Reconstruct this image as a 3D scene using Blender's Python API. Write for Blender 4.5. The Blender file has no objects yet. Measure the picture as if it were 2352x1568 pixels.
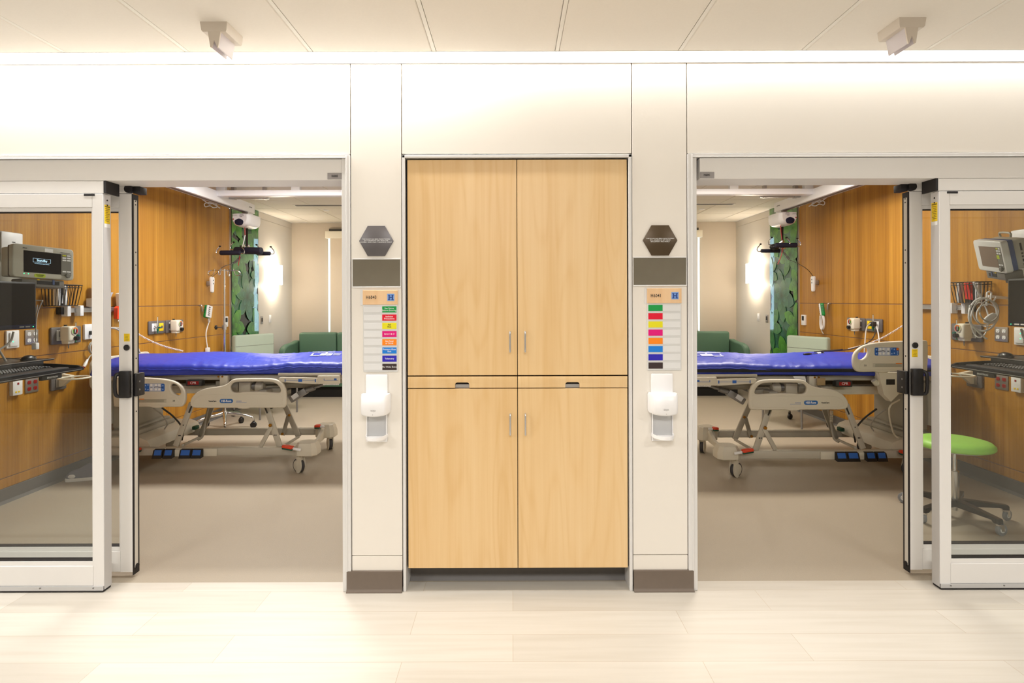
import bpy, bmesh, math, random
from mathutils import Matrix, Vector, noise
random.seed(7)
S = bpy.context.scene
COL = S.collection
R = math.radians

# ------------------------------------------------------------------ camera
F_PX, DIST, EYE = 1288.0, 2.9, 1.5
CX, CY, ROLL = 1176.0, 690.0, R(0.17)
KK = F_PX / DIST
cam = bpy.data.cameras.new('camera')
cam.sensor_width = 36.0
cam.lens = F_PX / 2352.0 * 36.0
cam.shift_y = -(784.0 - CY) / 2352.0
cam.clip_start = 0.05
camo = bpy.data.objects.new('camera', cam)
COL.objects.link(camo)
camo.matrix_world = Matrix.Translation((0, -DIST, EYE)) @ Matrix.Rotation(R(90), 4, 'X') @ Matrix.Rotation(-ROLL, 4, 'Z')
S.camera = camo
# ------------------------------------------------------------------ world, exposure
S.view_settings.view_transform = 'Standard'
S.view_settings.look = 'None'
S.view_settings.gamma = 1.0
S.view_settings.use_curve_mapping = False
S.view_settings.exposure = 0.27
W = bpy.data.worlds.new('world'); S.world = W; W.use_nodes = True
W.node_tree.nodes['Background'].inputs[0].default_value = (0.55, 0.78, 1.0, 1)
W.node_tree.nodes['Background'].inputs[1].default_value = 7.0

def area(name, loc, sx, sy, power, color=(1, 1, 1), rot=(0, 0, 0), spread=180):
    l = bpy.data.lights.new(name, 'AREA'); l.shape = 'RECTANGLE'; l.size = sx; l.size_y = sy
    l.energy = power; l.color = color; l.spread = R(spread)
    o = bpy.data.objects.new(name, l); o.location = loc; o.rotation_euler = rot; COL.objects.link(o)
    return o
WARM = (1.0, 0.90, 0.78); NEUT = (1.0, 0.98, 0.955); COOL = (0.93, 0.97, 1.0)
# added corridor fill lamps (their housings are built with the ceiling, out of view above and behind the camera)
area('corridor_lamp', (-3.2, -3.2, 2.70), 1.15, 0.55, 64, NEUT)
area('corridor_lamp', (0.0, -3.2, 2.70), 1.15, 0.55, 64, NEUT)
area('corridor_lamp', (3.2, -3.2, 2.70), 1.15, 0.55, 54, NEUT)
# wall-washing lamps up in the slot between ceiling and wall
for x0, pw in ((-5.5, 20), (-3.7, 50), (-2.3, 85), (-0.9, 85), (0.5, 30), (1.9, 26), (3.3, 26), (5.0, 20)):
    area('cove_lamp_light', (x0 + 0.0, -0.085, 2.90), 1.38, 0.03, pw * 0.21, (1, 0.985, 0.97))
# patient rooms: lamp over the bed, plus an added unseen lamp nearer the window (housings are built with the rooms)
ROOM_LAMPS = ((2.35, 2.42, 1.1, 0.4, 72), (1.45, 4.75, 1.2, 0.5, 27))
for m, tint in ((-1, (1, 0.965, 0.92)), (1, (1, 0.92, 0.81))):
    for u_, y_, sx_, sy_, pw in ROOM_LAMPS:
        area('room_lamp', (0.03 + m * u_, y_, 2.825), sx_, sy_, pw * (1 if m < 0 else 0.8), tint)

# ------------------------------------------------------------------ pixel -> place at a known depth
def P(px, py, y):
    dx, dy = px - CX, py - CY
    x, v = dx - dy * ROLL, dy + dx * ROLL
    r = 1 + y / DIST
    return (x * r / KK, y, EYE - v * r / KK)
def WY(px, py, X):
    "point of the plane x = X seen at this pixel -> (y, z)"
    dx, dy = px - CX, py - CY
    x, v = dx - dy * ROLL, dy + dx * ROLL
    r = X * KK / x
    return ((r - 1) * DIST, EYE - v * r / KK)

# ------------------------------------------------------------------ mirrored building of the second room
MIR = {'on': False, 'c': 0.035, 'dx': 0.0, 'dy': 0.0, 'dz': 0.0}
def T(v):
    x, y, z = v
    if MIR['on']:
        x = 2 * MIR['c'] - x + MIR['dx']; y += MIR['dy']; z += MIR['dz']
    return Vector((x, y, z))
def mir(on, dx=0.0, dy=0.0, dz=0.0, c=0.035):
    MIR.update(on=on, dx=dx, dy=dy, dz=dz, c=c)

# ------------------------------------------------------------------ objects
def tag(o, label=None, cat=None, group=None, kind=None):
    if label: o['label'] = label
    if cat: o['category'] = cat
    if group: o['group'] = group
    if kind: o['kind'] = kind
    return o
def thing(name, loc, label, cat, group=None):
    o = bpy.data.objects.new(name, None); COL.objects.link(o)
    o.location = T(loc); o.empty_display_size = 0.05
    return tag(o, label, cat, group)
def rootloc(p):
    v = Vector((0, 0, 0))
    while p is not None:
        v += p.location; p = p.parent
    return v

class MB:
    def __init__(self, xf=None):
        self.v = []; self.f = []; self.xf = xf; self.col = None
    def add(self, vs, fs, c=None):
        b = len(self.v)
        if self.xf is not None:
            vs = [self.xf @ Vector(v) for v in vs]
        self.v += [Vector(v) for v in vs]
        self.f += [tuple(i + b for i in f) for f in fs]
        if c is not None:
            if self.col is None: self.col = {}
            for i in range(len(vs)): self.col[b + i] = c if not callable(c) else c(i)
        return self
    def bm(self, bm):
        bm.verts.index_update()
        self.add([v.co.copy() for v in bm.verts], [tuple(v.index for v in f.verts) for f in bm.faces]); bm.free()
        return self
    def box(self, x0, x1, y0, y1, z0, z1, bev=0.0, seg=2, M=None):
        if x0 > x1: x0, x1 = x1, x0
        if y0 > y1: y0, y1 = y1, y0
        if z0 > z1: z0, z1 = z1, z0
        if bev <= 0 and M is None:
            vs = [(x, y, z) for x in (x0, x1) for y in (y0, y1) for z in (z0, z1)]
            return self.add(vs, [(0, 1, 3, 2), (4, 6, 7, 5), (0, 4, 5, 1), (2, 3, 7, 6), (0, 2, 6, 4), (1, 5, 7, 3)])
        b = bmesh.new(); bmesh.ops.create_cube(b, size=1.0)
        bmesh.ops.scale(b, vec=(x1 - x0, y1 - y0, z1 - z0), verts=b.verts)
        bmesh.ops.translate(b, vec=((x0 + x1) / 2, (y0 + y1) / 2, (z0 + z1) / 2), verts=b.verts)
        if bev > 0:
            bev = min(bev, 0.49 * min(x1 - x0, y1 - y0, z1 - z0))
            bmesh.ops.bevel(b, geom=list(b.edges), offset=bev, segments=seg, profile=0.5, affect='EDGES')
        if M is not None: bmesh.ops.transform(b, matrix=M, verts=b.verts)
        return self.bm(b)
    def bar(self, p0, p1, w, h, bev=0.0, up=(0, 0, 1)):
        "box of cross-section w x h between two points; h lies along up"
        a, c = Vector(p0), Vector(p1); d = c - a; L = d.length; d.normalize()
        s = d.cross(Vector(up));
        if s.length < 1e-5: s = d.cross(Vector((0, 1, 0)))
        s.normalize(); u = s.cross(d)
        M = Matrix((d, s, u)).transposed().to_4x4(); M.translation = (a + c) / 2
        return self.box(-L / 2, L / 2, -w / 2, w / 2, -h / 2, h / 2, bev, 2, M)
    def tube(self, pts, r, n=10, closed=False, smooth=0, cap=True):
        pts = [Vector(p) for p in pts]
        if smooth: pts = catmull(pts, smooth, closed)
        m = len(pts); rs = r if isinstance(r, (list, tuple)) else None
        if rs and len(rs) != m:
            rs = [rs[min(len(rs) - 1, int(i * len(rs) / m))] for i in range(m)]
        ring = []; prev = None
        for i, p in enumerate(pts):
            if closed: d = pts[(i + 1) % m] - pts[i - 1]
            else: d = pts[min(i + 1, m - 1)] - pts[max(i - 1, 0)]
            if d.length < 1e-9: d = Vector((0, 0, 1))
            d.normalize()
            if prev is None:
                a = d.orthogonal().normalized()
            else:
                a = prev - d * prev.dot(d)
                a = a.normalized() if a.length > 1e-6 else d.orthogonal().normalized()
            prev = a; b = d.cross(a); rr = rs[i] if rs else r
            ring.append([p + (a * math.cos(2 * math.pi * k / n) + b * math.sin(2 * math.pi * k / n)) * rr for k in range(n)])
        vs = [v for rg in ring for v in rg]; fs = []
        for i in range(m if closed else m - 1):
            j = (i + 1) % m
            for k in range(n):
                l = (k + 1) % n
                fs.append((i * n + k, i * n + l, j * n + l, j * n + k))
        if not closed and cap:
            fs.append(tuple(range(n))[::-1]); fs.append(tuple((m - 1) * n + k for k in range(n)))
        return self.add(vs, fs)
    def cyl(self, p0, p1, r0, r1=None, n=24, bev=0.0):
        r1 = r0 if r1 is None else r1
        a, c = Vector(p0), Vector(p1)
        if bev > 0:
            d = (c - a).normalized()
            return self.tube([a, a + d * 1e-5, a + d * bev, c - d * bev, c - d * 1e-5, c], [r0 - bev, r0 - bev, r0, r1, r1 - bev, r1 - bev], n)
        return self.tube([a, c], [r0, r1], n)
    def lathe(self, prof, org=(0, 0, 0), axis=(0, 0, 1), n=32, a0=0.0, a1=2 * math.pi, sy=1.0):
        ax = Vector(axis).normalized(); u = ax.orthogonal().normalized()
        if abs(ax.z) > 0.99: u = Vector((1, 0, 0))
        w = ax.cross(u); O = Vector(org)
        full = abs(a1 - a0 - 2 * math.pi) < 1e-6; m = n if full else n + 1
        vs = []
        for r, h in prof:
            for k in range(m):
                t = a0 + (a1 - a0) * k / n
                vs.append(O + ax * h + (u * math.cos(t) + w * math.sin(t) * sy) * max(r, 1e-5))
        fs = []
        for i in range(len(prof) - 1):
            for k in range(n):
                l = (k + 1) % m
                fs.append((i * m + k, i * m + l, (i + 1) * m + l, (i + 1) * m + k))
        return self.add(vs, fs)
    def ball(self, c, r, n=16, sc=(1, 1, 1)):
        b = bmesh.new(); bmesh.ops.create_uvsphere(b, u_segments=n, v_segments=max(6, n // 2), radius=r)
        bmesh.ops.scale(b, vec=sc, verts=b.verts); bmesh.ops.translate(b, vec=c, verts=b.verts)
        return self.bm(b)
    def prism(self, poly, fn, t0, t1):
        "closed polygon poly (a,b) swept between offsets t0 and t1; fn(a,b,t) -> point"
        n = len(poly); vs = [fn(a, b, t0) for a, b in poly] + [fn(a, b, t1) for a, b in poly]
        fs = [tuple(range(n))[::-1], tuple(range(n, 2 * n))] + [(i, (i + 1) % n, n + (i + 1) % n, n + i) for i in range(n)]
        return self.add(vs, fs)
    def plate(self, loops, fn, t, bev=0.0, seg=2):
        "flat plate with holes: loops of (a,b); centred thickness t with rounded edge; fn(a,b,t) -> point"
        cu = bpy.data.curves.new('tmp', 'CURVE'); cu.dimensions = '2D'; cu.fill_mode = 'BOTH'
        cu.extrude = max(t / 2 - bev, 0.0); cu.bevel_depth = bev; cu.bevel_resolution = seg; cu.offset = -bev
        for lp in loops:
            sp = cu.splines.new('POLY'); sp.points.add(len(lp) - 1); sp.use_cyclic_u = True
            for q, (a, b) in zip(sp.points, lp): q.co = (a, b, 0, 1)
        o = bpy.data.objects.new('tmp', cu); COL.objects.link(o)
        dg = bpy.context.evaluated_depsgraph_get(); me = bpy.data.meshes.new_from_object(o.evaluated_get(dg))
        b = bmesh.new(); b.from_mesh(me); bmesh.ops.remove_doubles(b, verts=b.verts, dist=1e-5)
        for v in b.verts: v.co = Vector(fn(*v.co))
        bpy.data.objects.remove(o); bpy.data.curves.remove(cu); bpy.data.meshes.remove(me)
        return self.bm(b)
    def text(self, s, size, fn, t=0.0004, align='CENTER', bold=0.0, spacing=1.0, sx=1.0):
        cu = bpy.data.curves.new('tmp', 'FONT'); cu.body = s; cu.size = size; cu.align_x = align; cu.align_y = 'CENTER'
        cu.extrude = t; cu.offset = bold; cu.resolution_u = 2; cu.space_character = spacing; cu.space_line = 0.95
        o = bpy.data.objects.new('tmp', cu); COL.objects.link(o)
        dg = bpy.context.evaluated_depsgraph_get(); me = bpy.data.meshes.new_from_object(o.evaluated_get(dg))
        g = -1 if MIR['on'] else 1
        vs = [Vector(fn(v.co.x * g * sx, v.co.y, v.co.z)) for v in me.vertices]; fs = [tuple(p.vertices) for p in me.polygons]
        bpy.data.objects.remove(o); bpy.data.curves.remove(cu); bpy.data.meshes.remove(me)
        return self.add(vs, fs)
    def build(self, name, mat, parent=None, ang=35, label=None, cat=None, group=None, kind=None, org=None, sub=0):
        me = bpy.data.meshes.new(name)
        if parent is not None: o0 = rootloc(parent)
        elif org is not None: o0 = T(org)
        else: o0 = Vector((0, 0, 0))
        me.from_pydata([T(v) - o0 for v in self.v], [], self.f)
        b = bmesh.new(); b.from_mesh(me); bmesh.ops.recalc_face_normals(b, faces=b.faces); b.to_mesh(me); b.free()
        if self.col:
            at = me.color_attributes.new('Col', 'FLOAT_COLOR', 'POINT')
            for i in range(len(me.vertices)):
                c = self.col.get(i, (0.5, 0.5, 0.5)); at.data[i].color = (c[0], c[1], c[2], 1)
        for p in me.polygons: p.use_smooth = True
        me.set_sharp_from_angle(angle=R(ang))
        me.materials.append(mat)
        o = bpy.data.objects.new(name, me); COL.objects.link(o)
        if parent is not None: o.parent = parent
        elif org is not None: o.location = o0
        if sub:
            md = o.modifiers.new('sub', 'SUBSURF'); md.levels = sub; md.render_levels = sub
        return tag(o, label, cat, group, kind)

def catmull(pts, k, closed=False):
    pts = [Vector(p) for p in pts]; n = len(pts); out = []
    rng = range(n) if closed else range(n - 1)
    for i in rng:
        p1, p2 = pts[i], pts[(i + 1) % n]
        p0 = pts[i - 1] if (closed or i > 0) else p1 * 2 - p2
        p3 = pts[(i + 2) % n] if (closed or i + 2 < n) else p2 * 2 - p1
        for j in range(k):
            t = j / k
            out.append(0.5 * ((2 * p1) + (p2 - p0) * t + (2 * p0 - 5 * p1 + 4 * p2 - p3) * t * t + (3 * p1 - p0 - 3 * p2 + p3) * t ** 3))
    if not closed: out.append(pts[-1])
    return out
def rrect(x0, x1, z0, z1, r, n=5):
    if x0 > x1: x0, x1 = x1, x0
    if z0 > z1: z0, z1 = z1, z0
    out = []
    for cx, cz, a in ((x1 - r, z1 - r, 0), (x0 + r, z1 - r, 90), (x0 + r, z0 + r, 180), (x1 - r, z0 + r, 270)):
        for k in range(n + 1):
            t = R(a + 90 * k / n); out.append((cx + r * math.cos(t), cz + r * math.sin(t)))
    return out
def circ(cx, cz, r, n=24, rz=None, rot=0):
    rz = rz or r; o = []
    for k in range(n):
        t = 2 * math.pi * k / n; a, b = r * math.cos(t), rz * math.sin(t)
        o.append((cx + a * math.cos(rot) - b * math.sin(rot), cz + a * math.sin(rot) + b * math.cos(rot)))
    return o
def Yp(y):                       # plate standing in the x-z plane, thickness along y
    return lambda a, b, t: (a, y + t, b)
def Xp(x):                       # plate on the head wall: a = y, b = z, thickness along x
    return lambda a, b, t: (x + t, a, b)
def Zp(z):
    return lambda a, b, t: (a, b, z + t)
def YT(x, z, y):                 # text facing the camera
    return lambda a, b, t: (x + a, y - t, z + b)
def XT(y, z, x):                 # text on the head wall
    return lambda a, b, t: (x + t, y + a, z + b)
def struct(mb, name, mat, **k):
    return mb.build(name, mat, kind='structure', **k)

# ------------------------------------------------------------------ materials
def lin(c):
    if isinstance(c, str):
        c = tuple(int(c[i:i + 2], 16) / 255 for i in (0, 2, 4))
    return tuple(x / 12.92 if x <= 0.04045 else ((x + 0.055) / 1.055) ** 2.4 for x in c)
MATS = {}
def mat(name, col, rough=0.5, metal=0.0, coat=0.0, var=0.03, scale=6.0, bump=0.0, bscale=200.0, spec=0.5, emit=None, es=0.0, sheen=0.0, trans=0.0, alpha=1.0):
    if name in MATS: return MATS[name]
    m = bpy.data.materials.new(name); m.use_nodes = True; nt = m.node_tree; N = nt.nodes; L = nt.links
    p = N['Principled BSDF']; c = lin(col)
    tc = N.new('ShaderNodeTexCoord'); nz = N.new('ShaderNodeTexNoise'); nz.inputs['Scale'].default_value = scale
    nz.inputs['Detail'].default_value = 3
    L.new(tc.outputs['Object'], nz.inputs['Vector'])
    mx = N.new('ShaderNodeMix'); mx.data_type = 'RGBA'
    mx.inputs[6].default_value = tuple(x * (1 - var) for x in c) + (1,); mx.inputs[7].default_value = tuple(min(1, x * (1 + var)) for x in c) + (1,)
    L.new(nz.outputs['Fac'], mx.inputs[0]); L.new(mx.outputs[2], p.inputs['Base Color'])
    p.inputs['Roughness'].default_value = rough; p.inputs['Metallic'].default_value = metal
    p.inputs['Coat Weight'].default_value = coat; p.inputs['Coat Roughness'].default_value = 0.05
    p.inputs['Specular IOR Level'].default_value = spec
    p.inputs['Sheen Weight'].default_value = sheen; p.inputs['Transmission Weight'].default_value = trans; p.inputs['Alpha'].default_value = alpha
    if emit:
        p.inputs['Emission Color'].default_value = lin(emit) + (1,); p.inputs['Emission Strength'].default_value = es
    if bump:
        n2 = N.new('ShaderNodeTexNoise'); n2.inputs['Scale'].default_value = bscale; n2.inputs['Detail'].default_value = 2
        bp = N.new('ShaderNodeBump'); bp.inputs['Strength'].default_value = bump; bp.inputs['Distance'].default_value = 0.002
        L.new(tc.outputs['Object'], n2.inputs['Vector']); L.new(n2.outputs['Fac'], bp.inputs['Height']); L.new(bp.outputs[0], p.inputs['Normal'])
    MATS[name] = m; return m

def wood(name, c0, c1, c2, sx=1.0, rough=0.4, axis='z', coat=0.0, cath=0.5, plank=0.0, fine=60.0, wide=2.2):
    "straight or figured veneer: stretched noise along the grain, broad strips, faint cathedral figure"
    m = bpy.data.materials.new(name); m.use_nodes = True; nt = m.node_tree; N = nt.nodes; L = nt.links
    p = N['Principled BSDF']; tc = N.new('ShaderNodeTexCoord')
    def mp(sc):
        q = N.new('ShaderNodeMapping'); q.inputs['Scale'].default_value = sc; L.new(tc.outputs['Object'], q.inputs['Vector']); return q.outputs[0]
    def nz(vec, det=4, rough_=0.55):
        q = N.new('ShaderNodeTexNoise'); q.inputs['Scale'].default_value = 1.0; q.inputs['Detail'].default_value = det; q.inputs['Roughness'].default_value = rough_
        L.new(vec, q.inputs['Vector']); return q.outputs['Fac']
    def math_(op, a, b=None, v=None):
        q = N.new('ShaderNodeMath'); q.operation = op; L.new(a, q.inputs[0])
        if b is not None: L.new(b, q.inputs[1])
        if v is not None: q.inputs[1].default_value = v
        return q.outputs[0]
    fz = nz(mp((fine, fine, 0.9)))
    br = nz(mp((wide * 4, wide * 4, 0.12)), 3)
    s3 = nz(mp((wide, wide, 0.5)), 3)
    w = math_('MULTIPLY', nz(mp((4.2, 4.2, 0.42)), 2, 0.35), v=95.0)     # figure: contour lines of a slow noise
    w = math_('MULTIPLY_ADD', math_('SINE', w, v=0.0), v=0.5); w.node.inputs[2].default_value = 0.5
    w = math_('POWER', w, v=4.0)
    a = math_('ADD', math_('MULTIPLY', fz, v=0.35), math_('MULTIPLY', br, v=0.45))
    a = math_('ADD', a, math_('MULTIPLY', s3, v=0.2))
    a = math_('ADD', a, math_('MULTIPLY', w, v=-0.055 * cath))
    rp = N.new('ShaderNodeValToRGB'); e = rp.color_ramp.elements
    e[0].position = 0.36; e[0].color = lin(c0) + (1,); e[1].position = 0.66; e[1].color = lin(c2) + (1,)
    q = e.new(0.5); q.color = lin(c1) + (1,)
    L.new(a, rp.inputs[0]); L.new(rp.outputs[0], p.inputs['Base Color'])
    p.inputs['Roughness'].default_value = rough; p.inputs['Coat Weight'].default_value = coat; p.inputs['Coat Roughness'].default_value = 0.15
    bp = N.new('ShaderNodeBump'); bp.inputs['Strength'].default_value = 0.04; bp.inputs['Distance'].default_value = 0.001
    L.new(fz, bp.inputs['Height']); L.new(bp.outputs[0], p.inputs['Normal'])
    MATS[name] = m; return m

def glass(name, tint=(0.95, 0.96, 0.95), f0=0.028, haze=0.0):
    m = bpy.data.materials.new(name); m.use_nodes = True; nt = m.node_tree; N = nt.nodes; L = nt.links
    N.remove(N['Principled BSDF']); out = N['Material Output']
    tr = N.new('ShaderNodeBsdfTransparent'); tr.inputs[0].default_value = tint + (1,)
    gl = N.new('ShaderNodeBsdfGlossy'); gl.inputs['Roughness'].default_value = 0.0
    lw = N.new('ShaderNodeLayerWeight'); lw.inputs[0].default_value = 0.5
    pw = N.new('ShaderNodeMath'); pw.operation = 'POWER'; pw.inputs[1].default_value = 5.0; L.new(lw.outputs['Facing'], pw.inputs[0])
    fr = N.new('ShaderNodeMath'); fr.operation = 'MULTIPLY_ADD'; fr.inputs[1].default_value = 1 - f0; fr.inputs[2].default_value = f0; L.new(pw.outputs[0], fr.inputs[0])
    nz = N.new('ShaderNodeTexNoise'); nz.inputs['Scale'].default_value = 3.0
    ad = N.new('ShaderNodeMath'); ad.operation = 'MULTIPLY_ADD'; ad.inputs[1].default_value = 0.01; L.new(nz.outputs[0], ad.inputs[0]); L.new(fr.outputs[0], ad.inputs[2])
    mx = N.new('ShaderNodeMixShader'); L.new(ad.outputs[0], mx.inputs[0]); L.new(tr.outputs[0], mx.inputs[1]); L.new(gl.outputs[0], mx.inputs[2])
    L.new(mx.outputs[0], out.inputs[0]); MATS[name] = m; return m

M_PAINT = mat('wall_paint', 'efe9df', 0.55, var=0.012, scale=1.5, bump=0.03, bscale=300)
M_ROOMPAINT = mat('room_paint', 'd6cfc3', 0.6, var=0.015, scale=1.5, bump=0.03, bscale=300)
M_BACKPAINT = mat('room_paint_tan', 'c6baa8', 0.6, var=0.015, scale=1.5)
M_SEAM = mat('seam_shadow_grey', '4a4040', 0.8)
M_ALU = mat('satin_aluminium', 'e2e0dd', 0.4, 0.05, var=0.015, scale=3)
M_ALU2 = mat('brushed_aluminium_edge', 'c4c2c0', 0.32, 0.75, var=0.02)
M_TILE = mat('ceiling_tile', 'f3ede4', 0.85, var=0.02, scale=90, bump=0.12, bscale=400)
M_TILE2 = mat('room_ceiling_tile', 'e6dfd2', 0.85, var=0.02, scale=90, bump=0.12, bscale=400)
M_GRID = mat('ceiling_grid', 'f2eee6', 0.5)
M_WHITE = mat('white_plastic', 'f4f3f2', 0.35, var=0.01)
M_LAMPW = mat('lamp_housing_cream', 'ddd3c6', 0.45, var=0.01)
M_BASE = mat('vinyl_base_brown_grey', '6f6256', 0.5, var=0.05, scale=40)
M_BASEG = mat('vinyl_base_grey', '66625e', 0.5, var=0.05, scale=40)
M_BLACK = mat('black_plastic', '171516', 0.4, var=0.1)
M_RUBBER = mat('black_rubber', '1c1a1b', 0.65)
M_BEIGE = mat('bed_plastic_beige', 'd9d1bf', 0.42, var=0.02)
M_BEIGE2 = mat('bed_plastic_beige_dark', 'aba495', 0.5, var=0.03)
M_BEDMET = mat('bed_painted_metal', 'c6bfb0', 0.4, 0.15, var=0.03)
M_GREYMET = mat('grey_metal', '8c8a88', 0.4, 0.5)
M_CHROME = mat('chrome', 'd8d8d8', 0.12, 1.0, var=0.01)
M_BRASS = mat('brass_bolt', 'b07a28', 0.35, 0.8)
M_GPLATE = mat('grey_cover_plate', '6b6665', 0.45, 0.1)
M_REDP = mat('red_plastic', 'a01414', 0.4)
M_ORANGE = mat('orange_red_plastic', 'e0421a', 0.4)
M_DGREEN = mat('dark_green_plastic', '0d4a35', 0.4)
M_BLUEP = mat('blue_print', '2a62b8', 0.45)
M_DPRINT = mat('dark_print', '22201e', 0.6)
M_WPRINT = mat('white_print', 'f2f2f0', 0.5)
M_YELLOW = mat('yellow_sticker', 'f4cf14', 0.5)
M_CREAM = mat('cream_plastic', 'e9e2cf', 0.4)
M_CABLE = mat('grey_cable', 'b9b4ac', 0.5)
M_CABLED = mat('dark_cable', '3a3835', 0.5)
M_MAPLE = wood('maple_veneer', 'e2bb82', 'e9c691', 'eecf9f', rough=0.38, cath=1.3, fine=40, wide=1.2)
M_TEAK = wood('amber_wood_veneer', '95621a', 'b17b27', 'c99439', rough=0.36, cath=0.0, fine=55, wide=2.2)
M_GLASS = glass('door_glass')

def strips_floor(name, c0, c1, c2, pw=0.19, pl=1.25, rough=0.5):
    m = bpy.data.materials.new(name); m.use_nodes = True; nt = m.node_tree; N = nt.nodes; L = nt.links
    p = N['Principled BSDF']; tc = N.new('ShaderNodeTexCoord')
    bk = N.new('ShaderNodeTexBrick'); bk.offset = 0.37; bk.inputs['Scale'].default_value = 1.0
    bk.inputs['Brick Width'].default_value = pl; bk.inputs['Row Height'].default_value = pw; bk.inputs['Mortar Size'].default_value = 0.0012
    bk.inputs['Color1'].default_value = lin(c0) + (1,); bk.inputs['Color2'].default_value = lin(c2) + (1,)
    bk.inputs['Mortar'].default_value = lin('c2b39f') + (1,); bk.inputs['Bias'].default_value = 0.0
    L.new(tc.outputs['Object'], bk.inputs['Vector'])
    mp = N.new('ShaderNodeMapping'); mp.inputs['Scale'].default_value = (1.6, 30, 1); L.new(tc.outputs['Object'], mp.inputs[0])
    nz = N.new('ShaderNodeTexNoise'); nz.inputs['Scale'].default_value = 1.0; nz.inputs['Detail'].default_value = 5; L.new(mp.outputs[0], nz.inputs['Vector'])
    mx = N.new('ShaderNodeMix'); mx.data_type = 'RGBA'; mx.blend_type = 'MULTIPLY'; mx.inputs[0].default_value = 1.0
    rp = N.new('ShaderNodeValToRGB'); rp.color_ramp.elements[0].position = 0.3; rp.color_ramp.elements[0].color = (0.93, 0.92, 0.90, 1)
    rp.color_ramp.elements[1].position = 0.6; rp.color_ramp.elements[1].color = (1, 1, 1, 1)
    L.new(nz.outputs[0], rp.inputs[0]); L.new(bk.outputs['Color'], mx.inputs[6]); L.new(rp.outputs[0], mx.inputs[7]); L.new(mx.outputs[2], p.inputs['Base Color'])
    p.inputs['Roughness'].default_value = rough; return m
M_PLANK = strips_floor('bleached_plank_floor', 'cdc6ba', 'd5cec3', 'dad4c9')
M_CARPET = mat('room_floor_sheet', 'aea290', 0.5, var=0.05, scale=120, bump=0.5, bscale=160, spec=0.35)
# ================================================================== the corridor
CEIL = 2.73; ROOMC = 2.85; YW = 0.0
b = MB(); b.box(-7, 7, -4.6, 0.094, -0.05, 0.0); struct(b, 'floor', M_PLANK)
b = MB(); b.box(-4.2, 4.3, 0.094, 7.0, -0.05, 0.0); struct(b, 'floor_rooms', M_CARPET)
b = MB()                                                    # tiles lie along y
k = 0; x = -0.382 - 0.6085 * 12; gap = 0.011
while x < 7.2:
    x2 = x + 0.6085
    yy = -0.127
    for L_ in (1.22, 1.22, 1.22, 0.9):
        b.box(x + gap, x2 - gap, yy - L_ + 0.004, yy - 0.004, CEIL, CEIL + 0.02, 0.004, 1); yy -= L_
    x = x2
b.build('ceiling', M_TILE, kind='structure')
g = MB(); g.box(-7, 7, -4.7, -0.127, CEIL + 0.012, CEIL + 0.035); x = -0.382 - 0.6085 * 12
while x < 7.2:
    g.box(x - 0.009, x + 0.009, -4.6, -0.127, CEIL + 0.002, CEIL + 0.014); x += 0.6085
g.box(-7, 7, -0.130, -0.127, CEIL - 0.0, CEIL + 0.05)
g.build('ceiling_grid', M_GRID, kind='structure')
b = MB(); b.box(-7, 7, -0.40, 0.02, 3.02, 3.05); b.box(-7, 7, -0.42, -0.40, CEIL + .03, 3.05); struct(b, 'ceiling_cove', M_WHITE)
# strip lamps in the slot
for i, x0 in enumerate((-5.5, -3.7, -2.3, -0.9, 0.5, 1.9, 3.3, 5.0)):
    t = thing('strip_lamp', (x0, -0.085, 2.92), 'slim white strip lamp in the ceiling slot, %s of eight from the left' % ('first', 'second', 'third', 'fourth', 'fifth', 'sixth', 'seventh', 'eighth')[i] + '', 'lamp', 'strip lamps in the ceiling slot')
    MB().box(x0 - 0.69, x0 + 0.69, -0.11, -0.06, 2.91, 3.015, 0.004).build('housing', M_WHITE, t)
for x0, wh in ((-3.2, 'left'), (0, 'middle'), (3.2, 'right')):
    t = thing('ceiling_troffer', (x0, -3.2, 2.70), 'recessed corridor ceiling lamp panel high behind the viewer, %s one of three' % wh, 'ceiling lamp', 'corridor ceiling lamps')
    MB().box(x0 - 0.6, x0 + 0.6, -3.5, -2.9, 2.705, 2.728, 0.004).build('frame', M_WHITE, t)
b = MB(); b.box(-7, 5.2, -4.7, -4.6, 0, CEIL + .02); struct(b, 'wall_back', mat('far_side_wall_grey', '706c67', 0.6))  # unseen wall, kept dark to weaken its reflection in the door glass
b = MB(); b.box(5.2, 7, -4.7, -4.6, 0, CEIL + .02); struct(b, 'wall_back_pale', M_PAINT)  # unseen pale end, shaped to give the right glass a milky reflection
b = MB(); b.box(-7.1, -7, -4.7, 0.3, 0, 3.05); struct(b, 'wall_left_end', M_PAINT)
b = MB(); b.box(7, 7.1, -4.7, 0.3, 0, 3.05); struct(b, 'wall_right_end', M_PAINT)

# --- front wall: laminate panels with thin dark joints
def px_x(px, py=800, y=0.0): return P(px, py, y)[0]
XL1, XL2 = px_x(806.5, 900), px_x(924, 900)
XR1, XR2 = px_x(1452.5, 900), px_x(1579.5, 900)
ZH = 2.257                                                 # top of door frames
ZT = 2.727
J = 0.0022
b = MB()
for a, c in ((-7, XL1), (XL1, XL2), (XL2, XR1), (XR1, XR2), (XR2, 7)):
    b.box(a + J, c - J, 0.0, 0.05, ZH + J if (c <= XL1 or a >= XR2 or (a == XL2)) else 0.185, ZT, 0.0015, 1)
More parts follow.
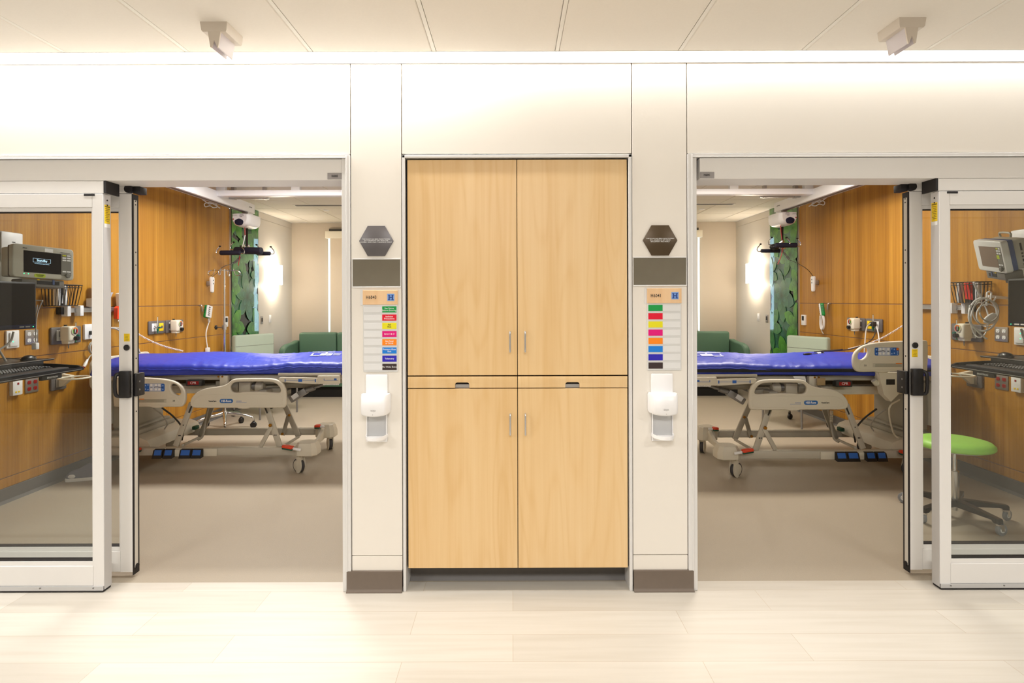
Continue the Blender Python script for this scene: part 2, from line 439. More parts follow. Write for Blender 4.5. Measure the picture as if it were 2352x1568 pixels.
# lower kick panels of the columns and strip above the slot line
for a, c in ((XL1, XL2), (XR1, XR2)):
    b.box(a + J, c - J, 0.0, 0.05, 0.10, 0.181, 0.0015, 1)
b.box(-7, 7, 0.0, 0.05, ZT + 0.006, 3.03)
wf = struct(b, 'wall_front', M_PAINT)
b = MB(); b.box(-7, px_x(787, 900), 0.05, 0.20, ZH, 3.03); b.box(px_x(1600, 900), 7, 0.05, 0.20, ZH, 3.03)
b.box(px_x(787, 900), px_x(1600, 900), 0.62, 0.66, 0, 3.03)
b.box(XL1 - 0.03, XL2, 0.045, 0.06, 0, 3.03); b.box(XR1, XR2 + 0.03, 0.045, 0.06, 0, 3.03); b.box(XL2, XR1, 0.045, 0.06, ZH, 3.03)
struct(b, 'wall_front_core', M_SEAM)  # dark backing behind the panel joints
b = MB(); b.box(px_x(788, 900), px_x(924, 900), 0.062, 0.20, 0, 3.03); b.box(px_x(1453, 900), px_x(1599, 900), 0.062, 0.20, 0, 3.03)
b.box(-0.86, -0.62, 0.2, 0.72, 0, 2.9); b.box(0.66, 0.9, 0.2, 0.72, 0, 2.9)
struct(b, 'wall_front_piers', M_PAINT)
b = MB(); b.box(-7, -4.15, 0.0, 0.20, 0, 2.225); struct(b, 'wall_front_far_left', M_PAINT)
b = MB(); b.box(4.25, 7, 0.0, 0.20, 0, 2.225); struct(b, 'wall_front_far_right', M_PAINT)
b = MB(); b.box(-7, 7, -0.004, 0.01, ZT, ZT + 0.004); struct(b, 'trim_1', M_ALU)

# --- frames round the openings
n_trim = [2]
def trim(mb, m=None):
    o = struct(mb, 'trim_%d' % n_trim[0], m or M_ALU); n_trim[0] += 1; return o
for sgn, xj, xt, xo in ((-1, px_x(786.5, 900), px_x(797, 900), px_x(806, 900)), (1, px_x(1601, 900), px_x(1590.5, 900), px_x(1580, 900))):
    far = sgn * 7
    b = MB()
    b.box(xj, xt, -0.004, 0.2, 0.0, 2.236, 0.002, 1)                       # jamb
    b.box(xt, xo, -0.010, 0.05, 0.106, ZH - 0.002, 0.002, 1)                 # outer frame band
    b.box(xt + sgn * 0.002, xt - sgn * 0.004, -0.014, 0.0, 0.106, ZH - 0.006, 0.0015, 1)
    b.box(xt, far, -0.010, 0.05, 2.238, ZH - 0.002, 0.002, 1)                # band over the header
    b.box(xt, far, -0.014, 0.0, 2.236, 2.2405, 0.0015, 1)
    trim(b)
xc0, xc1 = px_x(925.5, 900), px_x(1451.5, 900)
b = MB()
b.box(xc0, px_x(932, 900), -0.008, 0.2, 0.0, ZH - 0.004, 0.002, 1); b.box(px_x(1444.5, 900), xc1, -0.008, 0.2, 0.0, ZH - 0.004, 0.002, 1)
b.box(xc0, xc1, -0.008, 0.2, 2.2375, ZH - 0.004, 0.002, 1)
trim(b)
# --- vinyl bases of the two columns
for nm, a, c in (('baseboard_left', px_x(797.5, 1340), px_x(924.5, 1340)), ('baseboard_right', px_x(1455, 1340), px_x(1592.5, 1340))):
    b = MB(); prof = [(0.0, 0.0), (-0.022, 0.0), (-0.022, 0.004), (-0.016, 0.010), (-0.011, 0.018), (-0.010, 0.104), (-0.007, 0.107), (0.02, 0.107)]
    b.prism(prof, lambda p, q, t: (t, p, q), a, c); struct(b, nm, M_BASE)

# --- stainless/dark recessed light panels over the room signs
M_SMOKE = mat('smoked_indicator_glass', '787161', 0.10, 0.0, coat=1.0, var=0.12, scale=9)
for nm, a, c, z0, z1, lb in (('light_panel', px_x(809, 620), px_x(921, 620), P(0, 0, 0)[2], 0, 'left'), ('light_panel', px_x(1453.5, 620), px_x(1577, 620), 0, 0, 'right')):
    z1 = 1.5 + (690 - 594.5) / KK + (0.003 if lb == 'right' else -0.001); z0 = 1.5 + (690 - 656.5) / KK + (0.003 if lb == 'right' else -0.001)
    t = thing('indicator_window', ((a + c) / 2, -0.002, z0), 'smoked glass indicator window set in the %s column above the room number sign' % lb, 'indicator window')
    MB().box(a + 0.003, c - 0.003, -0.0015, 0.02, z0, z1, 0.001, 1).build('pane', M_SMOKE, t)
    f = MB(); f.box(a, c, -0.006, 0.01, z1, z1 + 0.006, 0.001, 1); f.box(a, c, -0.008, 0.01, z0 - 0.007, z0, 0.001, 1)
    f.box(a, a + 0.003, -0.004, 0.01, z0, z1); f.box(c - 0.003, c, -0.004, 0.01, z0, z1)
    f.build('frame', M_ALU, t)

# ================================================================== the rooms
M_TRACKD = mat('track_dark_grey', '55504c', 0.5)
def room(side):
    on = side == 'right'; mir(on)
    XW = -3.80
    s = side
    # panelled head wall
    p = MB(); G = 0.0035
    ys = [0.20, 1.20, 2.41, 3.63, 4.65]; zs = [0.105, 0.183, 1.068, 1.452, ROOMC]
    for i in range(4):
        for j in range(4):
            p.box(XW - 0.02, XW, ys[i] + G, ys[i + 1] - G, zs[j] + G, zs[j + 1] - G, 0.0015, 1)
    struct(p, 'wall_%s_panelling' % s, M_TEAK)
    p = MB(); p.box(XW - 0.12, XW - 0.007, 0.2, 4.65, 0, ROOMC); struct(p, 'wall_%s' % s, mat('panel_joint_mauve', '9a8072', 0.6))
    p = MB(); p.box(XW - 0.12, XW - 0.0, 4.65, 7.0, 0, 2.746); p.box(XW - 0.12, XW, 5.46, 7.0, 2.752, ROOMC); p.box(XW - .12, XW - .006, 5.46, 7, 2.74, 2.76)
    struct(p, 'wall_%s_far' % s, M_ROOMPAINT)
    prof = [(0.0, 0.0), (0.03, 0.0), (0.012, 0.02), (0.008, 0.104), (0.0, 0.107)]
    p = MB(); p.prism(prof, lambda a, c, t: (XW + a, t, c), 0.2, 6.78); struct(p, 'baseboard_%s_room' % s, M_BASEG)
    # back wall with window
    YB = 6.78; wx0, wx1, wz0, wz1 = -3.17, -1.0, 0.95, 2.62
    p = MB(); p.box(XW, wx0, YB, YB + 0.2, 0, ROOMC); p.box(wx1, -0.6, YB, YB + 0.2, 0, ROOMC)
    p.box(wx0, wx1, YB, YB + 0.2, 0, wz0); p.box(wx0, wx1, YB, YB + 0.2, wz1, ROOMC); struct(p, 'wall_%s_back' % s, M_BACKPAINT)
    p = MB(); p.box(wx0, wx1, YB + 0.12, YB + 0.128, wz0, wz1); w = struct(p, 'window_%d' % (2 if on else 1), M_GLASS)
    p = MB(); p.box(wx0, wx0 + 0.012, YB + 0.1, YB + 0.15, wz0, wz1); p.box(wx1 - 0.03, wx1, YB + 0.1, YB + 0.15, wz0, wz1)
    p.box(wx0, wx1, YB + 0.1, YB + 0.15, wz0, wz0 + 0.03); p.box(wx0, wx1, YB + 0.1, YB + 0.15, wz1 - 0.03, wz1); p.build('window_frame', M_ALU, w)
    # partition, ceiling
    p = MB(); p.box(-0.72, -0.62, 0.2, YB, 0, ROOMC); struct(p, 'wall_%s_partition' % s, M_ROOMPAINT)
    p = MB(); p.box(-3.92, -0.6, 0.2, YB + 0.2, ROOMC + 0.01, ROOMC + 0.05); struct(p, 'ceiling_%s_room_grid' % s, M_GRID)
    p = MB(); gy = 6.78 - 0.30
    X0 = -3.80
    yy = gy
    rows = [YB, gy]
    while rows[-1] > 0.3: rows.append(rows[-1] - 0.61)
    for y1, y0 in zip(rows, rows[1:]):
        xx = -3.80 + 0.35; cols = [-3.80, xx]
        while cols[-1] < -0.8: cols.append(min(cols[-1] + 0.61, -0.72))
        for x0, x1 in zip(cols, cols[1:]):
            if abs((y0 + y1) / 2 - 5.2) < 0.3 and x0 > -3.2 and False: continue
            p.box(x0 + 0.006, x1 - 0.006, max(y0, .2) + 0.006, y1 - 0.006, ROOMC, ROOMC + 0.02, 0.003, 1)
    struct(p, 'ceiling_%s_room' % s, M_TILE2)
    # front return wall of the room beside the head wall (behind the fixed leaf)
    p = MB(); p.box(XW, -3.30, 0.21, 0.30, 0, ROOMC); struct(p, 'wall_%s_return' % s, M_ROOMPAINT)
    lb = '%s room' % s
    # linear air slot in the ceiling
    t = thing('air_diffuser', (-2.2, 5.0, ROOMC), 'dark linear air slot in the ceiling of the %s' % lb, 'air diffuser')
    MB().box(-3.06, -1.2, 4.93, 5.05, ROOMC - 0.006, ROOMC, 0.001, 1).build('frame', M_GRID, t)
    MB().box(-3.04, -1.22, 4.955, 5.025, ROOMC - 0.009, ROOMC - 0.004).build('slot', M_TRACKD, t)
    t = thing('sprinkler', (-2.75, 5.35, ROOMC), 'small round sprinkler cover in the ceiling of the %s' % lb, 'sprinkler')
    MB().lathe([(0, -0.012), (0.038, -0.012), (0.045, -0.004), (0.045, 0.0), (0, 0)], (-2.75, 5.42, ROOMC), n=24).build('cover', M_WHITE, t)
    # roller shade
    t = thing('roller_shade', (-2.1, YB - 0.06, wz0), 'beige roller shade lowered over the back window of the %s' % lb, 'window shade')
    MB().box(wx0 - 0.02, wx1 + 0.02, YB - 0.10, YB - 0.002, 2.575, 2.695, 0.004).build('cassette', M_CREAM, t)
    MB().box(wx0 + 0.052, wx1 - 0.01, YB - 0.045, YB - 0.042, wz0 - 0.02, 2.575).build('shade_fabric', mat('shade_fabric', 'd9cbb6', 0.8, bump=0.2, bscale=600), t)
    MB().box(wx0 + 0.052, wx1 - 0.01, YB - 0.055, YB - 0.034, wz0 - 0.045, wz0 - 0.02, 0.005).build('bottom_rail', M_CREAM, t)
    t = thing('curtain_track', (-2.0, YB - 0.03, 2.74), 'short dark bracket strip above the window shade in the %s' % lb, 'track')
    MB().box(-3.14, -1.3, YB - 0.05, YB - 0.002, 2.705, 2.742, 0.003).build('strip', M_TRACKD, t)
    # crossing ceiling rail
    t = thing('ceiling_rail', (-2.0, 3.5, 2.70), 'white ceiling hoist rail running crosswise above the bed in the %s' % lb, 'ceiling rail')
    MB().box(-3.48, -0.72, 3.43, 3.53, 2.690, 2.755, 0.006).build('rail', M_WHITE, t)
    for x in (-3.3, -2.45, -1.6, -0.9): MB().box(x - 0.05, x + 0.05, 3.45, 3.51, 2.755, ROOMC + 0.001, 0.003, 1).build('bracket', M_ALU, t)
    t = thing('rail_end_stop', (-3.05, 3.72, 2.70), 'small white metal rail switch behind the crosswise hoist rail in the %s' % lb, 'rail switch')
    MB().box(-3.36, -2.86, 3.70, 3.74, 2.705, 2.725, 0.003).box(-3.30, -3.26, 3.69, 3.75, 2.70, ROOMC).box(-2.93, -2.90, 3.69, 3.75, 2.70, ROOMC).build('plate', M_ALU2, t)
for sd in ('left', 'right'):
    room(sd)
    for (u_, y_, sx_, sy_, pw), wh in zip(ROOM_LAMPS, ('over the bed', 'near the window')):
        t = thing('ceiling_panel_lamp', (-u_, y_, 2.83), 'recessed ceiling lamp panel %s in the %s room' % (wh, sd), 'ceiling lamp')
        MB().box(-u_ - sx_ / 2 - .03, -u_ + sx_ / 2 + .03, y_ - sy_ / 2 - .03, y_ + sy_ / 2 + .03, 2.83, 2.849, 0.003).build('frame', M_WHITE, t)
mir(False)
b = MB(); b.box(-0.62, 0.66, 0.66, 0.7, 0, ROOMC); struct(b, 'wall_centre', M_ROOMPAINT)
# ================================================================== cupboard between the doors
t = thing('storage_cupboard', (0.03, 0.3, 0.0), 'tall built-in maple cupboard with four doors and two narrow pull-outs between the rooms', 'cupboard')
cz = lambda py: 1.5 + (690 - py) / KK
cxl, cxm, cxr = px_x(936, 900), px_x(1188.7, 900), px_x(1442, 900)
YC = 0.0
b = MB(); b.box(cxl - 0.006, cxr + 0.006, 0.022, 0.60, 0.115, 2.233); b.box(cxl, cxr, 0.14, 0.60, 0.0, 0.115); b.build('body', mat('cupboard_gap_black', '15100c', 0.8), t)
g2 = 0.0022
rows = {'upper': (cz(862.5) + g2, 2.2285), 'lower': (0.117, cz(891.5) - g2)}
for sgn, (a, c) in ((-1, (cxl, cxm)), (1, (cxm, cxr))):
    hx = px_x(1171.5, 780) if sgn < 0 else px_x(1206, 780)
    for nm, (z0, z1) in rows.items():
        d = MB().box(a + g2 * 0.8, c - g2 * 0.8, 0.002, 0.021, z0, z1, 0.0012, 1).build('door', M_MAPLE, t)
        hz0, hz1 = (cz(808), cz(760)) if nm == 'upper' else (cz(997), cz(948.5))
        h = MB(); r = 0.0047
        h.tube([(hx, 0.004, hz1 - r), (hx, -0.022, hz1 - r), (hx, -0.028, hz1 - r - 0.008), (hx, -0.028, hz0 + r + 0.008), (hx, -0.022, hz0 + r), (hx, 0.004, hz0 + r)], r, 12, smooth=4)
        h.build('handle', M_ALU2, d)
    # pull-out shelf front with a rounded hand slot
    sx0, sx1 = (px_x(1045, 885), px_x(1078, 885)) if sgn < 0 else (px_x(1298.5, 885), px_x(1331.5, 885))
    z0, z1 = cz(890.5), cz(864.5); zt = cz(878)
    rr = 0.012; arc = []
    for k in range(6):
        q = R(180 - 90 * k / 5); arc.append((sx0 + rr + rr * math.cos(q), zt - rr + rr * math.sin(q)))
    for k in range(6):
        q = R(90 - 90 * k / 5); arc.append((sx1 - rr + rr * math.cos(q), zt - rr + rr * math.sin(q)))
    poly = [(a + g2 * 0.8, z0), (sx0, z0)] + arc + [(sx1, z0), (c - g2 * 0.8, z0), (c - g2 * 0.8, z1), (a + g2 * 0.8, z1)]
    d = MB().plate([poly], lambda p, q, w: (p, 0.0115 + w, q), 0.019, 0.0008, 1).build('pull_out_front', M_MAPLE, t)
    MB().box(sx0 - 0.012, sx1 + 0.012, 0.0195, 0.0216, z0 - 0.002, z0 + 0.016).build('shelf_edge', M_ALU2, d)
b = MB(); prof = [(0.02, 0.0), (-0.02, 0.0), (-0.014, 0.008), (-0.006, 0.02), (-0.004, 0.113), (0.02, 0.115)]
b.prism(prof, lambda p, q, w: (w, 0.125 + p, q), cxl - 0.008, cxr + 0.008); b.build('toe_kick', M_BASEG, t)

# ================================================================== plaques, signs, dispensers
M_HEX1 = mat('plaque_graphite', '6a6667', 0.35, 0.3, var=0.05); M_HEX2 = mat('plaque_bronze', '54442f', 0.35, 0.3, var=0.05)
M_SIGNW = wood('sign_maple', 'e6bb8a', 'edc79a', 'f1d0a6', cath=0.2, fine=60, wide=3)
M_BOARD = mat('sign_board_white', 'dcdcda', 0.4); M_SLIDE = mat('sign_slider_white', 'e6e6e5', 0.45)
cols = [('0fa04a', 'See Nurse\nBefore Entering', 'f'), ('e3062f', 'Isolation\nPrecautions', 'f'), ('ece31c', 'Fall\nRisk', 'd'), ('e5007e', 'Strict I & O', 'f'),
        ('ff8c10', 'No Food\nor Drink', 'f'), ('1582e0', 'Pressure Ulcer\nRisk', 'f'), ('2b22b8', 'Telemetry', 'f'), ('3a2c2c', 'No Wake Zone', 'f')]
for side, hx, hy, hw, hh, num, txt in (('left', 865, 553.5, 39.3, 34.5, 'H6043', 'THIS ROOM HAS BEEN MADE POSSIBLE\nBY A GENEROUS GIFT FROM THE\nROGER L. AND LYNN C. HEADRICK FAMILY'),
                                       ('right', 1515.5, 552, 39.5, 34.5, 'H6041', 'THIS ROOM HAS BEEN MADE POSSIBLE\nBY A GENEROUS GIFT FROM\nBEN JAFFRAY AND FAMILY')):
    L_ = side == 'left'
    X, _, Z = P(hx, hy, 0); t = thing('hexagon_plaque', (X, -0.004, Z - 0.07), 'dark %s six-sided donor plaque on the %s column' % ('graphite' if L_ else 'brown', side), 'plaque')
    w, h = hw / KK, hh / KK; q = w * 0.5
    MB().plate([[(X - w, Z), (X - q, Z - h), (X + q, Z - h), (X + w, Z), (X + q, Z + h), (X - q, Z + h)]], Yp(-0.004), 0.008, 0.0008, 1).build('plate', M_HEX1 if L_ else M_HEX2, t)
    MB().text(txt, 0.0083, YT(X, Z + 0.001, -0.0084)).build('lettering', M_WPRINT, t)
    # room number sign
    x0, x1 = (px_x(834.5, 700), px_x(914, 700)) if L_ else (px_x(1486, 700), px_x(1564, 700))
    zt, zm, zb = cz(665 if L_ else 664), cz(698), cz(852)
    if L_: zt -= 0; dz = -0.002
    else: dz = 0.004
    zt, zm, zb = zt + dz * 0.5, zm + dz * 0.5, zb + dz * 0.5
    t = thing('room_sign', ((x0 + x1) / 2, -0.004, zb), 'room %s sign with wooden header and a column of %s' % (num, 'printed coloured care tabs' if L_ else 'blank coloured tabs'), 'room sign')
    MB().box(x0, x1, -0.012, 0.0, zm, zt, 0.001, 1).build('header', M_SIGNW, t)
    MB().text(num, 0.0235, YT(x0 + 0.044, (zt + zm) / 2 + 0.0, -0.0124), bold=0.0003, sx=0.82, spacing=1.08).build('lettering', M_DPRINT, t)
    lx = x1 - 0.034; lz = (zt + zm) / 2; u = 0.0185
    e = MB().box(lx - u, lx + u, -0.0128, -0.011, lz - u, lz + u).build('emblem', mat('emblem_pale_blue', '7fa8e4', 0.4), t)
    hp = [(-7.8, -7.2), (-1.2, -7.2), (-1.2, -5), (-2.6, -5), (-2.6, -1.5), (2.6, -1.5), (2.6, -5), (1.2, -5), (1.2, -7.2), (7.8, -7.2), (7.8, -5), (6.2, -5), (6.2, 5), (7.8, 5), (7.8, 7.2), (1.2, 7.2), (1.2, 5), (2.6, 5), (2.6, 1.5), (-2.6, 1.5), (-2.6, 5), (-1.2, 5), (-1.2, 7.2), (-7.8, 7.2), (-7.8, 5), (-6.2, 5), (-6.2, -5), (-7.8, -5)]
    m = MB().plate([[(lx + q * 0.0019, lz + r * 0.0019) for q, r in hp]], Yp(-0.0130), 0.0006)
    m.build('emblem_letter', mat('emblem_navy', '28478f', 0.4), e)
    b0, b1 = x0 + 0.001, x1 - 0.001
    MB().box(b0, b1, -0.008, 0.0, zb, zm, 0.001, 1).build('board', M_BOARD, t)
    fr = MB(); pitch = (zm - zb - 0.008) / 8
    for k, (cc, word, tone) in enumerate(cols):
        zc = zm - 0.0035 - pitch * (k + 0.5); hh_ = 0.0158
        i0, i1 = b0 + 0.004, b1 - 0.005
        cw = 0.0735
        c0, c1 = (i1 - cw, i1) if L_ else (i0, i0 + cw)
        w0, w1 = (i0, i1 - cw) if L_ else (i0 + cw, i1)
        tab = MB().box(c0, c1, -0.0098, -0.007, zc - hh_, zc + hh_, 0.0004, 1).build('colour_tab', mat('tab_' + cc, cc, 0.4), t)
        MB().box(w0, w1, -0.0092, -0.007, zc - hh_, zc + hh_, 0.0004, 1).build('slider', M_SLIDE, t)
        if L_: MB().text(word, 0.0114, YT((c0 + c1) / 2, zc, -0.0100), bold=0.0001).build('tab_lettering', M_DPRINT if tone == 'd' else M_WPRINT, tab)
        fr.box(i0 - .0006, i1 + .0006, -0.0086, -0.007, zc + hh_, zc + hh_ + 0.0006).box(i0 - .0006, i1 + .0006, -0.0086, -0.007, zc - hh_ - 0.0006, zc - hh_)
    fr.build('slot_edges', mat('slot_edge_grey', 'b9b7b3', 0.5), t)
    # clear corner tab beside the header
    MB().box(x0 - 0.013, x0 - 0.0005, -0.004, 0.0, zm - 0.004, zt + 0.002, 0.001, 1).build('flag_tab', M_SLIDE, t)
    # hand gel dispenser
    bx0, bx1 = (px_x(841, 880), px_x(891, 880)) if L_ else (px_x(1494.5, 880), px_x(1544.5, 880))
    xm = (bx0 + bx1) / 2
    M_DISP = mat('dispenser_white', 'f7f6f6', 0.3, var=0.005)
    t = thing('gel_dispenser', (xm, -0.03, P(0, 1022, -0.07)[2]), 'white wall-mounted hand gel dispenser with drip tray on the %s column' % side, 'dispenser')
    zA, zB = cz(858), cz(912)
    MB().box(bx0, bx1, -0.012, 0, zB - 0.03, zA, 0.006, 2).build('back_plate', M_DISP, t)
    # body: rounded front, curved lower lip
    yb = -0.095; b0 = P(828 if L_ else 1492.5, 930, -0.05)[0]; b1 = P(893 if L_ else 1557.5, 930, -0.05)[0]
    zt_, zb_ = P(xm, 909, -0.06)[2], P(xm, 958, -0.06)[2]
    sec = []
    n = 14
    for k in range(n + 1):
        u = -1 + 2 * k / n
        sec.append((u, abs(u) ** 4))
    vs = []; fs = []
    lev = [(0.0, zb_ + 0.012), (0.25, zb_ + 0.004), (1, zt_ - 0.008), (0.75, zt_)]
    for li, (gy, z) in enumerate([(0.86, zb_), (1.0, zb_ + 0.010), (1.02, (zt_ + zb_) / 2), (0.96, zt_ - 0.010), (0.84, zt_)]):
        for k in range(n + 1):
            u = -1 + 2 * k / n; hw_ = (b1 - b0) / 2
            x = (b0 + b1) / 2 + u * hw_ * (1.0 if 0 < li < 4 else 0.975)
            y = -0.014 - (0.078 - 0.020 * abs(u) ** 2.4 - (0.03 if k in (0, n) else 0)) * gy
            zz = z + (0.010 * abs(u) ** 2 if li < 2 else 0)
            vs.append((x, y, zz))
        vs.append((b1 - (0.003 if li in (0, 4) else 0), -0.002, z + (0.010 if li < 2 else 0))); vs.append((b0 + (0.003 if li in (0, 4) else 0), -0.002, z + (0.010 if li < 2 else 0)))
    m_ = n + 3
    for li in range(4):
        for k in range(m_):
            fs.append((li * m_ + k, li * m_ + (k + 1) % m_, (li + 1) * m_ + (k + 1) % m_, (li + 1) * m_ + k))
    fs.append(tuple(range(m_))); fs.append(tuple(4 * m_ + k for k in range(m_)))
    bd = MB().add(vs, fs).build('body', M_DISP, t, ang=50)
    MB().text('GOJO', 0.010, YT((b0 + b1) / 2 + (0.003 if L_ else -0.001), zb_ + 0.034, -0.0965), bold=0.0005).build('embossed_mark', mat('emboss_grey', 'c9c7c6', 0.4), bd)
    MB().cyl(((b0 + b1) / 2, -0.094, zb_ + 0.013), ((b0 + b1) / 2, -0.0955, zb_ + 0.013), 0.0012, n=10).build('indicator', M_DPRINT, bd)
    s0, s1 = bx0 + 0.006, bx1 - 0.002
    if not L_: s0, s1 = bx0 + 0.003, bx1 - 0.003
    zt2 = P(0, 1010, 0)[2]
    MB().box(s0, s1, -0.010, 0, zt2 - 0.015, zB + 0.01, 0.003, 1).box(s0, s0 + 0.004, -0.02, 0, zt2 - .01, zB + 0.01).box(s1 - 0.004, s1, -0.02, 0, zt2 - .01, zB + 0.01).build('stem', M_DISP, t)
    MB().box(s0 + 0.005, s1 - 0.005, -0.0125, -0.009, zt2 + 0.012, zB).build('stem_panel', mat('dispenser_grey_panel', 'c3c3c3', 0.45, bump=0.1), t)
    zr = P(0, 1003, -0.05)[2]
    xc_ = (s0 + s1) / 2; rx = (s1 - s0) / 2 + 0.002
    tr = MB(); n = 20; ring = lambda f, z, yy=1.0: [(xc_ + rx * f * math.cos(R(180 + 180 * k / n)), -0.012 + 0.085 * f * math.sin(R(180 + 180 * k / n)) * yy, z) for k in range(n + 1)] + [(xc_ + rx * f, -0.002, z), (xc_ - rx * f, -0.002, z)]
    rings = [ring(0.90, zr - 0.022), ring(1.0, zr - 0.016), ring(1.0, zr), ring(0.93, zr), ring(0.88, zr - 0.010)]
    vs = [v for q in rings for v in q]; m_ = n + 3; fs = [(i * m_ + k, i * m_ + (k + 1) % m_, (i + 1) * m_ + (k + 1) % m_, (i + 1) * m_ + k) for i in range(4) for k in range(m_)]
    fs.append(tuple(range(m_))); fs.append(tuple(4 * m_ + k for k in range(m_)))
    tr.add(vs, fs).build('drip_tray', M_DISP, t)

# ================================================================== ceiling call lights
for side, cxp, ly in (('left', 490, 0), ('right', 2082, 0)):
    L_ = side == 'left'
    yF = -0.435
    X0 = P(459 if L_ else 2065, 50, yF)[0]; X1 = P(521.5 if L_ else 2128.5, 50, yF)[0]
    if not L_: yF = -0.455; X0, X1 = P(2065, 42, yF)[0], P(2128, 42, yF)[0]
    xm = (X0 + X1) / 2; y1 = yF + 0.145
    t = thing('corridor_call_light', (xm, yF + 0.07, CEIL), 'cream wedge-shaped call light hanging from the corridor ceiling, %s one' % side, 'call light')
    hw = (X1 - X0) / 2
    b = MB(); vs = []
    for z, f in ((CEIL, 1.0), (CEIL - 0.036, 0.93), (CEIL - 0.042, 0.85)):
        vs += [(xm - hw * f, yF + 0.004 * (1 - f) * 10, z), (xm + hw * f, yF + 0.004 * (1 - f) * 10, z), (xm + hw * f, y1, z), (xm - hw * f, y1, z)]
    fs = [(0, 1, 2, 3), (8, 9, 10, 11)] + [(i * 4 + k, i * 4 + (k + 1) % 4, i * 4 + 4 + (k + 1) % 4, i * 4 + 4 + k) for i in range(2) for k in range(4)]
    b.add(vs, fs).build('housing', M_LAMPW, t)
    zt_, zb_ = CEIL - 0.040, CEIL - 0.112
    w1, w2 = 0.0285, 0.017
    b = MB(); b.prism([(-w1, zt_), (w1, zt_), (w2, zb_ + 0.002), (w2 * 0.75, zb_), (0.0, zb_ + 0.034), (-w2 * 0.75, zb_), (-w2, zb_ + 0.002)], lambda p, q, w: (xm + p, w, q), yF + 0.005, yF + 0.012)
    b.build('end_cap', M_LAMPW, t)
    M_LENS = mat('call_light_lens', 'f3ebef', 0.25, trans=0.25, spec=0.6)
    for sg in (-1, 1):
        MB().prism([(sg * (w1 - 0.001), zt_), (sg * 0.002, zt_), (sg * 0.001, zb_ + 0.04), (sg * w2 * 0.75, zb_ + 0.001), (sg * (w2 - 0.001), zb_ + 0.003)], lambda p, q, w: (xm + p, w, q), yF + 0.012, y1 - 0.01).build('lens', M_LENS, t)

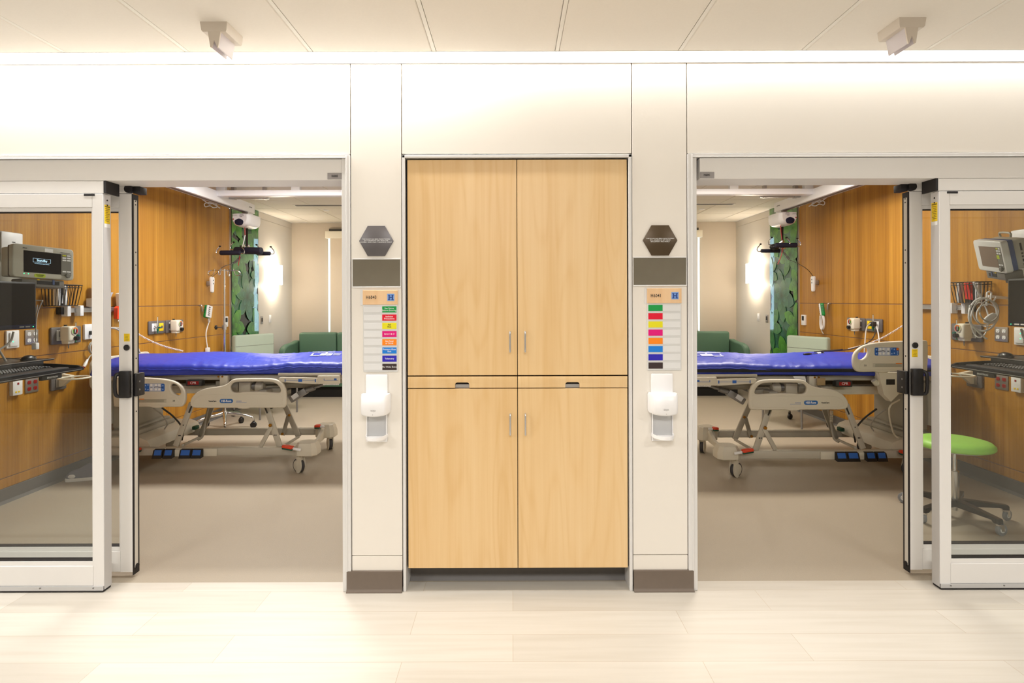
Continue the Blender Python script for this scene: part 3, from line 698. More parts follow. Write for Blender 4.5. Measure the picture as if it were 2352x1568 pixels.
# ================================================================== sliding glass doors
M_DGASK = mat('door_gasket_black', '1b1718', 0.6)
M_DRAIL = mat('door_aluminium', 'ece9e5', 0.42, 0.0, var=0.012, scale=2)
M_DSIDE = mat('door_aluminium_side', 'cfcfd0', 0.3, 0.45, var=0.012, scale=2)
def doors(side):
    on = side == 'right'; mir(on, dx=0.0, c=0.0475)
    FAR = -4.14
    lb = '%s' % side
    t = thing('door_header', (-2.5, 0.1, 2.126), 'long aluminium track header over the %s sliding glass door' % lb, 'door header')
    xj = px_x(786.5, 900)
    MB().box(xj, FAR, 0.0, 0.17, 2.126, 2.2345, 0.002, 1).build('cover', M_DRAIL, t)
    # cover over the outer leaf with dark end cap
    xe = P(238, 430, 0.0)[0]
    MB().box(xe, FAR, 0.0, 0.068, 2.062, 2.1245, 0.002, 1).build('lower_cover', M_DRAIL, t)
    MB().box(xe, xe + 0.012, -0.001, 0.10, 2.062, 2.126, 0.001, 1).build('end_cap', M_DGASK, t)
    # carrier rail of the inner leaf
    y2 = 0.145
    xi = P(290, 430, y2)[0]
    MB().box(xi, FAR, y2, 0.20, 2.088, 2.125, 0.002, 1).box(xi, xi - 0.06, y2 - 0.006, y2, 2.096, 2.125).build('carrier', M_DRAIL, t)
    k0 = P(312, 434, y2)[0]
    MB().box(k0 - 0.016, k0 + 0.022, y2 + 0.0, 0.205, 2.088, 2.126, 0.003).build('roller_block', M_DGASK, t)
    MB().cyl((k0 - 0.035, y2 - 0.012, 2.111), (k0 - 0.035, y2 + 0.01, 2.111), 0.022, n=24).build('roller', M_DGASK, t)
    # sign with the number
    sx0, sx1 = (P(752.5, 400, 0)[0], P(785, 400, 0)[0])
    if on: pass
    n_ = thing('number_tag', ((sx0 + sx1) / 2, -0.002, 2.128), 'small grey tag reading %s on the door header' % ('H6041' if on else 'H6043'), 'sign')
    MB().box(sx0, sx1, -0.004, 0.0, 2.129, 2.161, 0.0006, 1).build('plate', mat('tag_grey', '9a9593', 0.35, 0.4), n_)
    MB().text('H6041' if on else 'H6043', 0.0165, YT((sx0 + sx1) / 2 + 0.0015, 2.145, -0.0045), sx=0.75, bold=0.0003).build('lettering', M_DPRINT, n_)

    def leaf(tname, x1, w_st, y0, y1, ztop, zbot, zg0, zg1, label):
        t = thing(tname, (x1 - 0.5, (y0 + y1) / 2, zbot), label, 'sliding door')
        xs = x1 - w_st
        MB().box(xs, x1, y0, y1, zbot + 0.02, ztop, 0.0012, 1).build('stile', M_DRAIL, t)
        b = MB(); b.box(xs - 0.001, FAR, y0, y1, zg1 + 0.02, ztop, 0.0012, 1); b.build('top_rail', M_DRAIL, t)
        b = MB(); b.box(xs, FAR, y0 + 0.008, y1 - 0.008, zg1, zg1 + 0.020, 0.0012, 1); b.box(xs, FAR, y0 + 0.008, y1 - 0.008, zg0 - 0.022, zg0, 0.0012, 1)
        b.box(xs + .001, xs - 0.009, y0 + 0.008, y1 - 0.008, zg0, zg1); b.build('glazing_bead', M_DRAIL, t)
        g = MB(); g.box(xs - 0.009, FAR, y0 + 0.012, y1 - 0.012, zg1 - 0.004, zg1); g.box(xs - 0.009, FAR, y0 + 0.012, y1 - 0.012, zg0, zg0 + 0.004); g.build('gasket', M_DGASK, t)
        MB().box(xs - 0.001, FAR, y0, y1, zbot + 0.022, zg0 - 0.022, 0.0012, 1).build('bottom_rail', M_DRAIL, t)
        MB().box(xs - 0.009, FAR, (y0 + y1) / 2 - 0.003, (y0 + y1) / 2 + 0.003, zg0, zg1).build('glass_pane', M_GLASS, t)
        return t, xs
    # outer leaf
    xo = P(237.6, 900, 0.0)[0]; w = xo - P(213.5, 900, 0.0)[0]
    xo2 = xo
    zt = P(150, 445, 0)[2]; zg1 = P(150, 485, 0)[2]; zg0 = P(150, 1290, 0)[2]
    t, xs = leaf('sliding_door', xo, w, -0.002, 0.056, zt, 0.010, zg0, zg1, 'outer glass leaf of the %s sliding door, wide aluminium frame nearest the corridor' % lb)
    a = MB(); a.box(xo + 0.0002, xo + 0.002, 0.0, 0.054, 0.012, zt + 0.0, 0.0005, 1); a.build('stile_side', M_DSIDE, t)
    zy0, zy1 = P(246, 514, 0.03)[2], P(246, 471, 0.03)[2]
    st = MB().box(xo + 0.002, xo + 0.0028, 0.008, 0.048, zy0, zy1).build('warning_sticker', M_YELLOW, t)
    tx = MB(); tx.box(xo + 0.0028, xo + 0.0031, 0.010, 0.046, zy1 - 0.012, zy1 - 0.007)
    for q in range(8): tx.box(xo + 0.0028, xo + 0.0031, 0.012, 0.044 - 0.006 * (q % 3), zy1 - 0.022 - q * 0.009, zy1 - 0.0195 - q * 0.009)
    tx.build('sticker_print', mat('sticker_print_brown', '6b5a10', 0.6), st)
    MB().box(xo + 0.002, xo + 0.0028, 0.008, 0.048, zy0 - 0.020, zy0 - 0.001).build('white_sticker', M_WPRINT, t)
    for q in (0.03, 0.055):
        MB().cyl((xo + 0.002, 0.028, zt - q), (xo + 0.0032, 0.028, zt - q), 0.0045, n=12).build('screw_hole', M_DGASK, t)
    b = MB(); b.box(xo, FAR, -0.008, -0.002, 0.010, 0.032, 0.001, 1); b.build('bottom_strip', M_DSIDE, t)
    MB().box(xo, FAR, -0.006, 0.05, 0.002, 0.011, 0.001, 1).build('floor_seal', M_DGASK, t)
    for px in (95, 217):
        x = P(px, 1340, 0)[0]; MB().cyl((x, -0.008, 0.024), (x, -0.0105, 0.024), 0.004, n=12).build('screw', M_GREYMET, t)
    x = P(206, 447, 0)[0]; MB().box(x - 0.028, x + 0.028, -0.0035, 0.001, zt - 0.012, zt - 0.001).build('latch_slot', M_DGASK, t)
    # inner leaf
    y0, y1 = 0.145, 0.20
    xi = P(303, 900, y0)[0]; w = xi - P(275, 900, y0)[0]
    zt2 = P(280, 445, y0)[2]
    t, xs = leaf('sliding_door', xi, w, y0, y1, zt2, 0.012, zg0 + 0.010, P(260, 485, y0)[2], 'inner glass leaf of the %s sliding door pushed open, with black pull handle' % lb)
    e = MB(); e.box(xi, xi + 0.003, y0 + 0.002, y1 - 0.002, 0.014, zt2); ed = e.build('edge_seal', M_DGASK, t)
    e = MB(); e.box(xi + 0.003, xi + 0.0055, y0 + 0.014, y1 - 0.016, 0.05, zt2 - 0.03, 0.0005, 1); st = e.build('edge_strip', mat('edge_strip_white', 'd8d2c6', 0.5), t)
    for z in (2.03, 2.05, 1.77, 1.70, 1.08, 1.19, 0.9):
        MB().cyl((xi + 0.005, y0 + 0.026, z), (xi + 0.0065, y0 + 0.026, z), 0.004, n=10).build('strip_screw', M_DGASK, st)
    X, _, Z = P(292, 798, y0); MB().cyl((X, y0 - 0.010, Z), (X, y0, Z), 0.016, n=24, bev=0.003).build('lock_knob', M_BLACK, t)
    X, _, Z = P(291.5, 775, y0)
    if on: X, _, Z = P(292, 816, y0)
    st = MB().box(X - 0.0155, X + 0.0155, y0 - 0.001, y0, Z - 0.021, Z + 0.021).build('yellow_sticker', M_YELLOW, t)
    tx = MB(); 
    for q in range(5): tx.box(X - 0.010 + 0.002 * (q % 2), X + 0.010 - 0.002 * (q % 3), y0 - 0.0014, y0 - 0.001, Z + 0.014 - q * 0.008, Z + 0.0155 - q * 0.008)
    tx.build('sticker_print', mat('sticker_print_brown', '6b5a10', 0.6), st)
    zh0, zh1 = P(290, 912.5, y0)[2], P(290, 851, y0)[2]; xh0, xh1 = P(279, 880, y0)[0], P(303, 880, y0)[0]
    h = MB(); h.box(xh0, xh1 + 0.001, y0 - 0.026, y0, zh0, zh1, 0.004).build('pull_handle', M_BLACK, t)
    h = MB(); xg = xh0 - 0.004
    h.tube([(xg + 0.012, y0 - 0.010, zh1 - 0.014), (xg - 0.006, y0 - 0.022, zh1 - 0.018), (xg - 0.010, y0 - 0.030, zh1 - 0.04), (xg - 0.010, y0 - 0.030, zh0 + 0.04), (xg - 0.006, y0 - 0.022, zh0 + 0.012), (xg + 0.012, y0 - 0.010, zh0 + 0.010)], 0.009, 12, smooth=4)
    h.build('grip', M_BLACK, t)
    zq0, zq1 = P(310, 911, y0)[2], P(310, 858, y0)[2]
    MB().box(xi + 0.004, xi + 0.022, y0 + 0.006, y1 + 0.02, zq0, zq1, 0.004).build('inner_grip', M_BLACK, t)
    for z in (zq0 + 0.035, zq1 - 0.045): MB().cyl((xi + 0.021, y0 + 0.03, z), (xi + 0.0235, y0 + 0.03, z), 0.005, n=12).build('grip_screw', M_GREYMET, t)
    MB().cyl((xi + 0.002, y0 + 0.028, 0.055), (xi + 0.012, y0 + 0.028, 0.055), 0.013, n=20).build('bumper', M_DGASK, t)
doors('left'); doors('right'); mir(False)
# ================================================================== hospital bed
YN = 1.88            # plane of the near side rails
YB0, YB1 = 2.02, 2.78   # near and far base beams
def cz_(pts, k=(0.0, 0.0, 1.0)):
    return [(k[0] + a * k[2], k[1] + b * k[2]) for a, b in pts]
def C3(pts):        # points measured in the close view of the bed -> photograph pixels
    return [(250 + a / 4.2764, 780 + b / 4.2764) for a, b in pts]
def XZ(pts, y):     # photograph pixels -> (x, z) in the plane at depth y
    return [(P(a, b, y)[0], P(a, b, y)[2]) for a, b in pts]
def smooth2(pts, k=4):
    return [(v.x, v.y) for v in catmull([Vector((a, b, 0)) for a, b in pts], k, True)]
M_MATT = None
def mattress_mat():
    m = bpy.data.materials.new('mattress_blue_vinyl'); m.use_nodes = True; nt = m.node_tree; N = nt.nodes; L = nt.links
    p = N['Principled BSDF']; tc = N.new('ShaderNodeTexCoord')
    nz = N.new('ShaderNodeTexNoise'); nz.inputs['Scale'].default_value = 4; L.new(tc.outputs['Object'], nz.inputs[0])
    rp = N.new('ShaderNodeValToRGB'); rp.color_ramp.elements[0].color = lin('0c289e') + (1,); rp.color_ramp.elements[1].color = lin('1034b4') + (1,)
    L.new(nz.outputs[0], rp.inputs[0]); L.new(rp.outputs[0], p.inputs['Base Color'])
    p.inputs['Roughness'].default_value = 0.45; p.inputs['Specular IOR Level'].default_value = 0.9
    n2 = N.new('ShaderNodeTexNoise'); n2.inputs['Scale'].default_value = 9; n2.inputs['Detail'].default_value = 3; n2.inputs['Distortion'].default_value = 0.6
    mp = N.new('ShaderNodeMapping'); mp.inputs['Scale'].default_value = (1.4, 0.5, 1); mp.inputs['Rotation'].default_value = (0, 0, R(25)); L.new(tc.outputs['Object'], mp.inputs[0]); L.new(mp.outputs[0], n2.inputs[0])
    bp = N.new('ShaderNodeBump'); bp.inputs['Strength'].default_value = 0.35; bp.inputs['Distance'].default_value = 0.012; L.new(n2.outputs[0], bp.inputs['Height']); L.new(bp.outputs[0], p.inputs['Normal'])
    return m
M_MATT = mattress_mat()
M_MATTD = mat('mattress_side_navy', '101660', 0.45)
M_ZIP = mat('mattress_zip_black', '0c0c12', 0.6)
M_PANELL = mat('control_panel_pale', 'c9cfe0', 0.35)

def bed(side):
    on = side == 'right'; mir(on, dx=-0.045, dy=-0.155)
    lab = 'beige hospital care bed with %s in the %s room' % ('both near side rails lowered' if not on else 'its head side rail raised', side)
    t = thing('hospital_bed', (-2.6, 2.4, 0), lab, 'hospital bed')
    # ---- base beams
    z0, z1 = 0.158, 0.222
    xe = P(700, 1040, YB0)[0]
    b = MB(); b.box(-3.55, xe, YB0 - 0.03, YB0 + 0.03, z0, z1, 0.005)
    b.build('base_beam', M_BEDMET, t)
    b = MB(); b.box(-3.45, P(745, 1000, YB1)[0], YB1 - 0.02, YB1 + 0.03, z0 - 0.01, z1 - 0.005, 0.005); b.box(-3.2, -2.0, YB1 - 0.03, YB1 - 0.02, z0 + 0.004, z1 - 0.02)
    b.build('base_beam', M_BEDMET, t)
    b = MB(); b.box(P(498, 1040, YB0 - .04)[0], P(466, 1040, YB0 - 0.04)[0], YB0 - 0.042, YB0 - 0.03, z0 - 0.004, z1 - 0.004, 0.004)
    b.box(P(395, 1040, YB0 - .04)[0] - 0.008, P(414, 1040, YB0 - 0.04)[0], YB0 - 0.042, YB0 - 0.03, z0 - 0.006, z1 - 0.01, 0.004)
    b.build('beam_cover', M_BEIGE, t)
    # foot pedals on the near beam: blue faces in black holders
    for a0, a1 in ((354, 376), (378, 400), (415, 441), (442, 466)):
        X0, X1 = P(a0, 1036, YB0 - 0.05)[0], P(a1, 1036, YB0 - 0.05)[0]
        q = MB(); q.prism([(YB0 - 0.03, z1 - 0.004), (YB0 - 0.062, z1 - 0.012), (YB0 - 0.085, z0 - 0.012), (YB0 - 0.03, z0 - 0.004)], lambda p, r, w: (w, p, r), X0, X1)
        pd = q.build('foot_pedal', M_BLACK, t)
        MB().prism([(YB0 - 0.0605, z1 - 0.008), (YB0 - 0.0630, z1 - 0.014), (YB0 - 0.0765, z0 + 0.014), (YB0 - 0.070, z0 + 0.016)], lambda p, r, w: (w, p, r), X0 + 0.012, X1 - 0.010).build('pedal_face', M_BLUEP, pd)
    # ---- legs (scissor)
    def leg(p0, p1, y, w, m=M_BEDMET, d=0.02, nm='leg'):
        a, c = P(p0[0], p0[1], y), P(p1[0], p1[1], y)
        o = MB().bar(a, c, d, w, 0.004, up=(1, 0, 0.01)).build(nm, m, t); return o
    def pin(px, py, y, r=0.014, parent=None):
        a = P(px, py, y); MB().cyl((a[0], y - 0.016, a[2]), (a[0], y, a[2]), r, n=16, bev=0.003).build('bolt', M_BRASS, parent or t)
    ya = YB0 + 0.01
    l1 = leg((441, 925), (404, 1024), ya, 0.048); l2 = leg((609, 925), (643, 1026), ya, 0.05); l3 = leg((624, 978), (598, 1026), ya - 0.006, 0.036, nm='brace')
    for l, a in ((l1, (437, 940)), (l2, (611, 941))):
        v = P(a[0], a[1], ya - 0.0115)
        MB().bar((v[0] - .012 * (1 if l is l2 else -1), ya - 0.0115, v[2] + 0.03), (v[0] + .012 * (1 if l is l2 else -1), ya - 0.0115, v[2] - 0.03), 0.002, 0.013, 0.0, up=(1, 0, 0.01)).build('slot', M_CABLED, l)
    pin(621.5, 976, ya - 0.015, parent=l3)
    for a in ((421, 976), (411, 1000), (414, 1000), (630, 999), (634, 999)):
        v = P(a[0], a[1], ya - 0.012); MB().cyl((v[0], v[1], v[2]), (v[0], v[1] - 0.002, v[2]), 0.005, n=10).build('screw', M_DPRINT, l1 if a[0] < 500 else l2)
    yb = YB1 - 0.05
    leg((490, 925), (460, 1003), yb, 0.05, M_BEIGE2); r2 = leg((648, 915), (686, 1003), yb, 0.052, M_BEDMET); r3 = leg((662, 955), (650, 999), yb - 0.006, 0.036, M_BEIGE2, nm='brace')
    pin(665, 953, yb - 0.015, 0.012, r2); pin(649, 996, yb - 0.015, 0.013, r3)
    # cross tubes near the floor between the beams
    b = MB(); b.bar(P(420, 1022, YB0 + 0.03), P(458, 1004, YB1 - .06), 0.02, 0.02, 0.003); b.build('cross_bar', M_BEIGE2, t)
    b = MB(); b.bar(P(655, 1022, YB0 + 0.03), P(686, 1003, YB1 - .06), 0.02, 0.02, 0.003); b.build('cross_bar', M_BEIGE2, t)
    # ---- foot end: hoods, cross member, casters
    def caster(cx_, cy_, zt, yaw, r=0.062, hood=True, nm='caster'):
        A = Matrix.Translation((cx_, cy_, 0)) @ Matrix.Rotation(yaw, 4, 'Z')
        # wheel axis along local y
        w = MB(A); w.lathe([(0.0, -0.016), (r * 0.80, -0.016), (r * 0.93, -0.015), (r, -0.009), (r, 0.009), (r * 0.93, 0.015), (r * 0.80, 0.016), (0, 0.016)], (0, 0, r), (0, 1, 0), 28)
        wh = w.build('wheel', mat('caster_tyre_grey', '3f3d40', 0.5), t)
        h = MB(A); h.lathe([(0, -0.020), (r * 0.74, -0.019), (r * 0.80, -0.0165), (r * 0.8, 0.0165), (r * 0.74, 0.019), (0, 0.020)], (0, 0, r), (0, 1, 0), 28); h.build('hub', M_BEIGE, wh)
        f = MB(A)
        pl = smooth2([(-0.004, r * 0.25), (0.02, r * 0.05), (r * 0.72, r * 0.45), (r * 0.86, r * 1.1), (r * 0.72, zt - 0.02), (r * 0.55, zt), (0.006, zt), (-0.004, zt - 0.03), (-0.002, r * 2.0), (r * 0.35, r * 1.6), (r * 0.2, r * 1.0)], 3)
        f.plate([pl], lambda a, c, w_: (a, -0.0215 + w_, c), 0.008, 0.002, 1); f.plate([pl], lambda a, c, w_: (a, 0.0215 + w_, c), 0.008, 0.002, 1)
        f.box(0.0, r * 0.6, -0.022, 0.022, zt - 0.04, zt, 0.006)
        f.cyl((r * .3, 0, zt - 0.005), (r * .3, 0, zt + 0.06), 0.019, n=16)
        f.build(nm, M_BEIGE, t)
    nx = P(700, 1030, YB0)[0]
    c_ = P(687, 1083, YB0)
    caster(c_[0], YB0 - 0.005, 0.145, R(-28))
    fx = P(757, 1030, YB1)[0]
    caster(fx, YB1 + 0.0, 0.145, R(-55))
    hx = P(700, 1030, YB0)[0]
    def hood(x0, x1, y0, y1, zb, zt, nm):
        b = MB(); c = 0.035
        lo = [(x0, y0 + c), (x0 + c, y0), (x1 - c, y0), (x1, y0 + c), (x1, y1 - c), (x1 - c, y1), (x0 + c, y1), (x0, y1 - c)]
        s = lambda f, z: [((x0 + x1) / 2 + (x - (x0 + x1) / 2) * f, (y0 + y1) / 2 + (y - (y0 + y1) / 2) * f, z) for x, y in lo]
        rg = [s(0.96, zb), s(1.0, zb + 0.006), s(1.0, zb + 0.055), s(0.78, zt - 0.004), s(0.72, zt)]
        vs = [v for q in rg for v in q]; fs = [(i * 8 + k, i * 8 + (k + 1) % 8, i * 8 + 8 + (k + 1) % 8, i * 8 + 8 + k) for i in range(4) for k in range(8)]
        fs += [tuple(range(8)), tuple(32 + k for k in range(8))]
        b.add(vs, fs).build(nm, M_BEIGE, t, ang=25)
    hxa, hxb = P(675, 1030, YB0 - 0.05)[0], P(727, 1030, YB0 - 0.05)[0]
    hood(hxa, hxb, YB0 - 0.075, YB0 + 0.10, 0.158, 0.268, 'caster_hood')
    hxa, hxb = P(729, 1000, YB1)[0], P(770, 1000, YB1)[0]
    hood(hxa, hxb + 0.01, YB1 - 0.09, YB1 + 0.08, 0.135, 0.262, 'caster_hood')
    b = MB(); xr = P(762, 1000, YB1)[0] - 0.02
    b.prism([(YB0 + 0.03, 0.175), (YB0 + 0.03, 0.205), (YB0 + 0.25, 0.17), (YB1 - 0.25, 0.17), (YB1 - 0.1, 0.235), (YB1, 0.235), (YB1, 0.15), (YB1 - 0.12, 0.13), (YB0 + 0.2, 0.12)], lambda p, r, w: (w, p, r), xr - 0.05, xr - 0.02)
    b.build('foot_cross_member', M_BEIGE, t)
    def pedal(p0, p1, y):
        a, c = Vector(P(p0[0], p0[1], y)), Vector(P(p1[0], p1[1], y)); d = (c - a)
        ar = MB().bar(a, a + d * 0.45, 0.02, 0.022, 0.006).build('brake_lever', M_WHITE, t)
        up = Vector((0, 0, 0.012)); e = a + d * 0.42
        MB().bar(e + up * .7, c + up * .7, 0.05, 0.026, 0.009).build('orange_pad', M_ORANGE, ar)
        MB().bar(e - up * .6, c - up * .6, 0.048, 0.018, 0.007).build('green_pad', M_DGREEN, ar)
    pedal((691, 1033), (649, 1026), YB0 - 0.09)
    pedal((745, 979), (723, 980), YB1 - 0.11)
    pedal((296, 1032), (322, 1034), YB0 - 0.07)
    # head end wheels
    caster(P(300, 1083, YB0)[0], YB0, 0.145, R(15)); caster(P(400, 1030, YB1)[0], YB1 - 0.02, 0.145, R(200))
    MB().box(P(452, 990, YB1 - .1)[0] - 0.04, P(444, 990, YB1 - .1)[0] + 0.03, YB1 - 0.12, YB1 - 0.04, 0.225, 0.262, 0.008).build('far_pedal', M_DGREEN, t)
    # ---- head end column cover, tray and headboard
    b = MB(); b.prism([(-3.62, 0.19), (-3.62, 0.30), (-3.30, 0.30), (-3.23, 0.272), (-3.20, 0.225), (-3.20, 0.19)], lambda p, r, w: (p, w, r), YB0 + 0.035, YB1 + 0.07); b.build('head_cross_cover', M_BEIGE, t)
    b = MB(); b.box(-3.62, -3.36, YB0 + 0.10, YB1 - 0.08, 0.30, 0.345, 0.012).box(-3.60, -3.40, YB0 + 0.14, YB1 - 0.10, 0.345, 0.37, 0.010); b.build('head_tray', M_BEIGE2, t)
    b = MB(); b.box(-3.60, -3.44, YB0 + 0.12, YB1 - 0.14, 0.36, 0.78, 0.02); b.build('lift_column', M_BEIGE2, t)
    b = MB(); b.box(-3.64, -3.60, YB0 + 0.06, YB1 - 0.06, 0.40, 0.79, 0.012); b.build('head_panel', M_BEIGE, t)
    hb = MB(); hb.plate([rrect(YB0 - 0.02, YB1 + 0.02, 0.72, 1.0, 0.07), rrect(YB0 + 0.15, YB0 + 0.30, 0.90, 0.96, 0.028), rrect(YB1 - 0.30, YB1 - 0.15, 0.90, 0.96, 0.028)], lambda a, c, w: (-3.685 + w, a, c), 0.03, 0.008); hb.build('headboard', M_BEIGE, t)
    # ---- deck frame and side boxes
    b = MB(); b.box(-3.58, -1.45, YB0 - 0.02, YB0 + 0.02, 0.815, 0.858, 0.004); b.box(-3.58, -1.45, YB1 - 0.02, YB1 + 0.02, 0.815, 0.858, 0.004); b.build('deck_rail', M_BEDMET, t)
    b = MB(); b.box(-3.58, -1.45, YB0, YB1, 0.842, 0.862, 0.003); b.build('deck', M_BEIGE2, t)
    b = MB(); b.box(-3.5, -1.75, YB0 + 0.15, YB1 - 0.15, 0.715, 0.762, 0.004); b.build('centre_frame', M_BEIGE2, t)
    b = MB(); b.box(-3.45, -2.05, YB0 + 0.05, YB0 + 0.11, 0.685, 0.755, 0.006); b.box(-3.45, -2.05, YB1 - 0.11, YB1 - 0.05, 0.69, 0.755, 0.006); b.build('lift_frame', M_BEIGE, t)
    b = MB(); b.box(P(497, 870, YN)[0], P(516, 870, YN)[0], YN + 0.05, YN + 0.09, 0.73, 0.862, 0.006); br = b.build('rail_bracket', M_BEIGE, t)
    for q in (502, 511):
        v = P(q, 864.5, YN + 0.05); MB().cyl((v[0], v[1], v[2]), (v[0], v[1] - 0.006, v[2]), 0.008, n=12).build('bolt', M_BRASS, br)
    # motors seen through the rail
    b = MB()
    yq = YN + 0.15
    for a, c, r in ((300 / 4.276, 0, 0), ):
        pass
    x = lambda px: P(px, 885, yq)[0]
    zc = P(570, 888, yq)[2]
    b.cyl((x(533), yq, zc), (x(551), yq, zc), 0.045, n=24, bev=0.01); b.build('motor', M_BEIGE2, t)
    MB().box(x(553), x(579), yq - 0.04, yq + 0.05, zc - 0.05, zc + 0.045, 0.008).build('motor_box', M_BEIGE, t)
    MB().cyl((x(581), yq, zc + 0.005), (x(589), yq, zc + 0.005), 0.030, n=20).build('drive_shaft', M_GREYMET, t)
    MB().cyl((x(589), yq, zc), (x(607), yq, zc), 0.046, 0.040, n=24, bev=0.008).build('motor', M_BEIGE, t)
    MB().box(x(609), x(655), yq - 0.02, yq + 0.05, zc - 0.045, zc - 0.01, 0.006).box(x(607), x(640), yq - 0.02, yq + 0.05, zc + 0.03, zc + 0.055, 0.006).build('linkage', M_BEIGE2, t)
    MB().box(x(495), x(528), yq, yq + 0.2, zc - 0.02, zc + 0.05, 0.006).build('junction_box', M_BEIGE2, t)
    # actuator slanting to the foot end
    a0, a1 = P(668, 918, YN + 0.25), P(704, 896, YN + 0.25); a2 = P(745, 882, YN + 0.25)
    MB().bar(a0, a1, 0.06, 0.058, 0.008).build('actuator_body', M_GREYMET, t)
    v0, v1 = P(671, 914, YN + 0.215), P(684, 905, YN + 0.215)
    MB().bar(v0, v1, 0.004, 0.040, 0, up=(0, 0, 1)).build('actuator_label', M_SLIDE, t)
    MB().tube([a1, Vector(a1).lerp(Vector(a2), 0.45)], 0.024, 14).tube([Vector(a1).lerp(Vector(a2), 0.4), a2], 0.013, 12).build('actuator_rod', M_GREYMET, t)
    # under-foot deck
    MB().box(P(640, 890, 2.2)[0], -1.5, YB0 + 0.1, YB1 - 0.1, 0.765, 0.80, 0.01).build('foot_pan', M_BEIGE2, t)
    # side trays with printed scales at the foot end
    ys_ = YN + 0.01
    b = MB(); b.plate([smooth2(XZ(C3([(1675, 385), (1685, 368), (1760, 366), (2060, 372), (2075, 400), (2060, 430), (1980, 432), (1720, 415), (1685, 405)]), ys_), 2)], lambda a, c, w: (a, ys_ + w, c), 0.03, 0.004)
    b.build('side_tray', M_BEIGE, t)
    e0 = -1.47
    x0 = P(*C3([(2055, 400)])[0], ys_)[0]
    zA, zB = P(*C3([(2200, 350)])[0], ys_)[2], P(*C3([(2200, 440)])[0], ys_)[2]
    MB().box(x0, e0, ys_ - 0.022, ys_ + 0.01, zB + .008, zA, 0.006).build('foot_side_panel', M_BEIGE, t)
    MB().box(P(*C3([(1660, 340)])[0], ys_)[0], e0, ys_ - 0.0, ys_ + 0.06, zA - 0.001, zA + 0.020, 0.004).build('foot_side_rail', M_BEDMET, t)
    b = MB(); q = P(*C3([(2110, 440)])[0], ys_)[0]
    zz = zB + 0.008
    while q < e0 - 0.01:
        b.prism([(q, zz), (q + 0.007, zz), (q + 0.0035, zz - 0.011)], lambda p, r, w: (p, w, r), ys_ - 0.018, ys_ - 0.006); q += 0.0085
    b.build('comb_edge', M_WHITE, t)
    b = MB(); yv = ys_ - 0.0165
    for a, c in ((1740, 1865), (1910, 2035)):
        (u0, w0), (u1, w1) = XZ(C3([(a, 394), (c, 400)]), ys_); b.box(u0, u1, yv - 0.0008, yv, (w0 + w1) / 2 - 0.001, (w0 + w1) / 2 + 0.001)
    (u0, w0), (u1, w1) = XZ(C3([(1868, 384), (1906, 410)]), ys_); b.box(u0, u1, yv - 0.001, yv, w0, w1)
    (u0, w0), (u1, w1) = XZ(C3([(1735, 382), (1742, 410)]), ys_); b.box(u0, u1, yv - 0.001, yv, w0, w1)
    (u0, w0), (u1, w1) = XZ(C3([(2030, 384), (2040, 412)]), ys_); b.box(u0, u1, yv - 0.001, yv, w0, w1)
    yv = ys_ - 0.0222
    (u0, w0), (u1, w1) = XZ(C3([(2120, 378), (2290, 396)]), ys_); b.box(u0, u0 + 0.004, yv - 0.001, yv, w1, w0).box(u0, min(u1, e0 - 0.01), yv - 0.001, yv, w1, w1 + 0.003)
    (u0, w0), (u1, w1) = XZ(C3([(2220, 376), (2245, 396)]), ys_); b.box(u0, u1, yv - 0.001, yv, w1, w0)
    b.build('blue_scale_print', M_BLUEP, t)
    # emergency release handle
    v0, v1 = P(429, 872, YN + 0.1), P(466, 886, YN + 0.1)
    h = MB().box(v0[0], v1[0], YN + 0.08, YN + 0.14, v1[2], v0[2], 0.008).build('release_handle', M_CABLED, t)
    MB().box(v0[0] + 0.02, v1[0] - 0.025, YN + 0.078, YN + 0.081, v1[2] + 0.014, v0[2] - 0.010, 0.0).build('red_label', M_REDP, h)
    MB().text('CPR', 0.03, YT((v0[0] + v1[0]) / 2 - 0.002, (v0[2] + v1[2]) / 2 + 0.002, YN + 0.077)).build('label_lettering', M_WPRINT, h)
    # ---- mid side rail
    outer = smooth2(C3([(850, 665), (815, 645), (806, 608), (825, 560), (880, 508), (960, 475), (1060, 460), (1130, 447), (1175, 425), (1215, 392), (1280, 379), (1450, 376), (1590, 378), (1660, 392), (1712, 425), (1738, 480), (1747, 560), (1745, 630), (1735, 655), (1710, 666), (1560, 667), (1400, 667), (1370, 674), (1325, 677), (1280, 674), (1255, 667), (1100, 667), (950, 667)]), 3)
    hole = smooth2(C3([(1200, 470), (1208, 440), (1235, 420), (1290, 411), (1450, 409), (1590, 411), (1640, 425), (1675, 455), (1692, 490), (1685, 512), (1640, 515), (1500, 508), (1350, 508), (1260, 517), (1215, 505)]), 3)
    pr = lambda lp, y: [P(a, c, y)[::2] for a, c in lp]
    rl = MB().plate([pr(outer, YN), pr(hole, YN)], lambda a, c, w: (a, YN + w, c), 0.034, 0.012, 4).build('side_rail', M_BEIGE, t, ang=60)
    g = MB(); pts = C3([(860, 640), (838, 610), (860, 575), (920, 548), (1000, 540), (1200, 540), (1500, 535), (1640, 535), (1700, 560), (1705, 610), (1690, 640), (1500, 644), (1200, 644), (1000, 644)])
    g.tube([P(a, c, YN - 0.0165) for a, c in pts], 0.0022, 6, closed=True, smooth=4); g.build('moulded_ridge', M_BEIGE, rl)
    (u0, w0), (u1, w1) = XZ(C3([(1100, 578), (1229, 618)]), YN)
    MB().plate([rrect(u0, u1, w0, w1, (w0 - w1) * 0.45)], lambda a, c, w: (a, YN - 0.0178 + w, c), 0.0015).build('blue_badge', mat('badge_blue', '1f62ac', 0.4), rl)
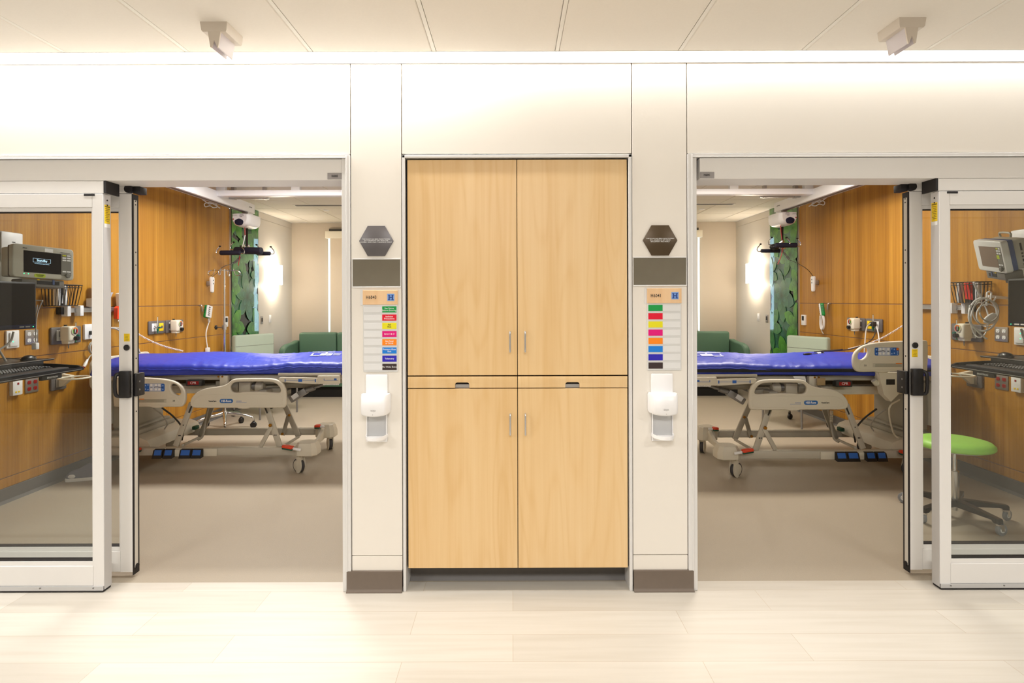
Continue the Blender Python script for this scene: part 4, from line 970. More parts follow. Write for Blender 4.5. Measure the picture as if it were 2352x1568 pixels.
    MB().text('Hill-Rom', 0.026, YT((u0 + u1) / 2, (w0 + w1) / 2, YN - 0.0188), bold=0.0006, sx=0.92).build('badge_lettering', M_WPRINT, rl)
    s1, s2 = ((1028, 600), (1310, 600)); v = P(*C3([s1])[0], YN); MB().text('VersaCare', 0.017, YT(v[0], v[2], YN - 0.0175), bold=0.0006, sx=0.9).build('model_lettering', M_DPRINT, rl)
    v = P(*C3([s2])[0], YN); MB().text('ADVANCE', 0.012, YT(v[0] - 0.02, v[2], YN - 0.0175), sx=0.8).build('model_lettering', M_BLUEP, rl)
    MB().box(v[0] - 0.045, v[0] + 0.045, YN - 0.0176, YN - 0.0172, v[2] - 0.011, v[2] - 0.009).build('blue_line', M_BLUEP, rl)
    # arms that carry the rail
    MB().box(P(470, 900, YN + .04)[0], P(490, 900, YN + .04)[0], YN + 0.017, YN + 0.13, 0.66, 0.74, 0.008).build('rail_arm', M_BEIGE2, t); MB().box(P(595, 900, YN + .04)[0], P(615, 900, YN + .04)[0], YN + 0.017, YN + 0.13, 0.66, 0.74, 0.008).build('rail_arm', M_BEIGE2, t)
    # ---- head side rail: lowered in the left room, raised in the right
    dz = 0.0; dx = 0.0
    if on: dz = 0.30; dx = -0.0
    o2 = C3([(80, 362), (200, 365), (300, 368), (440, 374), (560, 385), (650, 405), (710, 440), (748, 485), (762, 540), (758, 600), (738, 640), (700, 658), (560, 658), (540, 662), (500, 668), (440, 666), (400, 657), (250, 656), (80, 656), (55, 620), (50, 400)])
    h2 = [(250 + a / 4.2764, 780 + c / 4.2764) for a, c in circ(664, 486, 66, 20, 38, R(52))]
    yr = YN - (0.0 if not on else 0.02)
    rl2 = MB().plate([pr(smooth2(o2, 3), yr), pr(h2, yr)], lambda a, c, w: (a + dx, yr + w, c + dz), 0.034, 0.012, 4).build('head_side_rail', M_BEIGE, t, ang=60)
    def q2(a, c): v = P(*C3([(a, c)])[0], yr); return v[0] + dx, v[2] + dz
    g = MB(); g.tube([(q2(a, c)[0], yr - 0.0165, q2(a, c)[1]) for a, c in [(80, 400), (300, 400), (560, 410), (590, 450), (620, 520), (690, 580), (700, 620), (680, 635), (500, 638), (300, 638), (80, 638)]], 0.0022, 6, smooth=4); g.build('moulded_ridge', M_BEIGE, rl2)
    u0, w0 = q2(330, 428); u1, w1 = q2(560, 503); fy = yr - 0.0175
    pn = MB().plate([rrect(u0, u1, w1, w0, 0.012)], lambda a, c, w: (a, fy + w, c), 0.002).build('control_panel', M_BLUEP, rl2)
    a0, _ = q2(412, 428); a1, _ = q2(528, 503)
    MB().box(a0, a1, fy - 0.0016, fy, w1 + 0.002, w0 - 0.002).build('pale_field', M_PANELL, rl2)
    bt = MB()
    for xx in (432, 476, 508):
        for zz_ in (442, 484):
            u, w = q2(xx, zz_); bt.cyl((u, fy - 0.004, w), (u, fy, w), 0.0095, n=16, bev=0.002)
    bt.build('round_keys', M_WHITE, rl2)
    u, w = q2(344, 443); MB().box(u - 0.009, u + 0.009, fy - 0.0022, fy, w - 0.010, w + 0.010).build('nurse_key', mat('orange_key', 'f08020', 0.4), rl2)
    bt = MB()
    for xx, zz_ in ((374, 446), (398, 440), (374, 482), (398, 486), (344, 470), (344, 490), (544, 448), (544, 484)):
        u, w = q2(xx, zz_); bt.box(u - 0.005, u + 0.005, fy - 0.0018, fy, w - 0.006, w + 0.006, 0.001, 1)
    bt.build('small_keys', mat('pale_blue_key', '9db8e6', 0.4), rl2)
    bt = MB(); u0, w0 = q2(455, 458)
    for k in range(7): bt.box(u0 + 0.004 + k * 0.0105, u0 + 0.0125 + k * 0.0105, fy - 0.002, fy, w0 - 0.006 + 0.003 * math.sin(k), w0 - 0.001 + 0.003 * math.sin(k))
    u, w = q2(432, 463); bt.box(u - 0.009, u + 0.009, fy - 0.002, fy, w - 0.002, w + 0.002); bt.build('panel_icons', M_DPRINT, rl2)
    u0, w0 = q2(302, 580); u1, w1 = q2(578, 604)
    wl = MB()
    for k in range(5): wl.box(u0, u1 - 0.02 * (k % 2), yr - 0.0176, yr - 0.0168, w0 - 0.0045 - k * 0.0055, w0 - 0.002 - k * 0.0055)
    wl.build('warning_print', mat('warning_print_grey', '6d6a55', 0.6), rl2)
    MB().box(u0, u0 + 0.05, yr - 0.0180, yr - 0.0168, w0 - 0.0035, w0 + 0.004).build('orange_mark', mat('orange_key', 'f08020', 0.4), rl2)
    u, w = q2(650, 597); MB().text('30', 0.022, YT(u, w, yr - 0.0175)).build('angle_mark', M_DPRINT, rl2)
    if on:   # exposed arms under the raised rail
        for k, px in enumerate((300, 375)):
            X = P(px, 900, YN)[0]
            a = MB(); a.tube([(X, YN + 0.03, 0.83), (X - 0.03 * (1 if k else -1), YN + 0.03, 0.80), (X - 0.06 * (1 if k else -1), YN + 0.02, 0.86), (X - 0.05, YN + 0.0, 0.93)], 0.022, 12, smooth=5)
            a.build('rail_arm', M_BEIGE, t)
        a = MB(); X = P(345, 900, YN)[0]
        a.prism([(X - 0.10, 0.90), (X + 0.10, 0.90), (X + 0.06, 0.72), (X + 0.00, 0.66), (X - 0.06, 0.72)], lambda p, r, w: (p, w, r), YN - 0.02, YN + 0.05).build('rail_latch', M_BEIGE, t)
        MB().box(X - 0.03, X + 0.04, YN - 0.022, YN - 0.018, 0.80, 0.845).build('latch_opening', M_DPRINT, t)
        # tag hanging from the deck
        a0, a1 = -2.32, 0
        tg = MB(); tg.prism([(-2.40, 0.865), (-2.30, 0.868), (-2.345, 0.800), (-2.415, 0.805)], lambda p, r, w: (p, w, r), YN + 0.02, YN + 0.021).build('paper_tag', M_SLIDE, t)
        MB().box(-2.27 - 0.3, -2.20 - 0.3, YN + 0.02, YN + 0.03, 0.79, 0.85, 0.003).build('tan_flap', mat('tan_card', 'a58c66', 0.7), t)
    else:
        # slit panel glimpsed beside the post
        X0, X1 = P(259, 925, 1.95)[0], P(276, 925, 1.95)[0]
    # cables hanging
    c = MB(); c.tube([P(372, 936, 2.2), P(400, 958, 2.3), P(420, 985, 2.4), P(418, 1010, 2.5)], 0.008, 8, smooth=5); c.build('cable', M_CABLED, t)
    c = MB(); c.tube([P(352, 938, 2.25), P(372, 952, 2.3), P(384, 972, 2.35), P(378, 985, 2.4)], 0.006, 8, smooth=5); c.build('cable', M_CABLE, t)
    c = MB(); c.tube([P(480, 930, 2.55), P(472, 965, 2.55), P(466, 1000, 2.5), P(455, 1010, 2.45)], 0.010, 8, smooth=5); c.build('cable', M_BEIGE2, t)
    if on:
        c = MB(); c.tube([P(352 - 30, 915, 2.0), P(345, 935, 2.0), P(335, 990, 2.1), P(312, 1010, 2.1)], 0.007, 8, smooth=5); c.build('cable', M_CREAM, t)
        c = MB(); n = 60; a_, b_ = Vector(P(470, 940, 2.5)), Vector(P(471, 965, 2.5))
        c.tube([a_.lerp(b_, k / n) + Vector((0.012 * math.cos(k * 1.2), 0.012 * math.sin(k * 1.2), 0)) for k in range(n)], 0.003, 6); c.build('coiled_lead', M_CREAM, t)

    # ---- mattress
    lab = 'blue vinyl mattress on the %s bed, %s' % (side, 'smooth with creases along its edge' if not on else 'with a dark zip band along its side')
    mo = bpy.data.objects.new
    t2 = thing('mattress', (-2.55, 2.4, 0.862), lab, 'mattress')
    x0, x1, y0, y1 = -3.62, -1.42, 1.915, 2.885
    nx_, ny = 150, 60
    def hgt(u, v):
        x = x0 + u * (x1 - x0); y = y0 + v * (y1 - y0)
        e = min(v, 1 - v) * (y1 - y0); f = min(u, 1 - u) * (x1 - x0)
        crown = 0.06 * (math.sin(math.pi * v) ** 0.6)
        z = 0.940 + crown
        z += 0.016 * math.exp(-((u - 0.33) / 0.14) ** 2) * math.sin(math.pi * v) + 0.016 * math.exp(-((u - 0.85) / 0.2) ** 2)
        if on: z += 0.0
        z -= 0.012 * math.exp(-((u - 0.6) / 0.12) ** 2)
        # pull creases running in from the near edge
        near = math.exp(-v * 4.5)
        n1 = noise.noise(Vector((x * 16 + y * 7, y * 2.2 - x * 1.2, 3.1 + (5 if on else 0))))
        z += 0.012 * near * abs(n1) + 0.004 * noise.noise(Vector((x * 2, y * 2, 1.7 + (9 if on else 0))))
        n3 = noise.noise(Vector((x * 5.5 + y * 4, y * 4 - x * 2.5, 8.1 + (4 if on else 0))))
        z += 0.005 * max(0, 1 - abs(n3) * 9) ** 2 * (0.3 + u)
        rr = 0.035
        if e < rr: z -= rr * (1 - math.sqrt(max(0, 1 - (1 - e / rr) ** 2))) * 0.9
        if f < rr: z -= rr * (1 - math.sqrt(max(0, 1 - (1 - f / rr) ** 2))) * 0.9
        return x, y, z
    vs = []; fs = []
    vv = [0, .003, .008, .016, .028, .045] + [0.045 + 0.91 * k / (ny - 11) for k in range(1, ny - 11)] + [.955, .972, .984, .992, .997, 1]
    uu = [0, .002, .005, .01] + [0.01 + 0.98 * k / (nx_ - 7) for k in range(1, nx_ - 7)] + [.99, .995, .998, 1]
    for u in uu:
        for v in vv: vs.append(hgt(u, v))
    A, B_ = len(uu), len(vv)
    for i in range(A - 1):
        for j in range(B_ - 1): fs.append((i * B_ + j, (i + 1) * B_ + j, (i + 1) * B_ + j + 1, i * B_ + j + 1))
    # skirt
    per = [i * B_ for i in range(A)] + [(A - 1) * B_ + j for j in range(1, B_)] + [i * B_ + B_ - 1 for i in range(A - 2, -1, -1)] + [j for j in range(B_ - 2, 0, -1)]
    m_ = len(per); base = len(vs); lv = 5
    cxm_, cym_ = (x0 + x1) / 2, (y0 + y1) / 2
    for l in range(1, lv + 1):
        for k, p_ in enumerate(per):
            x, y, z = vs[p_]; zb = 0.868 + 0.008 * math.sin(x * 2.6 + 1) * (1 if y < 2.4 else 0)
            f = l / lv
            w = 0.006 * noise.noise(Vector((x * 11, y * 11, l * 0.8))) + 0.004
            s_ = Vector((x - cxm_, (y - cym_) * 2.3)).normalized()
            vs.append((x + (0.0 if abs(x - cxm_) < 1.0 else (w - 0.006 * f) * (1 if x > cxm_ else -1)), y + (w + 0.004 * math.sin(f * 3.1) - 0.012 * f) * (-1 if y < cym_ else 1), z + (zb - z) * f))
    prev = per
    for l in range(lv):
        cur = [base + l * m_ + k for k in range(m_)]
        for k in range(m_): fs.append((prev[k], prev[(k + 1) % m_], cur[(k + 1) % m_], cur[k]))
        prev = cur
    fs.append(tuple(prev))
    MB().add(vs, fs).build('cover', M_MATT, t2, ang=60)
    pp = [hgt(0.01 + 0.98 * k / 110, 0.0) for k in range(111)]
    MB().tube([(a, y0 - 0.004, c + 0.004) for a, _, c in pp], 0.0045, 8).build('piping', M_MATT, t2)
    if on:
        z = MB(); z.prism([(y0 - 0.012, 0.900), (y0 - 0.006, 0.925), (y0 + 0.02, 0.925), (y0 + 0.02, 0.900)], lambda p, r, w: (w, p, r), x0 + 0.1, x1 - 0.01); z.build('zip_band', M_ZIP, t2)
    # pale printed marks near the foot
    M = MB()
    def mark(px0, px1, py0, py1, skew=0):
        q = []
        for a, c in ((px0, py1), (px1, py1), (px1 + skew, py0), (px0 + skew, py0)): q.append((a, c))
        z = 1.0
        out = []
        for a, c in q:
            # intersect with the top surface
            yy = 2.2
            for _ in range(14):
                X, _, Z = P(a, c, yy); u = (X - x0) / (x1 - x0); v = (yy - y0) / (y1 - y0)
                Zs = hgt(min(max(u, 0), 1), min(max(v, 0), 1))[2]; yy += (Z - Zs) * 3.2; yy = min(max(yy, 1.93), 2.86)
            X, _, Z = P(a, c, yy); out.append((X, yy, Zs + 0.004))
        M.add(out, [(0, 1, 2, 3)])
    for a in ((712, 733, 816.5, 818, 0), (712, 716, 812, 818, 6), (718, 770, 808.6, 810, 0), (733, 760, 812, 817, 6), (744, 748, 809, 816, 6), (766, 783, 812, 813, 2), (764, 780, 815, 816, 2)):
        mark(*a)
    M.build('printed_mark', mat('faded_white_print', 'b9c0ee', 0.5), t2)
bed('left'); bed('right'); mir(False)
# ================================================================== furnishings of each room (measured in the left room, mirrored for the right)
XW = -3.80
M_SAGE = mat('sage_fabric', 'abb9a7', 0.75, bump=0.35, bscale=350, sheen=0.2, var=0.04)
M_GREENV = mat('green_upholstery', '54755f', 0.55, bump=0.25, bscale=300, var=0.04)
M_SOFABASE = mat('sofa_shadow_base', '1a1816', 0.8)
M_NAVY = mat('navy_padding', '14142a', 0.6, bump=0.2, bscale=400)
M_SCONCE = mat('sconce_glass', 'fff6ea', 0.4, emit='fff0da', es=7.0)
M_STEEL = mat('brushed_steel_plate', 'a8a19a', 0.35, 0.7)
M_GREEN = mat('bright_green_rubber', '0c8a3c', 0.45)
M_CLEAR = glass('clear_acrylic', (0.9, 0.93, 0.93), 0.08)

def mural(side, seed):
    rnd = random.Random(seed); y0, y1, z0, z1 = 4.66, 5.452, 0.11, 2.845
    t = thing('mural_panel', (XW, (y0 + y1) / 2, z0), 'tall glossy wall panel printed with green succulent leaves in the %s room' % side, 'wall panel')
    b = MB(); b.box(XW + 0.0005, XW + 0.012, y0, y1, z0, z1)
    m = bpy.data.materials.get('mural_print')
    if not m:
        m = bpy.data.materials.new('mural_print'); m.use_nodes = True; nt = m.node_tree; p = nt.nodes['Principled BSDF']
        a = nt.nodes.new('ShaderNodeVertexColor'); a.layer_name = 'Col'; nt.links.new(a.outputs[0], p.inputs['Base Color'])
        p.inputs['Roughness'].default_value = 0.35; p.inputs['Coat Weight'].default_value = 0.6; p.inputs['Coat Roughness'].default_value = 0.03; p.inputs['Coat IOR'].default_value = 1.5; p.inputs['Specular IOR Level'].default_value = 0.2
    g = MB(); dark = (0.006, 0.012, 0.008)
    X = XW + 0.0125
    g.add([(X, y0, z0), (X, y1, z0), (X, y1, z1), (X, y0, z1)], [(0, 1, 2, 3)], dark)
    cnt = [0]
    def clip(poly, cols):
        # clip against the panel rectangle
        for ax, lim, sg in ((0, y0, 1), (0, y1, -1), (1, z0, 1), (1, z1, -1)):
            o = []; oc = []
            n = len(poly)
            for i in range(n):
                a, c = poly[i], poly[(i + 1) % n]; ca, cc = cols[i], cols[(i + 1) % n]
                ia, ic = (a[ax] - lim) * sg >= 0, (c[ax] - lim) * sg >= 0
                if ia: o.append(a); oc.append(ca)
                if ia != ic:
                    f = (lim - a[ax]) / (c[ax] - a[ax]); o.append((a[0] + (c[0] - a[0]) * f, a[1] + (c[1] - a[1]) * f)); oc.append(tuple(ca[k] + (cc[k] - ca[k]) * f for k in range(3)))
            poly, cols = o, oc
            if len(poly) < 3: return None, None
        return poly, cols
    def leaf(cy, cz, ang, L, w, hue):
        cnt[0] += 1; x = X + 0.00004 * cnt[0]
        n = 12; rim = []
        def at(s, side_):
            ww = w * (math.sin(math.pi * min(1, s ** 0.9 * 0.98 + 0.02)) ** 0.75) * (0.55 + 0.75 * s if s < 0.75 else 1.11 - (s - 0.75) * 0.2)
            a, c = s * L, side_ * ww
            return (cy + a * math.cos(ang) - c * math.sin(ang), cz + a * math.sin(ang) + c * math.cos(ang))
        ss = [k / n for k in range(n + 1)]
        lt = [0.05 + 0.05 * max(hue, 0), 0.20 + 0.16 * max(hue, -.2), 0.03 + 0.10 * max(0, min(1, 1 - hue))]
        base = (0.006, 0.045, 0.010)
        def colr(s, edge):
            f = min(1, s * 1.15) ** 1.1
            c = [base[k] + (lt[k] - base[k]) * f * 0.62 for k in range(3)]
            if edge: c = [c[0] * 1.3 + 0.07 * f, c[1] * 1.3 + 0.13 * f, c[2] * 1.2 + 0.04 * f] if hue > -.2 else c
            return tuple(k_ * 1.3 for k_ in c)
        for sd in (1, -1):
            for k in range(n):
                for e0, e1 in ((0.0, 0.90), (0.90, 1.0)):
                    q = [at(ss[k], sd * e0), at(ss[k + 1], sd * e0), at(ss[k + 1], sd * e1), at(ss[k], sd * e1)]
                    c = [colr(ss[k], 0), colr(ss[k + 1], 0), colr(ss[k + 1], 0), colr(ss[k], 0)] if e0 == 0 else [colr(ss[k], 0), colr(ss[k + 1], 0), colr(ss[k + 1], 1), colr(ss[k], 1)]
                    q, c = clip(q, c)
                    if q: g.add([(x, a, b_) for a, b_ in q], [tuple(range(len(q)))], lambda i, c=c: c[i])
    def rosette(cy, cz, r, hue, rings=3):
        for ri in range(rings):
            f = 1 - ri * 0.30; nL = 6 - (ri > 1)
            off = rnd.random() * 6.28
            for k in range(nL):
                leaf(cy, cz, off + k * 2 * math.pi / nL + rnd.uniform(-.12, .12), r * f * rnd.uniform(0.9, 1.1), r * f * 0.265 * rnd.uniform(0.9, 1.15), hue + rnd.uniform(-.25, .25))
    for q in range(44): rosette(rnd.uniform(y0, y1), z0 + (z1 - z0) * (q + .5) / 44, rnd.uniform(.16, .24), rnd.choice((-0.5, -0.1, 0.1)), 1)
    for cy, cz, r, h in ((4.74, 2.66, .36, 1.0), (5.42, 2.38, .36, .9), (4.86, 2.12, .32, .8), (5.10, 1.56, .37, .15), (4.66, 1.72, .25, .9), (4.68, 1.16, .34, 1.0), (5.44, 1.12, .34, .6),
                         (4.98, 0.66, .38, 1.1), (5.40, .52, .30, .9), (5.1, .2, .34, 1.0), (5.30, 2.78, .25, .8), (5.42, 1.9, .22, .5)):
        rosette(cy, cz, r, h + rnd.uniform(-.1, .1), 3)
    b.build('backing', M_GPLATE, t)
    g.build('printed_leaves', m, t, ang=10)
    e = MB(); e.box(XW, XW + 0.018, y0 - 0.008, y0, z0, z1); e.build('edge_trim', M_ALU2, t)
    e = MB(); e.box(XW, XW + 0.018, y1, y1 + 0.008, z0, z1); e.build('edge_trim', M_ALU2, t)

def sconce(side):
    t = thing('wall_sconce', (XW, 5.98, 1.76), 'glowing curved glass wall light beside the mural in the %s room' % side, 'wall light')
    b = MB(); y0, y1, z0, z1 = 5.80, 6.17, 1.765, 2.07
    n = 14; pts = []
    for k in range(n + 1):
        u = k / n; pts.append((y0 + (y1 - y0) * u, XW + 0.035 + 0.115 * math.sin(math.pi * u) ** 0.6))
    vs = [(x, y, z) for z in (z0, z1) for y, x in pts] + [(x - 0.006, y, z) for z in (z0, z1) for y, x in pts]
    m_ = n + 1; fs = [(k, k + 1, m_ + k + 1, m_ + k) for k in range(n)] + [(2 * m_ + k, 2 * m_ + k + 1, 3 * m_ + k + 1, 3 * m_ + k) for k in range(n)]
    fs += [(k, k + 1, 2 * m_ + k + 1, 2 * m_ + k) for k in range(n)] + [(m_ + k, m_ + k + 1, 3 * m_ + k + 1, 3 * m_ + k) for k in range(n)]
    b.add(vs, fs).build('glass_shade', M_SCONCE, t)
    MB().box(XW, XW + 0.02, 5.90, 6.07, 1.84, 2.0, 0.004).build('back_plate', M_ALU2, t)
    b = MB()
    for z in (z0 - 0.006, z1 + 0.006): b.cyl((XW + 0.13, 5.93, z), (XW + 0.15, 5.93, z), 0.008, n=10).bar((XW, 5.93, z), (XW + 0.14, 5.93, z), 0.012, 0.004)
    b.build('clip', M_CHROME, t)
    l = bpy.data.lights.new('sconce_bulb', 'POINT'); l.energy = 8; l.color = (1, 0.88, 0.72); l.shadow_soft_size = 0.05
    for dz in (0.14, -0.14):
        o = bpy.data.objects.new('sconce_bulb', l); o.location = T((XW + 0.075, 5.98, 1.918 + dz * 1.25)) - rootloc(t); COL.objects.link(o); o.parent = t

def wall_plate(name, y0, y1, z0, z1, m, label, cat, depth=0.008, bev=0.003):
    t = thing(name, (XW + depth / 2, (y0 + y1) / 2, z0), label, cat)
    MB().box(XW - 0.0005, XW + depth, y0, y1, z0, z1, bev).build('cover_plate', m, t); return t
def receptacle(t, y, z, m, x=XW + 0.008, r=0.0165):
    o = MB().plate([[(y + a, z + b_) for a, b_ in rrect(-r, r, -r * .86, r * .86, r * 0.6)]], lambda a, c, w: (x + w + 0.001, a, c), 0.003, 0.0008, 1).build('receptacle', m, t)
    s = MB()
    for dy, h in ((-0.006, 0.0075), (0.006, 0.006)): s.box(x + 0.0024, x + 0.0030, y + dy - 0.001, y + dy + 0.001, z + 0.001, z + 0.001 + h)
    s.cyl((x + 0.0024, y, z - 0.007), (x + 0.0030, y, z - 0.007), 0.0026, n=10); s.build('slots', M_DPRINT, o)

def regulator(t_, y, z, lab, flip=1):
    "cream suction regulator with a dial, black knob and hose barb"
    t = thing('suction_regulator', (XW + 0.02, y, z - 0.07), lab, 'medical regulator')
    xb, xf = XW + 0.045, XW + 0.130
    b = MB(); b.box(xb, xf, y - 0.042, y + 0.042, z - 0.055, z + 0.072, 0.018, 4).box(xb + 0.01, xf - 0.015, y - 0.034, y + 0.034, z - 0.075, z - 0.03, 0.008); b.build('body', M_CREAM, t)
    MB().box(XW + 0.008, xb + 0.01, y - 0.018, y + 0.018, z - 0.02, z + 0.03, 0.005).build('coupling', M_GREYMET, t)
    d = MB().cyl((xf - 0.002, y + 0.012, z + 0.032), (xf + 0.006, y + 0.012, z + 0.032), 0.030, n=28).build('dial', M_DPRINT, t)
    for a0, a1, cc in ((0.35, 1.0, 'orange_key'), (-0.15, 0.35, 'dial_red'), (1.0, 1.45, 'dial_green')):
        mm = MATS.get(cc) or mat(cc, {'dial_red': 'c82020', 'dial_green': '6cae2c', 'orange_key': 'f08020'}[cc], 0.4)
        rg = MB(); n = 10; vs = []
        for k in range(n + 1):
            a = math.pi * (a0 + (a1 - a0) * k / n) - 0.6
            for r in (0.019, 0.028): vs.append((xf + 0.0068, y + 0.012 + r * math.cos(a), z + 0.032 + r * math.sin(a)))
        rg.add(vs, [(2 * k, 2 * k + 1, 2 * k + 3, 2 * k + 2) for k in range(n)]).build('dial_arc', mm, d)
    MB().box(xf + 0.0068, xf + 0.008, y + 0.010, y + 0.014, z + 0.018, z + 0.050, M=None).build('needle', M_WPRINT, d)
    MB().lathe([(0.030, 0), (0.034, 0.002), (0.034, 0.008), (0.030, 0.009)], (xf - 0.001, y + 0.012, z + 0.032), (1, 0, 0), 28).build('bezel', M_CREAM, d)
    MB().lathe([(0, 0.034), (0.016, 0.034), (0.018, 0.030), (0.018, 0.006), (0.013, 0.0)], (xf - 0.004, y + 0.018, z - 0.030), (1, 0, 0), 20).build('knob', M_BLACK, t)
    MB().cyl((xb + 0.02, y, z + 0.066), (xb + 0.02, y, z + 0.084), 0.012, n=14).build('top_knob', M_BLACK, t)
    MB().tube([(xb + 0.045, y, z - 0.070), (xb + 0.045, y, z - 0.085), (xb + 0.045, y, z - 0.090), (xb + 0.045, y, z - 0.098), (xb + 0.045, y, z - 0.115)], [0.006, 0.006, 0.004, 0.005, 0.003], 10).build('hose_barb', M_GREYMET, t)
    return t
def flowmeter(y, z, lab):
    t = thing('flowmeter', (XW + 0.03, y, z - 0.05), lab, 'flowmeter')
    x = XW + 0.065
    MB().tube([(x, y, z + 0.0), (x, y, z + 0.11)], 0.0085, 14).build('clear_tube', M_CLEAR, t)
    MB().tube([(x, y, z + 0.01), (x, y, z + 0.10)], 0.003, 8).build('float_rod', M_WHITE, t)
    MB().cyl((x, y, z - 0.018), (x, y, z + 0.004), 0.011, n=16).cyl((XW + 0.008, y, z - 0.008), (x, y, z - 0.008), 0.009, n=12).build('fitting', M_CHROME, t)
    MB().cyl((x, y, z - 0.008), (x + 0.032, y, z - 0.008), 0.010, n=16, bev=.002).build('valve_knob', mat('teal_knob', '0d6b5a', 0.4), t)
    MB().tube([(x, y, z - 0.018), (x, y, z - 0.034), (x, y, z - 0.040), (x, y, z - 0.066)], [0.011, 0.011, 0.007, 0.004], 12).build('nozzle', MATS.get('green_nozzle') or mat('green_nozzle', '0c7d50', 0.4), t)

def furnish(side):
    on = side == 'right'; mir(on); S_ = side
    rm = 'in the %s room' % side
    mural(side, 11 if not on else 23)
    sconce(side)
    # switches on the far part of the wall
    t = wall_plate('dimmer_switch', 5.57, 5.645, 1.155, 1.275, M_STEEL, 'small steel-framed switch plate on the pale wall, nearest the mural %s' % rm, 'switch'); MB().box(XW + 0.008, XW + 0.014, 5.592, 5.622, 1.19, 1.25, 0.002).build('rocker', M_DPRINT, t)
    t = wall_plate('light_switch', 5.86, 5.935, 1.165, 1.285, M_WHITE, 'white switch plate on the pale wall below the sconce %s' % rm, 'switch'); MB().box(XW + 0.008, XW + 0.014, 5.882, 5.912, 1.195, 1.255, 0.002).build('rocker', M_WHITE, t)
    # thermostat and outlet
    t = wall_plate('thermostat', 4.47, 4.56, 1.165, 1.30, M_WHITE, 'white thermostat on the wood wall beside the mural %s' % rm, 'thermostat', 0.025)
    MB().box(XW + 0.025, XW + 0.0262, 4.488, 4.542, 1.225, 1.285).build('display', M_DPRINT, t)
    # ---- ceiling hoist
    mir(on, dx=0, dy=0)
    t = thing('hoist_beam', (-3.38, 2.6, 2.63), 'long white hoist track beam under the ceiling along the wood wall %s' % rm, 'ceiling beam')
    MB().box(-3.43, -3.33, 0.45, 4.37, 2.632, 2.752, 0.006).build('beam', M_WHITE, t)
    MB().box(-3.435, -3.428, 0.45, 4.37, 2.632, 2.640).box(-3.40, -3.36, 0.45, 4.35, 2.628, 2.633).build('lower_lip', M_GPLATE, t)
    for y in (0.9, 2.4, 3.9): MB().box(-3.41, -3.35, y - 0.04, y + 0.04, 2.752, ROOMC + .001, 0.003).build('hanger_bracket', M_ALU, t)
    MB().text('guldmann', 0.022, lambda a, c, w: (-3.3295 + w, 4.25 + a, 2.70 + c)).build('lettering', M_GPLATE, t)
    t = thing('patient_hoist', (-3.40, 4.27, 2.43), 'white ceiling hoist motor with strap and padded spreader bar %s' % rm, 'patient hoist')
    # motor: rounded box
    xm0, xm1, ym0, ym1, zm0, zm1 = -3.50, -3.275, 4.08, 4.46, 2.435, 2.60
    b = MB(); n = 16; rings = []
    for k in range(n + 1):
        u = -1 + 2 * k / n; y = (ym0 + ym1) / 2 + u * (ym1 - ym0) / 2; f = (1 - abs(u) ** 5 * 0.25)
        sec = smooth2([(xm0 + 0.015, zm1), (xm1 - 0.015, zm1), (xm1, zm1 - 0.03), (xm1 + 0.002, (zm0 + zm1) / 2), (xm1 - 0.02, zm0 + 0.025), ((xm0 + xm1) / 2 + 0.03, zm0), ((xm0 + xm1) / 2 - 0.03, zm0), (xm0 + 0.02, zm0 + 0.025), (xm0 - 0.002, (zm0 + zm1) / 2), (xm0, zm1 - 0.03)], 3)
        cx_, cz__ = (xm0 + xm1) / 2, zm1 - 0.04
        rings.append([(cx_ + (a - cx_) * f, y, cz__ + (c - cz__) * f) for a, c in sec])
    m_ = len(rings[0]); vs = [v for q in rings for v in q]; fs = [(i * m_ + k, i * m_ + (k + 1) % m_, (i + 1) * m_ + (k + 1) % m_, (i + 1) * m_ + k) for i in range(n) for k in range(m_)]
    fs += [tuple(range(m_)), tuple(n * m_ + k for k in range(m_))]
    mo = b.add(vs, fs).build('motor_housing', M_WHITE, t, ang=40)
    MB().box(-3.42, -3.34, 4.2, 4.34, 2.585, 2.64, 0.004).build('trolley', M_ALU, t)
    xc = -3.395
    MB().plate([smooth2([(xc - 0.055, 2.495), (xc - 0.04, 2.515), (xc, 2.53), (xc + 0.04, 2.515), (xc + 0.055, 2.49), (xc + 0.04, 2.455), (xc, 2.447), (xc - 0.04, 2.46)], 3)], lambda a, c, w: (a, ym0 - 0.001 + w, c), 0.006, 0.001).build('strap_opening', MATS.get('deep_navy') or mat('deep_navy', '0c0f33', 0.5), mo)
    b = MB(); b.box(xc - 0.08, xc - 0.063, ym0 - 0.002, ym0, 2.518, 2.53); b.build('red_stripe_mark', M_REDP, mo)
    b = MB()
    for k, (a, w_) in enumerate(((0.01, 0.045), (0.005, 0.055), (0.01, 0.03))): b.box(xc + a, xc + a + w_, ym0 - 0.002, ym0, 2.578 - k * 0.014, 2.583 - k * 0.014)
    b.box(xc - 0.08, xc - 0.02, ym0 - 0.002, ym0, 2.565, 2.567).box(xc - 0.08, xc - 0.03, ym0 - 0.002, ym0, 2.573, 2.575).build('printed_notes', M_GPLATE, mo)
    # strap, coupling
    zs = 2.14 + 0.05
    sy = 4.27; sx = P(567, 540, sy)[0]
    MB().box(sx - 0.014, sx + 0.014, sy - 0.003, sy + 0.003, zs + 0.01, 2.45, 0.001, 1).build('lifting_strap', M_BLACK, t)
    b = MB(); b.box(sx - 0.035, sx - 0.015, sy - 0.015, sy + 0.015, zs - 0.045, zs + 0.035, 0.006).box(sx + 0.015, sx + 0.035, sy - 0.015, sy + 0.015, zs - 0.045, zs + 0.035, 0.006).box(sx - 0.03, sx + 0.03, sy - 0.02, sy + 0.02, zs - 0.04, zs - 0.012, 0.006).cyl((sx, sy, zs - 0.09), (sx, sy, zs - 0.03), 0.013, n=12)
    b.build('coupling', M_CHROME, t)
